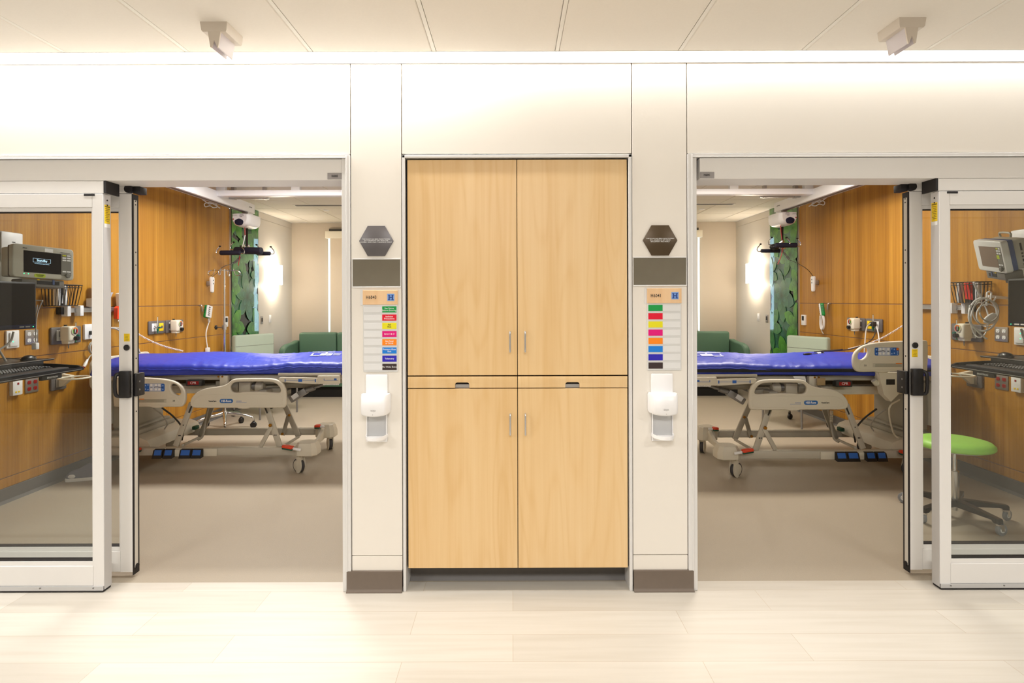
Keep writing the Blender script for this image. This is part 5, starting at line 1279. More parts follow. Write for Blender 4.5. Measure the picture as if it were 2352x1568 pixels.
    # red emergency cord
    rp = [P(562, 520, sy - 0.06), P(563, 540, sy - 0.06)]
    if not on:
        MB().tube(rp, 0.007, 8).build('red_cord_sleeve', M_REDP, t)
        MB().tube([rp[1], P(560, 555, sy - 0.06), P(557, 566, sy - 0.05)], 0.006, 8).build('white_cord', M_WHITE, t)
    # spreader bar
    def padbar(a, c, r, nm='padded_bar', ztilt=0):
        a, c = Vector(a), Vector(c); d = (c - a).normalized()
        p = MB().tube([a, a + d * 0.004, a + d * 0.012, c - d * 0.012, c - d * 0.004, c], [r * .8, r * .95, r, r, r * .95, r * .8], 18).build(nm, M_NAVY, t)
        return p
    def hook(p, sgn, yy):
        x, z = p
        b = MB(); b.tube([(x, yy, z), (x + sgn * 0.035, yy, z - 0.002), (x + sgn * 0.05, yy, z + 0.015), (x + sgn * 0.045, yy, z + 0.045), (x + sgn * 0.01, yy, z + 0.085)], 0.006, 8, smooth=2); h = b.build('sling_hook', M_CHROME, t)
        MB().ball((x + sgn * 0.005, yy, z + 0.092), 0.013, 10, (1.2, 1, .8)).build('hook_tip', M_BLACK, h)
    if not on:
        a, c = P(506, 580.5, 4.12), P(552, 580, 4.12); padbar(a, c, 0.030)
        hook((a[0], a[2] - 0.01), -1, 4.12); hook((c[0], c[2] - 0.01), 1, 4.12)
        a, c = P(590, 582, 4.42), P(621, 582, 4.42); padbar(a, c, 0.026)
        hook((c[0], c[2] - 0.005), 1, 4.42); hook((a[0], a[2] + 0.02), 1, 4.40)
        a, c = P(540, 575, 4.30), P(601, 576, 4.24); padbar(a, c, 0.046, 'centre_pad')
        hook((P(536, 572, 4.3)[0], P(536, 572, 4.3)[2]), -1, 4.32)
        z = P(560, 577, 4.27)[2]
        MB().bar(P(530, 580, 4.14), P(606, 582, 4.42), 0.03, 0.03, 0.006).build('cross_arm', M_BLACK, t)
        r = MB(); r.tube([P(551, 586, 4.15), P(549, 600, 4.15), P(547.5, 610, 4.15)], 0.005, 8, smooth=3); r.build('red_cord', M_REDP, t)
        r = MB(); a_, b_ = Vector(P(553, 590, 4.2)), Vector(P(538, 604, 4.2)); n = 50; ax = (b_ - a_).normalized(); u_ = ax.orthogonal().normalized(); v_ = ax.cross(u_)
        r.tube([a_.lerp(b_, k / n) + (u_ * math.cos(k * 1.5) + v_ * math.sin(k * 1.5)) * 0.013 for k in range(n)], 0.004, 6); r.build('coiled_lead', M_GPLATE, t)
        hc = [P(540, 604, 4.2), P(528, 607, 4.0), P(512, 613, 3.8), P(500, 625, 3.85), P(491, 640, XW and 4.05)]
    else:
        mm = lambda px, py, y: (lambda v: (2 * MIR['c'] - v[0], v[1], v[2]))(P(px, py, y))     # right-room pixels -> authored side
        a, c = mm(1830, 563, 4.12), mm(1781, 563, 4.12); padbar(a, c, 0.030)
        hook((a[0], a[2] - 0.01), -1, 4.12); hook((mm(1805, 560, 4.1)[0], a[2] + 0.0), -1, 4.10)
        a, c = mm(1791, 576, 4.32), mm(1748, 576, 4.32); padbar(a, c, 0.024)
        hook((c[0], c[2] - 0.005), 1, 4.32); hook((mm(1772, 560, 4.3)[0], mm(1772, 562, 4.3)[2]), 1, 4.28)
        b = MB(); b.ball(mm(1779, 567, 4.24), 0.055, 18, (1.1, 1.0, 0.75)); b.build('hub', M_BLACK, t)
        MB().bar(mm(1800, 553, 4.14), mm(1775, 572, 4.30), 0.03, 0.03, 0.006).build('cross_arm', M_CHROME, t)
        r = MB(); r.tube([mm(1793, 518, 4.2), mm(1794, 535, 4.18), mm(1797, 560, 4.15), mm(1796, 580, 4.15), mm(1791, 596, 4.15), mm(1786, 607, 4.15)], 0.006, 8, smooth=4); r.build('red_cord', M_REDP, t)
        r = MB(); a_, b_ = Vector(mm(1797, 575, 4.2)), Vector(mm(1813, 596, 4.2)); n = 50; ax = (b_ - a_).normalized(); u_ = ax.orthogonal().normalized(); v_ = ax.cross(u_)
        r.tube([a_.lerp(b_, k / n) + (u_ * math.cos(k * 1.5) + v_ * math.sin(k * 1.5)) * 0.013 for k in range(n)], 0.004, 6); r.build('coiled_lead', M_GPLATE, t)
        hc = [mm(1814, 597, 4.2), mm(1826, 602, 4.1), mm(1845, 612, 3.95), mm(1858, 622, 4.0), mm(1865, 636, 4.0)]
    # hand control of the hoist on its wall clip
    if not on: yh, zh = WY(487, 652, XW + 0.06)
    else: yh, zh = WY(1866, 650, 3.80); yh -= 0.0
    t = thing('hoist_hand_control', (XW + 0.03, yh, zh - 0.12), 'white hoist hand control with lead, clipped to the wood wall %s' % rm, 'hand control')
    b = MB(); sec = smooth2([(-0.030, 0.085), (0.030, 0.085), (0.036, 0.04), (0.028, -0.02), (0.022, -0.10), (-0.022, -0.10), (-0.028, -0.02), (-0.036, 0.04)], 3)
    M_ = Matrix.Translation((XW + 0.06, yh, zh))
    b.plate([[(yh + a, zh + c) for a, c in sec]], lambda a, c, w: (XW + 0.06 + w - 0.25 * 0, a, c), 0.034, 0.012, 3); b.build('handset', M_WHITE, t)
    b = MB()
    for dz in (0.045, 0.005): b.cyl((XW + 0.077, yh, zh + dz), (XW + 0.080, yh, zh + dz), 0.009, n=14)
    b.build('keys', M_GREYMET, t)
    MB().box(XW, XW + 0.045, yh - 0.03, yh + 0.03, zh - 0.02, zh + 0.035, 0.008).build('wall_clip', M_STEEL, t)
    hc[-1] = (XW + 0.06, yh, zh + 0.085)
    MB().tube(hc, 0.0035, 6, smooth=8).build('lead', M_CABLED, t)
    # looped white cord near the ceiling
    t = thing('looped_cord', (XW, 3.75, 2.45), 'white cord tied in a bow high on the wood wall %s' % rm, 'cord')
    y0, z0 = WY(480, 468, XW + 0.03)
    b = MB(); b.tube([(XW + 0.03, y0 + a, z0 + c) for a, c in ((-0.30, 0.05), (-0.15, 0.03), (0.0, 0.0), (0.12, 0.03), (0.20, 0.0), (0.1, -0.03), (0.02, -0.02), (-0.08, -0.05), (-0.10, -0.015), (0.02, 0.02), (0.14, 0.01), (0.26, -0.01))], 0.006, 8, smooth=5)
    b.tube([(XW, y0 - 0.28, z0 + 0.09), (XW + 0.03, y0 - 0.30, z0 + 0.05)], 0.006, 8); b.build('loop', M_WHITE, t)

    # ---- outlets at the bed head, far side
    zA, zB = 1.155, 1.295
    t = wall_plate('gas_outlet_plate', 2.94, 3.21, zA, zB, M_GPLATE, 'grey medical gas cover plate beyond the bed, %s' % ('nearest the bed %s' % rm if not on else 'with cables plugged in %s' % rm), 'gas outlet', 0.022, 0.012)
    for yy, mm_ in ((3.02, M_SLIDE), (3.14, M_YELLOW)):
        o = MB().box(XW + 0.020, XW + 0.026, yy - 0.04, yy + 0.035, zA + 0.03, zB - 0.025, 0.003).build('gas_socket', mm_, t)
        MB().cyl((XW + 0.026, yy, 1.228), (XW + 0.032, yy, 1.228), 0.014, n=16).build('socket_ring', M_GPLATE, o)
    t = wall_plate('gas_outlet_plate', 3.225, 3.55, zA, zB, M_GPLATE, 'grey medical gas cover plate behind the far suction regulator %s' % rm, 'gas outlet', 0.022, 0.012)
    for yy in (3.31, 3.50): MB().box(XW + 0.020, XW + 0.026, yy - 0.035, yy + 0.035, zA + 0.03, zB - 0.025, 0.003).build('gas_socket', M_SLIDE, t)
    mir(on, dy=0.0)
    regulator(t, 3.29, 1.225, 'cream suction regulator with dial on the wood wall beyond the bed %s' % rm)
    flowmeter(3.01, 1.235, 'green oxygen flowmeter with clear tube beyond the bed %s' % rm)
    # ---- near plates
    t = wall_plate('gas_outlet_plate', 1.70, 2.02, 1.145, 1.29, M_GPLATE, 'grey gas cover plate behind the glass door %s, near regulator on it' % rm, 'gas outlet', 0.022, 0.012)
    MB().box(XW + 0.02, XW + 0.026, 1.75, 1.83, 1.175, 1.265, 0.003).build('gas_socket', M_SLIDE, t)
    regulator(t, 1.79, 1.225, 'cream suction regulator with dial behind the glass door %s' % rm)
    flowmeter(1.90, 1.22, 'oxygen flowmeter with clear tube seen through the glass door %s' % rm)
    t = wall_plate('power_outlet', 1.47, 1.59, 1.165, 1.28, M_STEEL, 'grey power outlet with four white sockets %s' % rm, 'power outlet')
    for a in (1.503, 1.558):
        for c in (1.198, 1.248): receptacle(t, a, c, M_WHITE)
    t = wall_plate('power_outlet', 1.47, 1.59, 0.785, 0.90, M_STEEL, 'grey power outlet with four red sockets %s' % rm, 'power outlet')
    for a in (1.503, 1.558):
        for c in (0.818, 0.868): receptacle(t, a, c, M_REDP)
    t = wall_plate('charger_plate', 1.30, 1.41, 1.15, 1.285, M_WHITE, 'white charging plate with green lights below the monitors %s' % rm, 'wall plate', 0.015, 0.006)
    MB().box(XW + 0.015, XW + 0.026, 1.318, 1.395, 1.165, 1.27, 0.008).build('face', M_WHITE, t)
    g = MB()
    for c in (1.24, 1.20): g.cyl((XW + 0.026, 1.34, c), (XW + 0.028, 1.34, c), 0.004, n=10)
    g.build('green_lights', MATS.get('green_led') or mat('green_led', '30e090', 0.4, emit='30e090', es=3), t)
    t = wall_plate('data_box', 1.335, 1.42, 0.79, 0.915, M_WHITE, 'white data outlet box low on the wood wall %s' % rm, 'data outlet', 0.03, 0.005)
    MB().box(XW + 0.030, XW + 0.032, 1.372, 1.386, 0.87, 0.885).build('red_port', M_REDP, t)
    for a in (1.36, 1.385): MB().box(XW + 0.030, XW + 0.032, a - .006, a + 0.008, 0.81, 0.822).build('yellow_port', M_YELLOW, t)
    t = wall_plate('bracket_plate', 1.70, 1.86, 0.765, 0.888, M_GPLATE, 'dark grey plate low on the wall carrying the ring holder %s' % rm, 'cover plate', 0.02, 0.010)
    MB().box(XW + 0.02, XW + 0.028, 1.74, 1.82, 0.79, 0.86, 0.003).build('face', M_STEEL, t)
    # ring holder
    t = thing('ring_holder', (XW + 0.1, 1.79, 0.82), 'cream plastic ring holder sticking out from a low grey plate %s' % rm, 'holder')
    b = MB(); b.prism([(XW + 0.028, 0.795), (XW + 0.05, 0.795), (XW + 0.13, 0.865), (XW + 0.13, 0.885), (XW + 0.028, 0.905)], lambda p, r, w: (p, w, r), 1.765, 1.80).build('bracket', M_CREAM, t)
    cy_, cx_ = 1.70, XW + 0.225
    b = MB(); b.tube([(cx_ + 0.105 * math.cos(a * math.pi / 16), cy_ - .02 + 0.105 * math.sin(a * math.pi / 16), 0.880) for a in range(32)], 0.007, 8, closed=True)
    b.tube([(XW + 0.115, 1.78, 0.876), (XW + 0.14, 1.755, 0.878)], 0.008, 8); b.build('ring', M_CREAM, t)
    # white plate by the post with coiled white lead
    t = wall_plate('call_station', 2.06, 2.24, 1.165, 1.30, M_WHITE, 'white nurse call plate with plugged lead beside the door post %s' % rm, 'call plate', 0.022, 0.006)
    MB().cyl((XW + 0.022, 2.17, 1.27), (XW + 0.024, 2.17, 1.27), 0.010, n=16).build('blue_button', M_BLUEP, t)
    MB().box(XW + 0.022, XW + 0.05, 2.105, 2.125, 1.205, 1.24, 0.003).build('plug', M_CABLED, t)
    t = thing('call_lead', (XW + 0.03, 2.12, 0.99), 'coiled white nurse call lead hanging from the call plate %s' % rm, 'cord')
    b = MB(); pts = [(XW + 0.05, 2.115, 1.21), (XW + 0.06, 2.14, 1.16)]
    for k in range(30):
        a = k * 0.55; pts.append((XW + 0.03 + 0.001 * k, 2.14 + 0.06 * math.sin(a), 1.09 + 0.055 * math.cos(a)))
    pts += [(XW + 0.04, 2.10, 1.02), (XW + 0.045, 2.06, 0.985)]
    b.tube(pts, 0.0055, 8, smooth=3); b.build('lead', M_CABLE, t)
    e = MB(); e.tube([(XW + 0.045, 2.06, 0.99), (XW + 0.048, 2.03, 0.955), (XW + 0.05, 2.01, 0.93)], [0.008, 0.014, 0.012], 10); e.build('call_button', M_WHITE, t)
    MB().ball((XW + 0.05, 2.008, 0.928), 0.011, 10).build('red_tip', M_REDP, t)

    # ---- green rimmed device on its hook, with lead
    y0, z0 = 3.97, 1.375
    t = thing('bedside_speaker', (XW + 0.05, y0, z0 - 0.07), 'bright green and grey hand-held device hanging on the wood wall %s' % rm, 'handset')
    Mx = Matrix.Translation((XW + 0.075, y0, z0)) @ Matrix.Rotation(R(-14), 4, 'X') @ Matrix.Rotation(R(-18 if not on else 25), 4, 'Z')
    b = MB(Mx); b.box(-0.028, 0.012, -0.042, 0.042, -0.078, 0.078, 0.012, 3).build('green_case', M_GREEN, t)
    b = MB(Mx); b.box(0.010, 0.026, -0.040, 0.040, -0.074, 0.074, 0.006, 2).build('grey_face', M_SLIDE, t)
    b = MB(Mx)
    for k in range(5): b.box(0.026, 0.028, -0.022, 0.005, 0.045 - k * 0.024, 0.058 - k * 0.024)
    b.build('keys', M_GPLATE, t)
    b = MB(Mx)
    for k in range(4): b.box(-0.02, 0.004, -0.0435, -0.042, 0.04 - k * 0.02, 0.047 - k * 0.02)
    b.build('grip_ribs', M_DGREEN, t)
    b = MB(); b.tube([(XW, y0 - 0.06, 1.452), (XW + 0.03, y0 - 0.06, 1.45), (XW + 0.035, y0 - 0.05, 1.38)], 0.008, 8, smooth=3); b.build('hook', M_STEEL, t)
    if not on:
        b = MB(); b.tube([(XW + 0.07, y0 + 0.03, 1.30), (XW + 0.05, y0 + 0.08, 1.27), (XW + 0.03, y0 + 0.04, 1.12), (XW + 0.03, y0 + 0.05, 1.00), (XW + 0.03, y0 + 0.07, 0.93)], 0.0065, 8, smooth=6); b.build('lead', M_WHITE, t)
        MB().box(XW + 0.015, XW + 0.05, y0 + 0.04, y0 + 0.10, 0.87, 0.93, 0.008).build('plug', M_WHITE, t)
    else:
        b = MB(); pts = []
        for k in range(44):
            a = k * 0.5; pts.append((XW + 0.075 + 0.0006 * k, y0 + 0.0 - 0.035 + 0.035 * math.sin(a), 1.22 - 0.085 * math.cos(a) + 0.0))
        b.tube(pts, 0.006, 8, smooth=2).tube([(XW + 0.06, y0 + 0.05, 1.29), (XW + 0.05, y0 + 0.07, 1.2), (XW + 0.05, y0 + 0.05, 1.12), (XW + 0.05, y0 + 0.01, 1.08)], 0.006, 8, smooth=4)
        b.build('coiled_lead', M_SLIDE, t)
    t = wall_plate('data_jack', 4.10, 4.14, 1.24, 1.30, M_WHITE, 'tiny white wall jack beside the green device %s' % rm, 'wall jack', 0.012, 0.002)
    MB().box(XW + 0.012, XW + 0.0135, 4.11, 4.13, 1.255, 1.27).build('port', M_GPLATE, t)
    # coiled lead from the wall to the bed
    t = thing('coiled_cord', (XW + 0.1, 2.9, 1.0), 'white coiled cord stretched from the wood wall down to the bed %s' % rm, 'cord')
    b = MB(); a_, b_ = Vector((XW + 0.04, 2.45, 1.32)), Vector((-3.42, 2.93, 0.985)); n = 240
    ax = (b_ - a_).normalized(); u_ = ax.orthogonal().normalized(); v_ = ax.cross(u_)
    b.tube([a_.lerp(b_, k / n) + Vector((0, 0, -0.05 * math.sin(math.pi * k / n))) + (u_ * math.cos(k * 1.3) + v_ * math.sin(k * 1.3)) * 0.0075 for k in range(n)], 0.0028, 5); b.build('coil', M_WHITE, t)

    # ---- armchair beyond the bed
    mir(on, dy=(-0.62 if on else 0.0), dx=0.0)
    lab = 'pale sage upholstered chair behind the bed %s' % rm
    C_, D_ = Vector((-3.66, 4.42)), Vector((-3.38, 4.95))
    if on: C_, D_ = Vector((-3.68, 4.32)), Vector((-3.43, 4.78))
    ax = (D_ - C_).normalized(); fr = Vector((ax.y, -ax.x)); wd = (D_ - C_).length
    A_ = Matrix(((ax.x, fr.x, 0, C_.x), (ax.y, fr.y, 0, C_.y), (0, 0, 1, 0), (0, 0, 0, 1)))   # local x along back, y to the front
    t = thing('patient_chair', (C_.x, C_.y, 0), lab, 'chair')
    b = MB(A_); b.box(0.0, wd, -0.01, 0.075, 0.50, 1.055, 0.022, 3, None); bk = b.build('backrest', M_SAGE, t)
    b = MB(A_); b.box(0.006, wd - .006, 0.0755, 0.0768, 0.908, 0.911); b.build('seam', M_GPLATE, bk)
    b = MB(A_); b.box(0.01, wd - 0.01, 0.07, 0.58, 0.40, 0.50, 0.025, 3); b.build('seat', M_SAGE, t)
    for x_ in (-0.01, wd - 0.03):
        b = MB(A_); b.box(x_, x_ + 0.04, 0.06, 0.52, 0.655, 0.685, 0.01).box(x_ + 0.01, x_ + 0.03, 0.47, 0.50, 0.40, 0.66, 0.004); b.build('armrest', M_GREYMET, t)
        for y_ in (0.03, 0.53):
            hc_ = 0.07 if (y_ < 0.1) else 0.0
            b = MB(A_); b.cyl((x_ + 0.02, y_, hc_), (x_ + 0.02, y_, 0.42), 0.0125, n=14); lg = b.build('leg', M_GREYMET, t)
            if hc_:
                b = MB(A_); b.cyl((x_ + 0.005, y_ - 0.01, 0.035), (x_ + 0.035, y_ - 0.01, 0.035), 0.035, n=20, bev=.004).cyl((x_ + 0.02, y_, 0.05), (x_ + 0.02, y_, 0.09), 0.015, n=12); b.build('castor', M_BLACK, lg)
    # ---- sofa under the window
    mir(on)
    t = thing('sofa_bench', (-2.3, 6.3, 0), 'dark green upholstered window sofa at the back %s' % rm, 'sofa')
    sx0, sx1 = -3.50, -0.80
    cut = [-3.50, -2.88, -2.0, -1.4, -0.80] if not on else [-3.50, -2.60, -1.7, -0.80]
    for a, c in zip(cut, cut[1:]):
        MB().box(a + 0.004, c - 0.004, 6.28, 6.44, 0.44, 0.985, 0.035, 3).build('back_cushion', M_GREENV, t)
        MB().box(a + 0.004, c - 0.004, 5.76, 6.30, 0.30, 0.45, 0.03, 3).build('seat_cushion', M_GREENV, t)
    MB().box(sx0, sx1, 5.80, 6.42, 0.17, 0.30, 0.01).build('base', M_GREENV, t)
    MB().box(sx0 + 0.04, sx1 - 0.04, 5.88, 6.38, 0.0, 0.17).build('plinth', M_SOFABASE, t)  # black block stands in for the shadow under the sofa
    b = MB(); b.plate([smooth2([(5.74, 0.20), (5.74, 0.66), (5.85, 0.80), (6.15, 0.83), (6.42, 0.84), (6.44, 0.6), (6.44, 0.2)], 4)], lambda a, c, w: (sx0 - 0.06 + w, a, c), 0.10, 0.03, 4); b.build('arm', M_GREENV, t, ang=60)
furnish('left'); furnish('right'); mir(False)

# ================================================================== drip stand, left room
t = thing('drip_stand', (-3.37, 3.7, 0), 'chrome drip stand with four hooks behind the left bed', 'drip stand')
px, py_ = P(515.5, 900, 3.70)[0], 3.70
MB().cyl((px, py_, 0.12), (px, py_, 1.20), 0.0175, n=20).build('lower_tube', M_CHROME, t)
MB().cyl((px, py_, 1.18), (px, py_, 1.88), 0.012, n=16).build('upper_tube', M_CHROME, t)
MB().cyl((px, py_, 1.165), (px, py_, 1.225), 0.026, n=20, bev=.004).build('clamp_collar', M_CHROME, t)
k = MB(); k.cyl((px - 0.075, py_ - 0.02, 1.195), (px - 0.02, py_, 1.195), 0.007, n=10); kn = k.build('clamp_screw', M_CHROME, t)
k = MB()
for a in range(6): k.ball((px - 0.085, py_ - 0.022 + 0.017 * math.cos(a * math.pi / 3), 1.195 + 0.017 * math.sin(a * math.pi / 3)), 0.011, 10)
k.ball((px - 0.085, py_ - 0.022, 1.195), 0.018, 10); k.build('knob', M_BLACK, kn)
for a in (0, 1, 2, 3):
    ang = R(8 + 90 * a); d = Vector((math.cos(ang), math.sin(ang), 0)); O = Vector((px, py_, 1.865))
    pts = [O, O + d * 0.12, O + d * 0.155 + Vector((0, 0, -0.006)), O + d * 0.18 + Vector((0, 0, -0.03)), O + d * 0.165 + Vector((0, 0, -0.058)), O + d * 0.13 + Vector((0, 0, -0.055)), O + d * 0.112 + Vector((0, 0, -0.02)), O + d * 0.105 + Vector((0, 0, 0.018))]
    MB().tube(pts, 0.0048, 8, smooth=4).build('hook', M_CHROME, t)
for a in range(5):
    ang = R(-72 * a + 10); d = Vector((math.cos(ang), math.sin(ang), 0)); O = Vector((px, py_, 0))
    l = MB(); l.tube([O + Vector((0, 0, 0.19)) + d * 0.01, O + d * 0.08 + Vector((0, 0, 0.175)), O + d * 0.2 + Vector((0, 0, 0.16)), O + d * 0.30 + Vector((0, 0, 0.125)), O + d * 0.32 + Vector((0, 0, 0.085))], [0.022, 0.019, 0.016, 0.015, 0.013], 12, smooth=4)
    lg = l.build('leg', M_CHROME, t); e = O + d * 0.32
    w = MB(); s = Vector((-d.y, d.x, 0)); w.cyl(e + Vector((0, 0, 0.036)) - s * 0.018, e + Vector((0, 0, 0.036)) + s * 0.018, 0.036, n=20, bev=0.005).cyl(e + Vector((0, 0, 0.05)), e + Vector((0, 0, 0.095)), 0.012, n=10); w.build('castor', M_BLACK, lg)
MB().cyl((px, py_, 0.14), (px, py_, 0.215), 0.03, n=20, bev=.006).build('base_hub', M_CHROME, t)

# ================================================================== shoe set behind the left glass in place of a reflected one
t = thing('sneaker', (-3.60, 1.87, 0), 'worn dark lace-up sneaker with pale sole on the floor behind the left glass door', 'shoe')
Ms = Matrix.Translation((-3.62, 1.78, 0)) @ Matrix.Rotation(R(38), 4, 'Z')
sole = smooth2([(-0.14, 0.0), (-0.12, 0.038), (-0.04, 0.042), (0.06, 0.036), (0.14, 0.030), (0.155, 0.0), (0.14, -0.036), (0.06, -0.044), (-0.04, -0.040), (-0.12, -0.036)], 3)
Ms = Matrix.Translation((-3.585, 1.83, 0)) @ Matrix.Rotation(R(200), 4, 'Z')
b = MB(Ms); b.plate([sole], lambda a, c, w: (a, c, 0.015 + w), 0.030, 0.006, 2); b.build('sole', M_SLIDE, t)
b = MB(Ms); rings = []
for f, z, sh in ((0.95, 0.028, 0), (0.96, 0.055, 0), (0.86, 0.080, -0.012), (0.62, 0.105, -0.045), (0.46, 0.135, -0.07)):
    rings.append([(a * f + sh, c * (0.5 + 0.5 * f) * 0.95, z) for a, c in sole])
m_ = len(sole); vs = [v for q in rings for v in q]; fs = [(i * m_ + k, i * m_ + (k + 1) % m_, (i + 1) * m_ + (k + 1) % m_, (i + 1) * m_ + k) for i in range(4) for k in range(m_)] + [tuple(4 * m_ + k for k in range(m_))]
b.add(vs, fs).build('upper', mat('sneaker_dark_blue', '6a6a7a', 0.8, var=0.2, scale=30), t, ang=60)
b = MB(Ms)
for k in range(5): x = 0.05 - k * 0.026; z = 0.082 + k * 0.0115; b.tube([(x, -0.022, z), (x - 0.004, 0, z + 0.008), (x, 0.022, z)], 0.0035, 6)
b.build('laces', M_WHITE, t)
b = MB(Ms); b.ball((0.098, 0, 0.046), 0.046, 18, (1.0, 0.86, 0.62)); b.build('toe_cap', M_SLIDE, t)

# ================================================================== stool, right
sx, sy = 3.035, 0.95
t = thing('wheeled_stool', (sx, sy, 0), 'lime green round stool on five wheels behind the right glass door', 'stool')
M_LIME = mat('lime_seat', 'a2e05c', 0.45, var=0.02)
b = MB(); b.lathe([(0.001, 0.512), (0.10, 0.514), (0.165, 0.512), (0.205, 0.502), (0.222, 0.485), (0.224, 0.468), (0.215, 0.458), (0.15, 0.444), (0.001, 0.438)], (sx, sy, 0.03), n=56); b.build('seat', M_LIME, t, ang=60)
b = MB(); b.lathe([(0.001, 0.425), (0.10, 0.428), (0.18, 0.446), (0.213, 0.458), (0.15, 0.448), (0.001, 0.442)], (sx, sy, 0.03), n=48); b.build('seat_pan', M_WHITE, t)
MB().cyl((sx, sy, 0.30), (sx, sy, 0.465), 0.014, n=18).build('gas_rod', M_CHROME, t)
MB().cyl((sx, sy, 0.12), (sx, sy, 0.325), 0.026, n=22, bev=0.003).build('column', M_CHROME, t)
MB().cyl((sx, sy, 0.055), (sx, sy, 0.085), 0.018, n=18).build('column_foot', M_CHROME, t)
M_LEGB = mat('stool_leg_bronze_black', '2e2723', 0.35, 0.4)
MB().cyl((sx, sy, 0.085), (sx, sy, 0.135), 0.042, n=22, bev=0.006).build('hub', M_LEGB, t)
for ad in (117, 45, -11, 278, 200):
    a = R(ad); d = Vector((math.cos(a), math.sin(a), 0)); O = Vector((sx, sy, 0)); s = Vector((-d.y, d.x, 0)); L_ = 0.30
    pr_ = [(0.02, 0.088), (0.02, 0.135), (0.06, 0.132), (L_ + 0.012, 0.110), (L_ + 0.018, 0.10), (L_ + 0.018, 0.078), (L_ - 0.018, 0.078), (L_ - 0.03, 0.092), (0.06, 0.088)]
    b = MB(); b.prism(pr_, lambda p, q, w: O + d * p + s * w * (1.6 - 2.0 * p) + Vector((0, 0, q)), -0.017, 0.017); lg = b.build('leg', M_LEGB, t)
    rot = R(ad * 3.7 + 60); e = O + d * L_; f = Vector((math.cos(rot), math.sin(rot), 0)); g = Vector((-f.y, f.x, 0)); c_ = e + f * 0.022 + Vector((0, 0, 0.038))
    b = MB(); b.lathe([(0, -0.011), (0.030, -0.011), (0.036, -0.009), (0.038, -0.004), (0.038, 0.004), (0.036, 0.009), (0.030, 0.011), (0, 0.011)], c_, g, 24); wh = b.build('wheel', mat('grey_wheel', '8a8c90', 0.45), lg)
    b = MB(); b.lathe([(0, -0.0125), (0.016, -0.0125), (0.018, -0.011), (0.018, 0.011), (0.016, 0.0125), (0, 0.0125)], c_, g, 20); b.build('wheel_hub', M_SLIDE, wh)
    b = MB()
    for sd in (-1, 1): b.prism([(-0.022, 0.032), (-0.012, -0.006), (0.010, -0.008), (0.006, 0.036)], lambda p, q, w, sd=sd: c_ + f * p + Vector((0, 0, q)) + g * (sd * 0.0145 + w), -0.001, 0.001)
    b.cyl(e + Vector((0, 0, 0.066)), e + Vector((0, 0, 0.080)), 0.016, n=16); b.build('caster_fork', M_CHROME, lg)
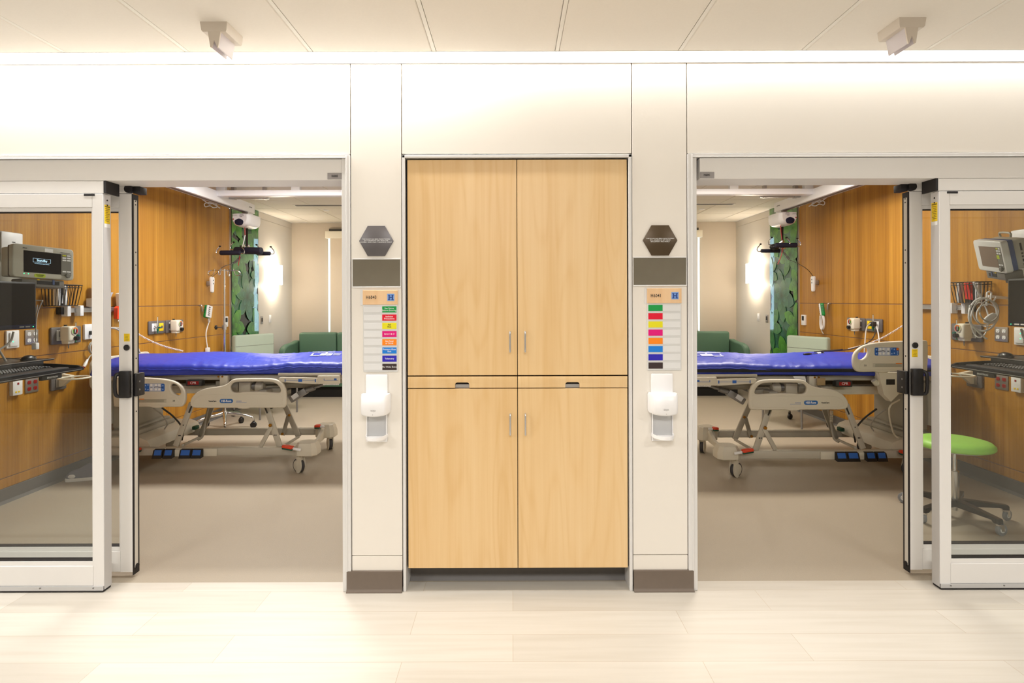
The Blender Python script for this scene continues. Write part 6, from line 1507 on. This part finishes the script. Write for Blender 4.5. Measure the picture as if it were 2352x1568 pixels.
# ================================================================== monitors, tray and wall gear behind the glass
M_MONB = mat('monitor_beige', 'b9b6a8', 0.4, var=0.02); M_MONW = mat('monitor_white', 'e4e4e0', 0.4); M_MONBLUE = mat('monitor_blue_band', '4c5f8c', 0.5)
M_SCRN = mat('screen_black', '100a08', 0.25, spec=0.25, var=0.1); M_GKEY = mat('key_grey', '77756c', 0.5)
M_ARM = mat('arm_grey_plastic', '7d7a74', 0.5, var=0.04)
M_WIREB = mat('wire_black', '18130f', 0.45)
def gear(side):
    on = side == 'right'; mir(on); rm = 'in the %s room' % side
    # ---- wall box
    t = thing('wall_equipment_box', (XW, 1.0, 1.50), 'tall white and beige box on the wall beside the patient monitor %s' % rm, 'equipment box')
    MB().box(XW, -3.47, 0.90, 1.075, 1.48, 1.985, 0.008).build('case', M_MONB, t)
    MB().box(-3.47, -3.462, 0.905, 1.07, 1.78, 1.98, 0.003).build('white_front', M_WHITE, t)
    MB().box(-3.4621, -3.4612, 0.985, 1.01, 1.912, 1.919).build('small_mark', M_DPRINT, t)
    # ---- patient monitor
    if not on:
        L_, R_ = Vector((-3.235, 0.735)), Vector((-3.125, 1.10)); zb, zt_, roll = 1.665, 1.885, -2.0
    else:
        L_, R_ = Vector((-3.20, 0.80)), Vector((-3.29, 1.12)); zb, zt_, roll = 1.665, 1.885, 0.0
    w = (R_ - L_).length; ax = Vector(((R_ - L_).x / w, (R_ - L_).y / w, 0)); nr = Vector((ax.y, -ax.x, 0))    # nr = out of the screen
    up = Vector((0, 0, 1))
    if on: tilt = R(-14)
    else: tilt = R(3)
    up2 = (up * math.cos(tilt) - nr * math.sin(tilt)).normalized(); nr2 = ax.cross(up2)
    O = Vector((L_.x, L_.y, zb))
    A = Matrix(((ax.x, up2.x, nr2.x, O.x), (ax.y, up2.y, nr2.y, O.y), (ax.z, up2.z, nr2.z, O.z), (0, 0, 0, 1))) @ Matrix.Rotation(R(roll if not on else 8), 4, 'Z')
    h = zt_ - zb
    lab = 'patient monitor reading Standby with a rounded beige case %s' % rm if not on else 'white patient monitor with blue band turned away behind the right glass door'
    t = thing('patient_monitor', (O.x, O.y, zb), lab, 'monitor')
    case = M_MONB if not on else M_MONW
    b = MB(A); b.plate([smooth2([(0.0, 0.0), (w, 0.0), (w + 0.004, h * 0.5), (w + 0.002, h * 0.93), (w - 0.02, h), (w * .5, h * 1.03), (0.02, h), (-0.002, h * .93), (-0.004, h * 0.5)], 1) if False else rrect(0, w, 0, h, 0.022)], lambda a, c, q: (a, c, -0.02 + q), 0.04, 0.006, 3); b.build('bezel', case, t)
    b = MB(A); b.box(0.012, w - 0.012, 0.008, h - 0.004, -0.075, -0.038, 0.008); b.build('blue_band' if on else 'rear_rim', M_MONBLUE if on else M_GPLATE, t)
    b = MB(A); b.box(0.02, w - 0.02, 0.010, h - 0.012, -0.15, -0.07, 0.012); rc = b.build('rear_case', M_MONB, t)
    AF = A if not on else A @ Matrix(((-1, 0, 0, w), (0, 1, 0, 0), (0, 0, 1, 0), (0, 0, 0, 1)))
    s0, s1, v0, v1 = 0.062, w * 0.80 - 0.01, 0.036, h - 0.040
    b = MB(AF); b.box(s0, s1, v0, v1, -0.001, 0.0012); sc = b.build('screen', M_SCRN if not on else mat('screen_off_brown', '8a7668', 0.25), t)  # right screen has its beige reflection painted in as brown
    gp = MB(AF); gp.box(s1 + 0.002, w - 0.018, v0 - 0.006, v1 + 0.002, -0.001, 0.0014, 0.0005, 1); gk = gp.build('key_field', M_GKEY, t)
    bt = MB(AF)
    kx0 = s1 + 0.008; kx1 = w - 0.023; kw = (kx1 - kx0 - 0.005) / 2
    for r_ in range(3):
        for c_ in range(2):
            if r_ == 0 and c_ == 0: continue
            a = kx0 + c_ * (kw + 0.005); z = v1 - 0.014 - r_ * 0.017; bt.box(a, a + kw, z, z + 0.010, 0.001, 0.003, 0.0006, 1)
    for c_ in range(2):
        a = kx0 + c_ * (kw + 0.005); bt.box(a, a + kw, v0 + 0.017, v0 + 0.026, 0.001, 0.003, 0.0006, 1)
    bt.build('keys', M_SLIDE, gk)
    bt = MB(AF); bt.box(kx0, kx0 + kw, v1 - 0.014, v1 - 0.004, 0.001, 0.003, 0.0006, 1); bt.build('yellow_key', mat('yellow_key', 'c8c81a', 0.4), gk)
    bt = MB(AF); bt.cyl((w - 0.045, 0.030, 0), (w - 0.045, 0.030, 0.014), 0.016, n=24, bev=.003); bt.build('rotary_knob', M_GKEY, t)
    tf = lambda x, y_: (lambda a, c, q: (x + a, y_ + c, 0.0018 + q))
    if not on:
        b = MB(A); b.text('Standby', 0.021, tf((s0 + s1) / 2 - 0.006, (v0 + v1) / 2 + 0.012), bold=0.0003); b.build('screen_lettering', mat('screen_glow', 'bfe6ff', 0.5, emit='bfe6ff', es=1.0), sc)
        b = MB(A); xx, yy = (s0 + s1) / 2 - 0.006, (v0 + v1) / 2 + 0.012
        for q in ((xx - 0.055, xx + 0.055, yy + 0.0125, yy + 0.0135), (xx - 0.055, xx + 0.055, yy - 0.0135, yy - 0.0125), (xx - 0.055, xx - 0.054, yy - 0.0135, yy + 0.0135), (xx + 0.054, xx + 0.055, yy - 0.0135, yy + 0.0135)): b.box(q[0], q[1], q[2], q[3], 0.0012, 0.0018)
        b.text('Press Main Screen to resume monitoring', 0.0055, tf(xx, yy - 0.022)); b.build('screen_frame', MATS['screen_glow'], sc)
        b = MB(A); b.text('Drager', 0.009, tf(0.070, h - 0.024), bold=0.0003).text('Infinity Gamma X XL', 0.0075, tf(w - 0.058, h - 0.030)); b.build('case_lettering', M_DPRINT, t)
        b = MB(A); b.box(0.19, 0.243, h - 0.037, h - 0.013, 0.0, 0.001); b.build('white_label', M_WHITE, t)
        b = MB(A); b.plate([rrect(0.125, 0.195, 0.006, 0.030, 0.010)], lambda a, c, q: (a, c, 0.0008 + q), 0.001); lbq = b.build('lime_label', mat('lime_label', 'b8cc2a', 0.5), t)
        b = MB(A); b.text('MONITORED\nSTANDBY', 0.0085, tf(0.16, 0.018)); b.build('label_lettering', M_DPRINT, lbq)
        b = MB(A)
        for a in (0.064, 0.09): b.cyl((a, 0.026, 0), (a, 0.026, 0.0012), 0.0028, n=10)
        b.build('green_lights', MATS['green_led'], t)
    else:
        b = MB(A)
        # sockets on the flank
        for k, (z, hh_) in enumerate(((0.13, 0.05), (0.105, 0.010), (0.085, 0.010), (0.055, 0.018), (0.025, 0.018))):
            b.box(0.018, 0.0205, z, z + hh_, -0.118, -0.108)
        b.build('side_sockets', M_DPRINT, rc)
        b = MB(AF); b.box(s1 - 0.0, s1 + 0.03, 0.10, 0.125, 0.001, 0.002); b.build('green_label', mat('lime_label', 'b8cc2a', 0.5), t)
        b = MB(A); b.tube([(0.12, h - 0.005, -0.12), (0.12, h + 0.022, -0.12), (w - 0.10, h + 0.022, -0.12), (w - 0.10, h - 0.005, -0.12)], 0.007, 8, smooth=3); b.build('carry_handle', M_MONB, t)
    # dock under the monitor
    t2 = thing('monitor_dock', (O.x, O.y, zb - 0.07), 'grey docking bracket directly under the patient monitor %s' % rm, 'dock')
    b = MB(A); b.box(0.06, w - 0.055, -0.058, -0.004, -0.12, -0.012, 0.008); b.build('body', M_ARM, t2)
    b = MB(A); b.box(0.15, w - 0.09, -0.040, -0.016, -0.0125, -0.010); b.build('slot', M_DPRINT, t2)
    b = MB(A); b.box(w - 0.135, w - 0.122, -0.038, -0.004, -0.0125, -0.008, 0.001, 1); b.build('blue_clip', M_MONBLUE, t2)
    b = MB(A); b.box(0.15, 0.165, -0.012, -0.004, -0.0125, -0.009); b.build('yellow_tag', M_YELLOW, t2)
    b = MB(A); b.bar((w * .35, -0.05, -0.08), (w * .35, -0.09, -0.08), 0.06, 0.06, 0.004, up=(1, 0, 0)); c0 = A @ Vector((w * .35, -0.075, -0.10))
    b.xf = None; b.v = [Vector(v) for v in b.v]
    b.bar(c0, (XW + 0.02, c0.y + 0.12, c0.z - 0.02), 0.05, 0.05, 0.008); b.build('mount_arm', M_ARM, t2)
    # ---- computer screen
    if not on: yA, yB, Xs = 0.36, 0.872, -3.20
    else: yA, yB, Xs = 0.36, 0.80, -3.20
    t = thing('computer_screen', (Xs, 0.6, 1.32), 'black computer screen on an arm behind the outer glass leaf %s' % rm, 'computer screen')
    z0, z1 = 1.322, 1.632
    MB().box(Xs - 0.035, Xs, yA, yB, z0, z1, 0.006).build('case', M_BLACK, t)
    MB().box(Xs, Xs + 0.0015, yA + 0.012, yB - 0.012, z0 + 0.030, z1 - 0.012).build('screen', M_SCRN, t)
    b = MB(); b.box(Xs + 0.0003, Xs + 0.0015, yB - 0.028, yB - 0.022, z0 + 0.012, z0 + 0.016); b.build('power_light', MATS['green_led'], t)
    b = MB(); 
    for k in range(2): b.box(Xs + 0.0003, Xs + 0.0012, yB - 0.13 + k * 0.045, yB - 0.095 + k * 0.045, z0 + 0.011, z0 + 0.019)
    b.build('bezel_stickers', M_GKEY if not on else M_WHITE, t)
    a = MB(); ym = 0.66; a.box(Xs - 0.07, Xs - 0.035, ym - 0.05, ym + 0.05, 1.42, 1.52, 0.006).bar((Xs - 0.06, ym, 1.46), (XW + 0.06, ym + 0.02, 1.36), 0.05, 0.055, 0.010).build('arm', M_ARM, t)
    # wall track that carries arm and tray
    t = thing('wall_track', (XW + 0.03, 0.68, 0.95), 'grey vertical wall track carrying the screen and keyboard tray %s' % rm, 'wall track')
    MB().box(XW, XW + 0.035, 0.62, 0.74, 0.92, 1.62, 0.004).build('rail', M_ARM, t)
    MB().box(XW + 0.035, XW + 0.09, 0.63, 0.73, 1.02, 1.12, 0.01).build('carriage', M_ARM, t)
    # ---- keyboard tray
    t = thing('keyboard_tray', (-3.2, 0.75, 1.02), 'black keyboard tray with raised mouse shelf on the wall arm %s' % rm, 'keyboard tray')
    X0, X1 = -3.33, -3.045; y0, y1 = 0.34, 1.07; z = 1.035
    b = MB(); b.prism([(X0, z), (X1, z - 0.002), (X1 + 0.006, z + 0.006), (X1 + 0.006, z - 0.016), (X1 - 0.01, z - 0.022), (X0, z - 0.014)], lambda p, r, w_: (p, w_, r), y0, y1); b.build('tray', M_BLACK, t)
    MB().tube([(X1 + 0.007, y0, z - 0.010), (X1 + 0.007, y1 - 0.01, z - 0.010)], 0.0022, 6).build('bright_edge', M_GREYMET, t)
    b = MB(); b.prism([(X0, z), (X0, z + 0.030), (X0 + 0.10, z + 0.026), (X1 - 0.03, z + 0.016), (X1 + 0.004, z - 0.002), (X1 + 0.004, z - 0.016), (X0, z - 0.014)], lambda p, r, w_: (p, w_, r), y1 - 0.004, y1 + 0.012); b.build('end_cheek', M_BLACK, t)
    b = MB(); b.box(XW + 0.08, X0 + 0.03, y0, 1.14, 1.082, 1.094, 0.004).box(X0 + 0.005, X0 + 0.03, y0, 1.05, 1.035, 1.086, 0.002); b.build('mouse_shelf', M_BLACK, t)
    MB().tube([(X0 + 0.031, y0, 1.092), (X0 + 0.031, 1.14, 1.092)], 0.0025, 6).build('shelf_edge', M_GREYMET, t)
    b = MB(); b.box(X1 - 0.03, X1 - 0.005, 0.74, 0.90, z - 0.048, z - 0.018, 0.004); nb = b.build('name_block', M_CABLED, t)
    MB().text('ERGOTRON', 0.016, XT(0.82, z - 0.034, X1 - 0.0045), bold=0.0003).build('lettering', M_SLIDE, nb)
    b = MB(); b.bar((X0 + 0.08, 0.68, z - 0.03), (XW + 0.08, 0.68, 1.05), 0.05, 0.04, 0.006); b.build('support_arm', M_ARM, t)
    b = MB(); b.box(X1 - 0.085, X1 - 0.012, y0, y1 - 0.10, z + 0.001, z + 0.016, 0.006); b.build('palm_rest', mat('palm_rest_grey', '3c3d42', 0.5, bump=.2), t)
    # keyboard with keys
    t = thing('keyboard', (-3.24, 0.75, z), 'black computer keyboard lying on the tray %s' % rm, 'keyboard')
    ks = 0 if not on else 0
    MB().box(X0 + 0.025, X1 - 0.090, 0.45, 0.93, z + 0.001, z + 0.020, 0.005).build('base', M_BLACK, t)
    b = MB()
    for r_ in range(6):
        for c_ in range(22):
            xk = X1 - 0.105 - r_ * 0.0215; yk = 0.462 + c_ * 0.0208
            if c_ in (15, 19) : continue
            b.box(xk - 0.0085, xk + 0.0085, yk, yk + 0.0175, z + 0.018, z + 0.027 + r_ * 0.0006, 0.002, 1)
    b.build('keycaps', mat('keycap_dark', '2a2828', 0.45), t)
    t = thing('computer_mouse', (-3.38, 1.02, 1.094), 'black computer mouse resting on the tray shelf %s' % rm, 'computer mouse')
    mouse_y = 1.02
    b = MB(); b.ball((-3.38, mouse_y, 1.096), 0.055, 20, (0.62, 1.05, 0.62)); bb = MB()
    for v, in [(v,) for v in b.v]: bb.v.append(Vector((v.x, v.y, max(v.z, 1.0945))))
    bb.f = b.f; bb.build('shell', mat('mouse_black', '141214', 0.3), t)
    MB().tube([(-3.38, mouse_y - 0.05, 1.105), (-3.44, mouse_y - 0.12, 1.12), (-3.43, mouse_y - 0.20, 1.115), (-3.40, mouse_y - 0.30, 1.10)], 0.0025, 6, smooth=5).build('lead', M_BLACK, t)
    # loose grey cables between the screen and the tray
    for k, pts in enumerate(([(-3.30, 0.50, 1.36), (-3.36, 0.55, 1.20), (-3.40, 0.66, 1.24), (-3.42, 0.80, 1.22), (-3.43, 0.90, 1.10)], [(-3.36, 0.88, 1.30), (-3.38, 0.86, 1.22), (-3.42, 0.70, 1.13), (-3.44, 0.52, 1.098)])):
        t = thing('screen_cable', pts[0], ('pale grey cable looping below the computer screen %s' if k == 0 else 'pale grey cable hanging from the screen to the shelf %s') % rm, 'cable')
        MB().tube(pts, 0.0065, 8, smooth=8).build('cable', M_CABLE, t)
    # ---- wire basket with folders
    y0, y1, z0, z1 = 1.60, 1.87, 1.468, 1.64
    t = thing('wire_basket', (XW + 0.08, 1.7, z0), 'black wire basket on the rail behind the glass door %s' % rm, 'basket')
    b = MB(); D0, D1 = 0.10, 0.125; r = 0.0032
    bot = [(XW + 0.02, y0 + 0.02, z0), (XW + 0.02 + D0, y0 + 0.02, z0), (XW + 0.02 + D0, y1 - 0.02, z0), (XW + 0.02, y1 - 0.02, z0)]
    top = [(XW + 0.02, y0, z1), (XW + 0.02 + D1, y0, z1), (XW + 0.02 + D1, y1, z1), (XW + 0.02, y1, z1)]
    b.tube(bot, r, 6, closed=True).tube(top, r * 1.3, 6, closed=True).tube([tuple(Vector(a) * .12 + Vector(c) * .88) for a, c in zip(bot, top)], r, 6, closed=True)
    for i in range(4):
        a0, a1, c0, c1 = Vector(bot[i]), Vector(bot[(i + 1) % 4]), Vector(top[i]), Vector(top[(i + 1) % 4]); n = 8 if i % 2 else 4
        for k in range(n): f = k / n; b.tube([a0.lerp(a1, f), c0.lerp(c1, f)], r * .9, 5)
    for k in range(1, 5): b.tube([Vector(bot[0]).lerp(Vector(bot[3]), k / 5), Vector(bot[1]).lerp(Vector(bot[2]), k / 5)], r * .9, 5)
    b.build('wires', M_WIREB, t)
    ff = [('folder', M_WHITE, 1.665, 'white', ''), ('folder', M_BLACK, 1.695, 'black', ''), ('folder', M_WHITE, 1.735, 'white', '')]
    if not on:
        for nm, mm_, yy, cc, _ in ff:
            q = thing('ring_binder', (XW + 0.07, yy, z0 + 0.004), '%s binder standing in the wire basket %s' % ({1.665: 'thin white front', 1.695: 'black', 1.735: 'white rear'}[yy], rm), 'binder')
            MB().box(XW + 0.075, XW + 0.115, yy - 0.012, yy + 0.012, z0 + 0.004, z0 + 0.165, 0.002).build('cover', mm_, q)
            if cc == 'black': MB().box(XW + 0.115, XW + 0.1165, yy - 0.005, yy + 0.005, z0 + 0.02, z0 + 0.09).build('spine_label', M_WHITE, q)
    else:
        for yy, cc, mm_ in ((1.635, 'white', M_WHITE), (1.66, 'black', M_BLACK), (1.825, 'pale', M_SLIDE)):
            q = thing('ring_binder', (XW + 0.07, yy, z0 + 0.004), '%s binder standing in the wire basket %s' % (cc, rm), 'binder')
            MB().box(XW + 0.075, XW + 0.115, yy - 0.012, yy + 0.012, z0 + 0.004, z0 + 0.165, 0.002).build('cover', mm_, q)
        q = thing('red_wedge', (XW + 0.06, 1.72, z0 + 0.004), 'red plastic wedge-shaped item lying in the wire basket in the right room', 'container')
        MB().prism([(1.66, z0 + 0.02), (1.78, z0 + 0.035), (1.79, z0 + 0.17), (1.755, z0 + 0.165), (1.73, z0 + 0.10)], lambda p, r_, w_: (w_, p, r_), XW + 0.04, XW + 0.09).build('body', mat('signal_red', 'd8281c', 0.45), q)
        MB().prism([(1.655, z0 + 0.004), (1.775, z0 + 0.004), (1.78, z0 + 0.034), (1.66, z0 + 0.019)], lambda p, r_, w_: (w_, p, r_), XW + 0.04, XW + 0.09).build('black_foot', M_BLACK, q)
    # ---- equipment rail with clamps
    t = thing('equipment_rail', (XW + 0.03, 2.1, 1.40), 'satin metal rail on the wood wall under the wire basket %s' % rm, 'rail')
    MB().box(XW + 0.022, XW + 0.032, 1.78, 2.60, 1.408, 1.448, 0.002).box(XW + 0.032, XW + 0.038, 1.80, 2.60, 1.408, 1.414).box(XW + 0.032, XW + 0.038, 1.80, 2.60, 1.442, 1.448).build('bar', M_ALU2, t)
    for yy in (1.79, 2.58): MB().box(XW, XW + 0.045, yy - 0.018, yy + 0.018, 1.395, 1.455, 0.004).build('end_block', M_BLACK, t)
    for yy in (1.82, 1.96): MB().box(XW + 0.02, XW + 0.075, yy - 0.020, yy + 0.020, 1.378, 1.468, 0.005).build('clamp', M_WHITE, t)
    # white holder with green lidded bottle, red bag, phone
    if not on:
        t = thing('wipe_holder', (XW + 0.07, 2.13, 1.47), 'white plastic holder clamped on the rail beside the wire basket in the left room', 'holder')
        b = MB(); b.prism([(XW + 0.02, 1.46), (XW + 0.06, 1.45), (XW + 0.12, 1.50), (XW + 0.16, 1.585), (XW + 0.13, 1.585), (XW + 0.09, 1.535), (XW + 0.02, 1.53)], lambda p, r_, w_: (p, w_, r_), 2.08, 2.22).build('bracket', M_SLIDE, t)
        t = thing('green_lid_tub', (XW + 0.065, 2.17, 1.53), 'white tub with green lid standing in the rail holder in the left room', 'tub')
        MB().cyl((XW + 0.065, 2.15, 1.532), (XW + 0.065, 2.15, 1.632), 0.040, n=28, bev=0.004).build('body', M_WHITE, t)
        MB().cyl((XW + 0.065, 2.15, 1.632), (XW + 0.065, 2.15, 1.650), 0.041, n=28, bev=0.004).build('lid', M_GREEN, t)
        t = thing('wall_phone', (XW + 0.06, 2.50, 1.37), 'white wall telephone with keypad glimpsed between the left door stiles', 'telephone')
        Mx = Matrix.Translation((XW + 0.06, 2.50, 1.37)) @ Matrix.Rotation(R(8), 4, 'X')
        MB(Mx).box(-0.03, 0.03, -0.05, 0.05, 0.0, 0.22, 0.012, 3).build('body', M_WHITE, t)
        MB(Mx).cyl((0.028, 0.0, 0.175), (0.045, 0.0, 0.175), 0.030, n=24, bev=.005).build('earpiece', M_BLACK, t)
        b = MB(Mx)
        for r_ in range(4):
            for c_ in range(3): b.box(0.030, 0.033, -0.026 + c_ * 0.019, -0.013 + c_ * 0.019, 0.035 + r_ * 0.024, 0.050 + r_ * 0.024, 0.001, 1)
        b.build('keypad', M_GKEY, t)
        t = thing('red_pouch', (XW + 0.03, 2.40, 1.33), 'orange red pouch hanging from the rail between the left door stiles', 'pouch')
        MB().prism([(2.37, 1.34), (2.43, 1.33), (2.43, 1.44), (2.40, 1.46), (2.375, 1.44)], lambda p, r_, w_: (w_, p, r_), XW + 0.055, XW + 0.09).build('bag', M_ORANGE, t)
        for k, (a, c) in enumerate((((XW + .06, 2.36, 1.32), 0.0), ((XW + .06, 2.42, 1.32), 0.05))):
            t = thing('hose', a, ['pale hose hanging behind the left door post, outer one', 'pale hose hanging behind the left door post, inner one'][k], 'hose')
            MB().tube([(XW + 0.03, 2.28 + c, 1.26), (XW + 0.10, 2.36 + c, 1.24), (XW + 0.15, 2.46 + c, 1.12), (XW + 0.17, 2.50 + c * 1.4, 1.0)], 0.008, 8, smooth=6).build('tube', M_CABLE, t)
        # white connector hanging by the screen
        t = thing('hanging_connector', (-3.5, 1.3, 1.17), 'white connector hanging on a thin pale lead beside the computer screen', 'connector')
        v = [P(98, 690, 1.15), P(88, 712, 1.15), P(84, 730, 1.15), P(82, 760, 1.15), P(82, 787, 1.15)]
        MB().bar(v[0], (XW, 1.15, v[0][2] + 0.01), 0.008, 0.008).tube(v, 0.004, 8, smooth=5).tube([P(84, 705, 1.16), P(80, 715, 1.16), P(80, 722, 1.16), P(84, 712, 1.16), P(86, 700, 1.16)], 0.004, 8, smooth=4).build('lead', M_CABLE, t)
        v = P(83, 794, 1.15); MB().box(v[0] - 0.018, v[0] + 0.016, 1.13, 1.16, v[2] - 0.025, v[2] + 0.022, 0.004).build('plug', M_WHITE, t)
    else:
        mm = lambda px, py, y: (lambda v: (2 * MIR['c'] - v[0], v[1], v[2]))(P(px, py, y))
        t = thing('cuff_leads', mm(2260, 700, 1.3), 'looped pale monitor leads hanging on a white hook behind the right glass', 'cable bundle')
        for k, (cx_, cy_, rx, ry, yy) in enumerate(((2258, 722, 32, 38, 1.30), (2262, 716, 27, 30, 1.33), (2268, 724, 25, 26, 1.36), (2272, 714, 22, 24, 1.28), (2250, 735, 20, 40, 1.34))):
            n = 22
            b = MB(); b.tube([mm(cx_ + rx * math.cos(2 * math.pi * q / n + k), cy_ + ry * math.sin(2 * math.pi * q / n + k), yy + 0.015 * math.sin(q + k)) for q in range(n)], 0.0048 if k else 0.007, 8, closed=True, smooth=2); b.build('loop', M_CABLE if k % 2 else M_SLIDE, t)
        b = MB(); b.tube([mm(2228, 700, 1.3), mm(2226, 735, 1.3), mm(2245, 760, 1.3), mm(2262, 775, 1.3), mm(2267, 778, 1.3)], 0.0065, 8, smooth=5); b.build('hanging_lead', M_SLIDE, t)
        b = MB(); b.tube([mm(2236, 648, 1.25), mm(2244, 665, 1.27), mm(2256, 686, 1.3)], 0.0065, 8, smooth=3); b.build('upper_lead', M_SLIDE, t)
        b = MB(); b.plate([smooth2([mm(2262, 730, 1.31)[::2], mm(2280, 718, 1.31)[::2], mm(2290, 726, 1.31)[::2], mm(2284, 742, 1.31)[::2], mm(2262, 742, 1.31)[::2]], 3)], lambda a, c, w_: (a, 1.31 + w_, c), 0.02, 0.008); b.build('pressure_cuff', M_SLIDE, t)
        b = MB(); b.tube([mm(2266, 702, 1.3), mm(2267, 672, 1.3), mm(2277, 672, 1.3), mm(2275, 688, 1.3), mm(2281, 692, 1.3), mm(2288, 682, 1.3)], 0.006, 8, smooth=2); b.bar(mm(2270, 680, 1.31), (XW, 1.40, 1.50), 0.012, 0.02); b.build('hook', M_WHITE, t)
        # cables plugged into the outlets at the bed head
        t = thing('bed_power_leads', mm(2000, 760, 3.1), 'grey and white leads plugged into the far outlets beside the right bed', 'cable bundle')
        for k, (pts, mt_) in enumerate((([mm(2000, 742, 3.0), mm(1990, 755, 2.9), mm(1986, 800, 2.75), mm(1985, 830, 2.7)], M_CABLE), ([mm(2012, 742, 3.0), mm(2018, 770, 2.9), mm(2020, 800, 2.7)], M_SLIDE), ([mm(2008, 745, 3.0), mm(2010, 765, 2.9), mm(1996, 785, 2.8), mm(1960, 800, 2.6), mm(1920, 805, 2.4), mm(1870, 808, 2.3)], M_CABLED))):
            MB().tube(pts, 0.0065 if k != 2 else 0.0055, 8, smooth=8).build('lead', mt_, t)
        v = mm(2005, 745, 3.0); MB().box(v[0] - 0.02, v[0] + 0.02, 2.97, 3.03, v[2] - 0.02, v[2] + 0.03, 0.005).build('plug', M_CABLED, t)
        mir(on, dx=-0.045, dy=-0.155)
        mm2 = lambda px, py, y: (lambda v: (2 * MIR['c'] - v[0] + MIR['dx'], v[1] - MIR['dy'], v[2]))(P(px, py, y))
        t = thing('loose_plug_lead', mm2(1860, 812, 2.0), 'dark lead with black and white plugs lying on the blue mattress in the right room', 'cable')
        def onm(px, py, y): v = mm2(px, py, y); return v
        MB().tube([onm(1868, 813, 2.18), onm(1880, 811, 2.2), onm(1890, 809, 2.22), onm(1893, 812, 2.2)], 0.005, 8, smooth=5).tube([onm(1874, 808, 2.3), onm(1895, 805, 2.35), onm(1925, 803, 2.42), onm(1935, 802, 2.45)], 0.005, 8, smooth=4).build('lead', M_CABLED, t)
        MB().tube([onm(1846, 815, 2.16), onm(1850, 815, 2.16), onm(1858, 814, 2.17), onm(1864, 813, 2.18)], [0.013, 0.017, 0.015, 0.008], 14).build('black_plug', M_BLACK, t)
        MB().tube([onm(1877, 812, 2.2), onm(1885, 811, 2.2)], 0.012, 10).build('white_plug', M_WHITE, t)
gear('left'); gear('right'); mir(False)
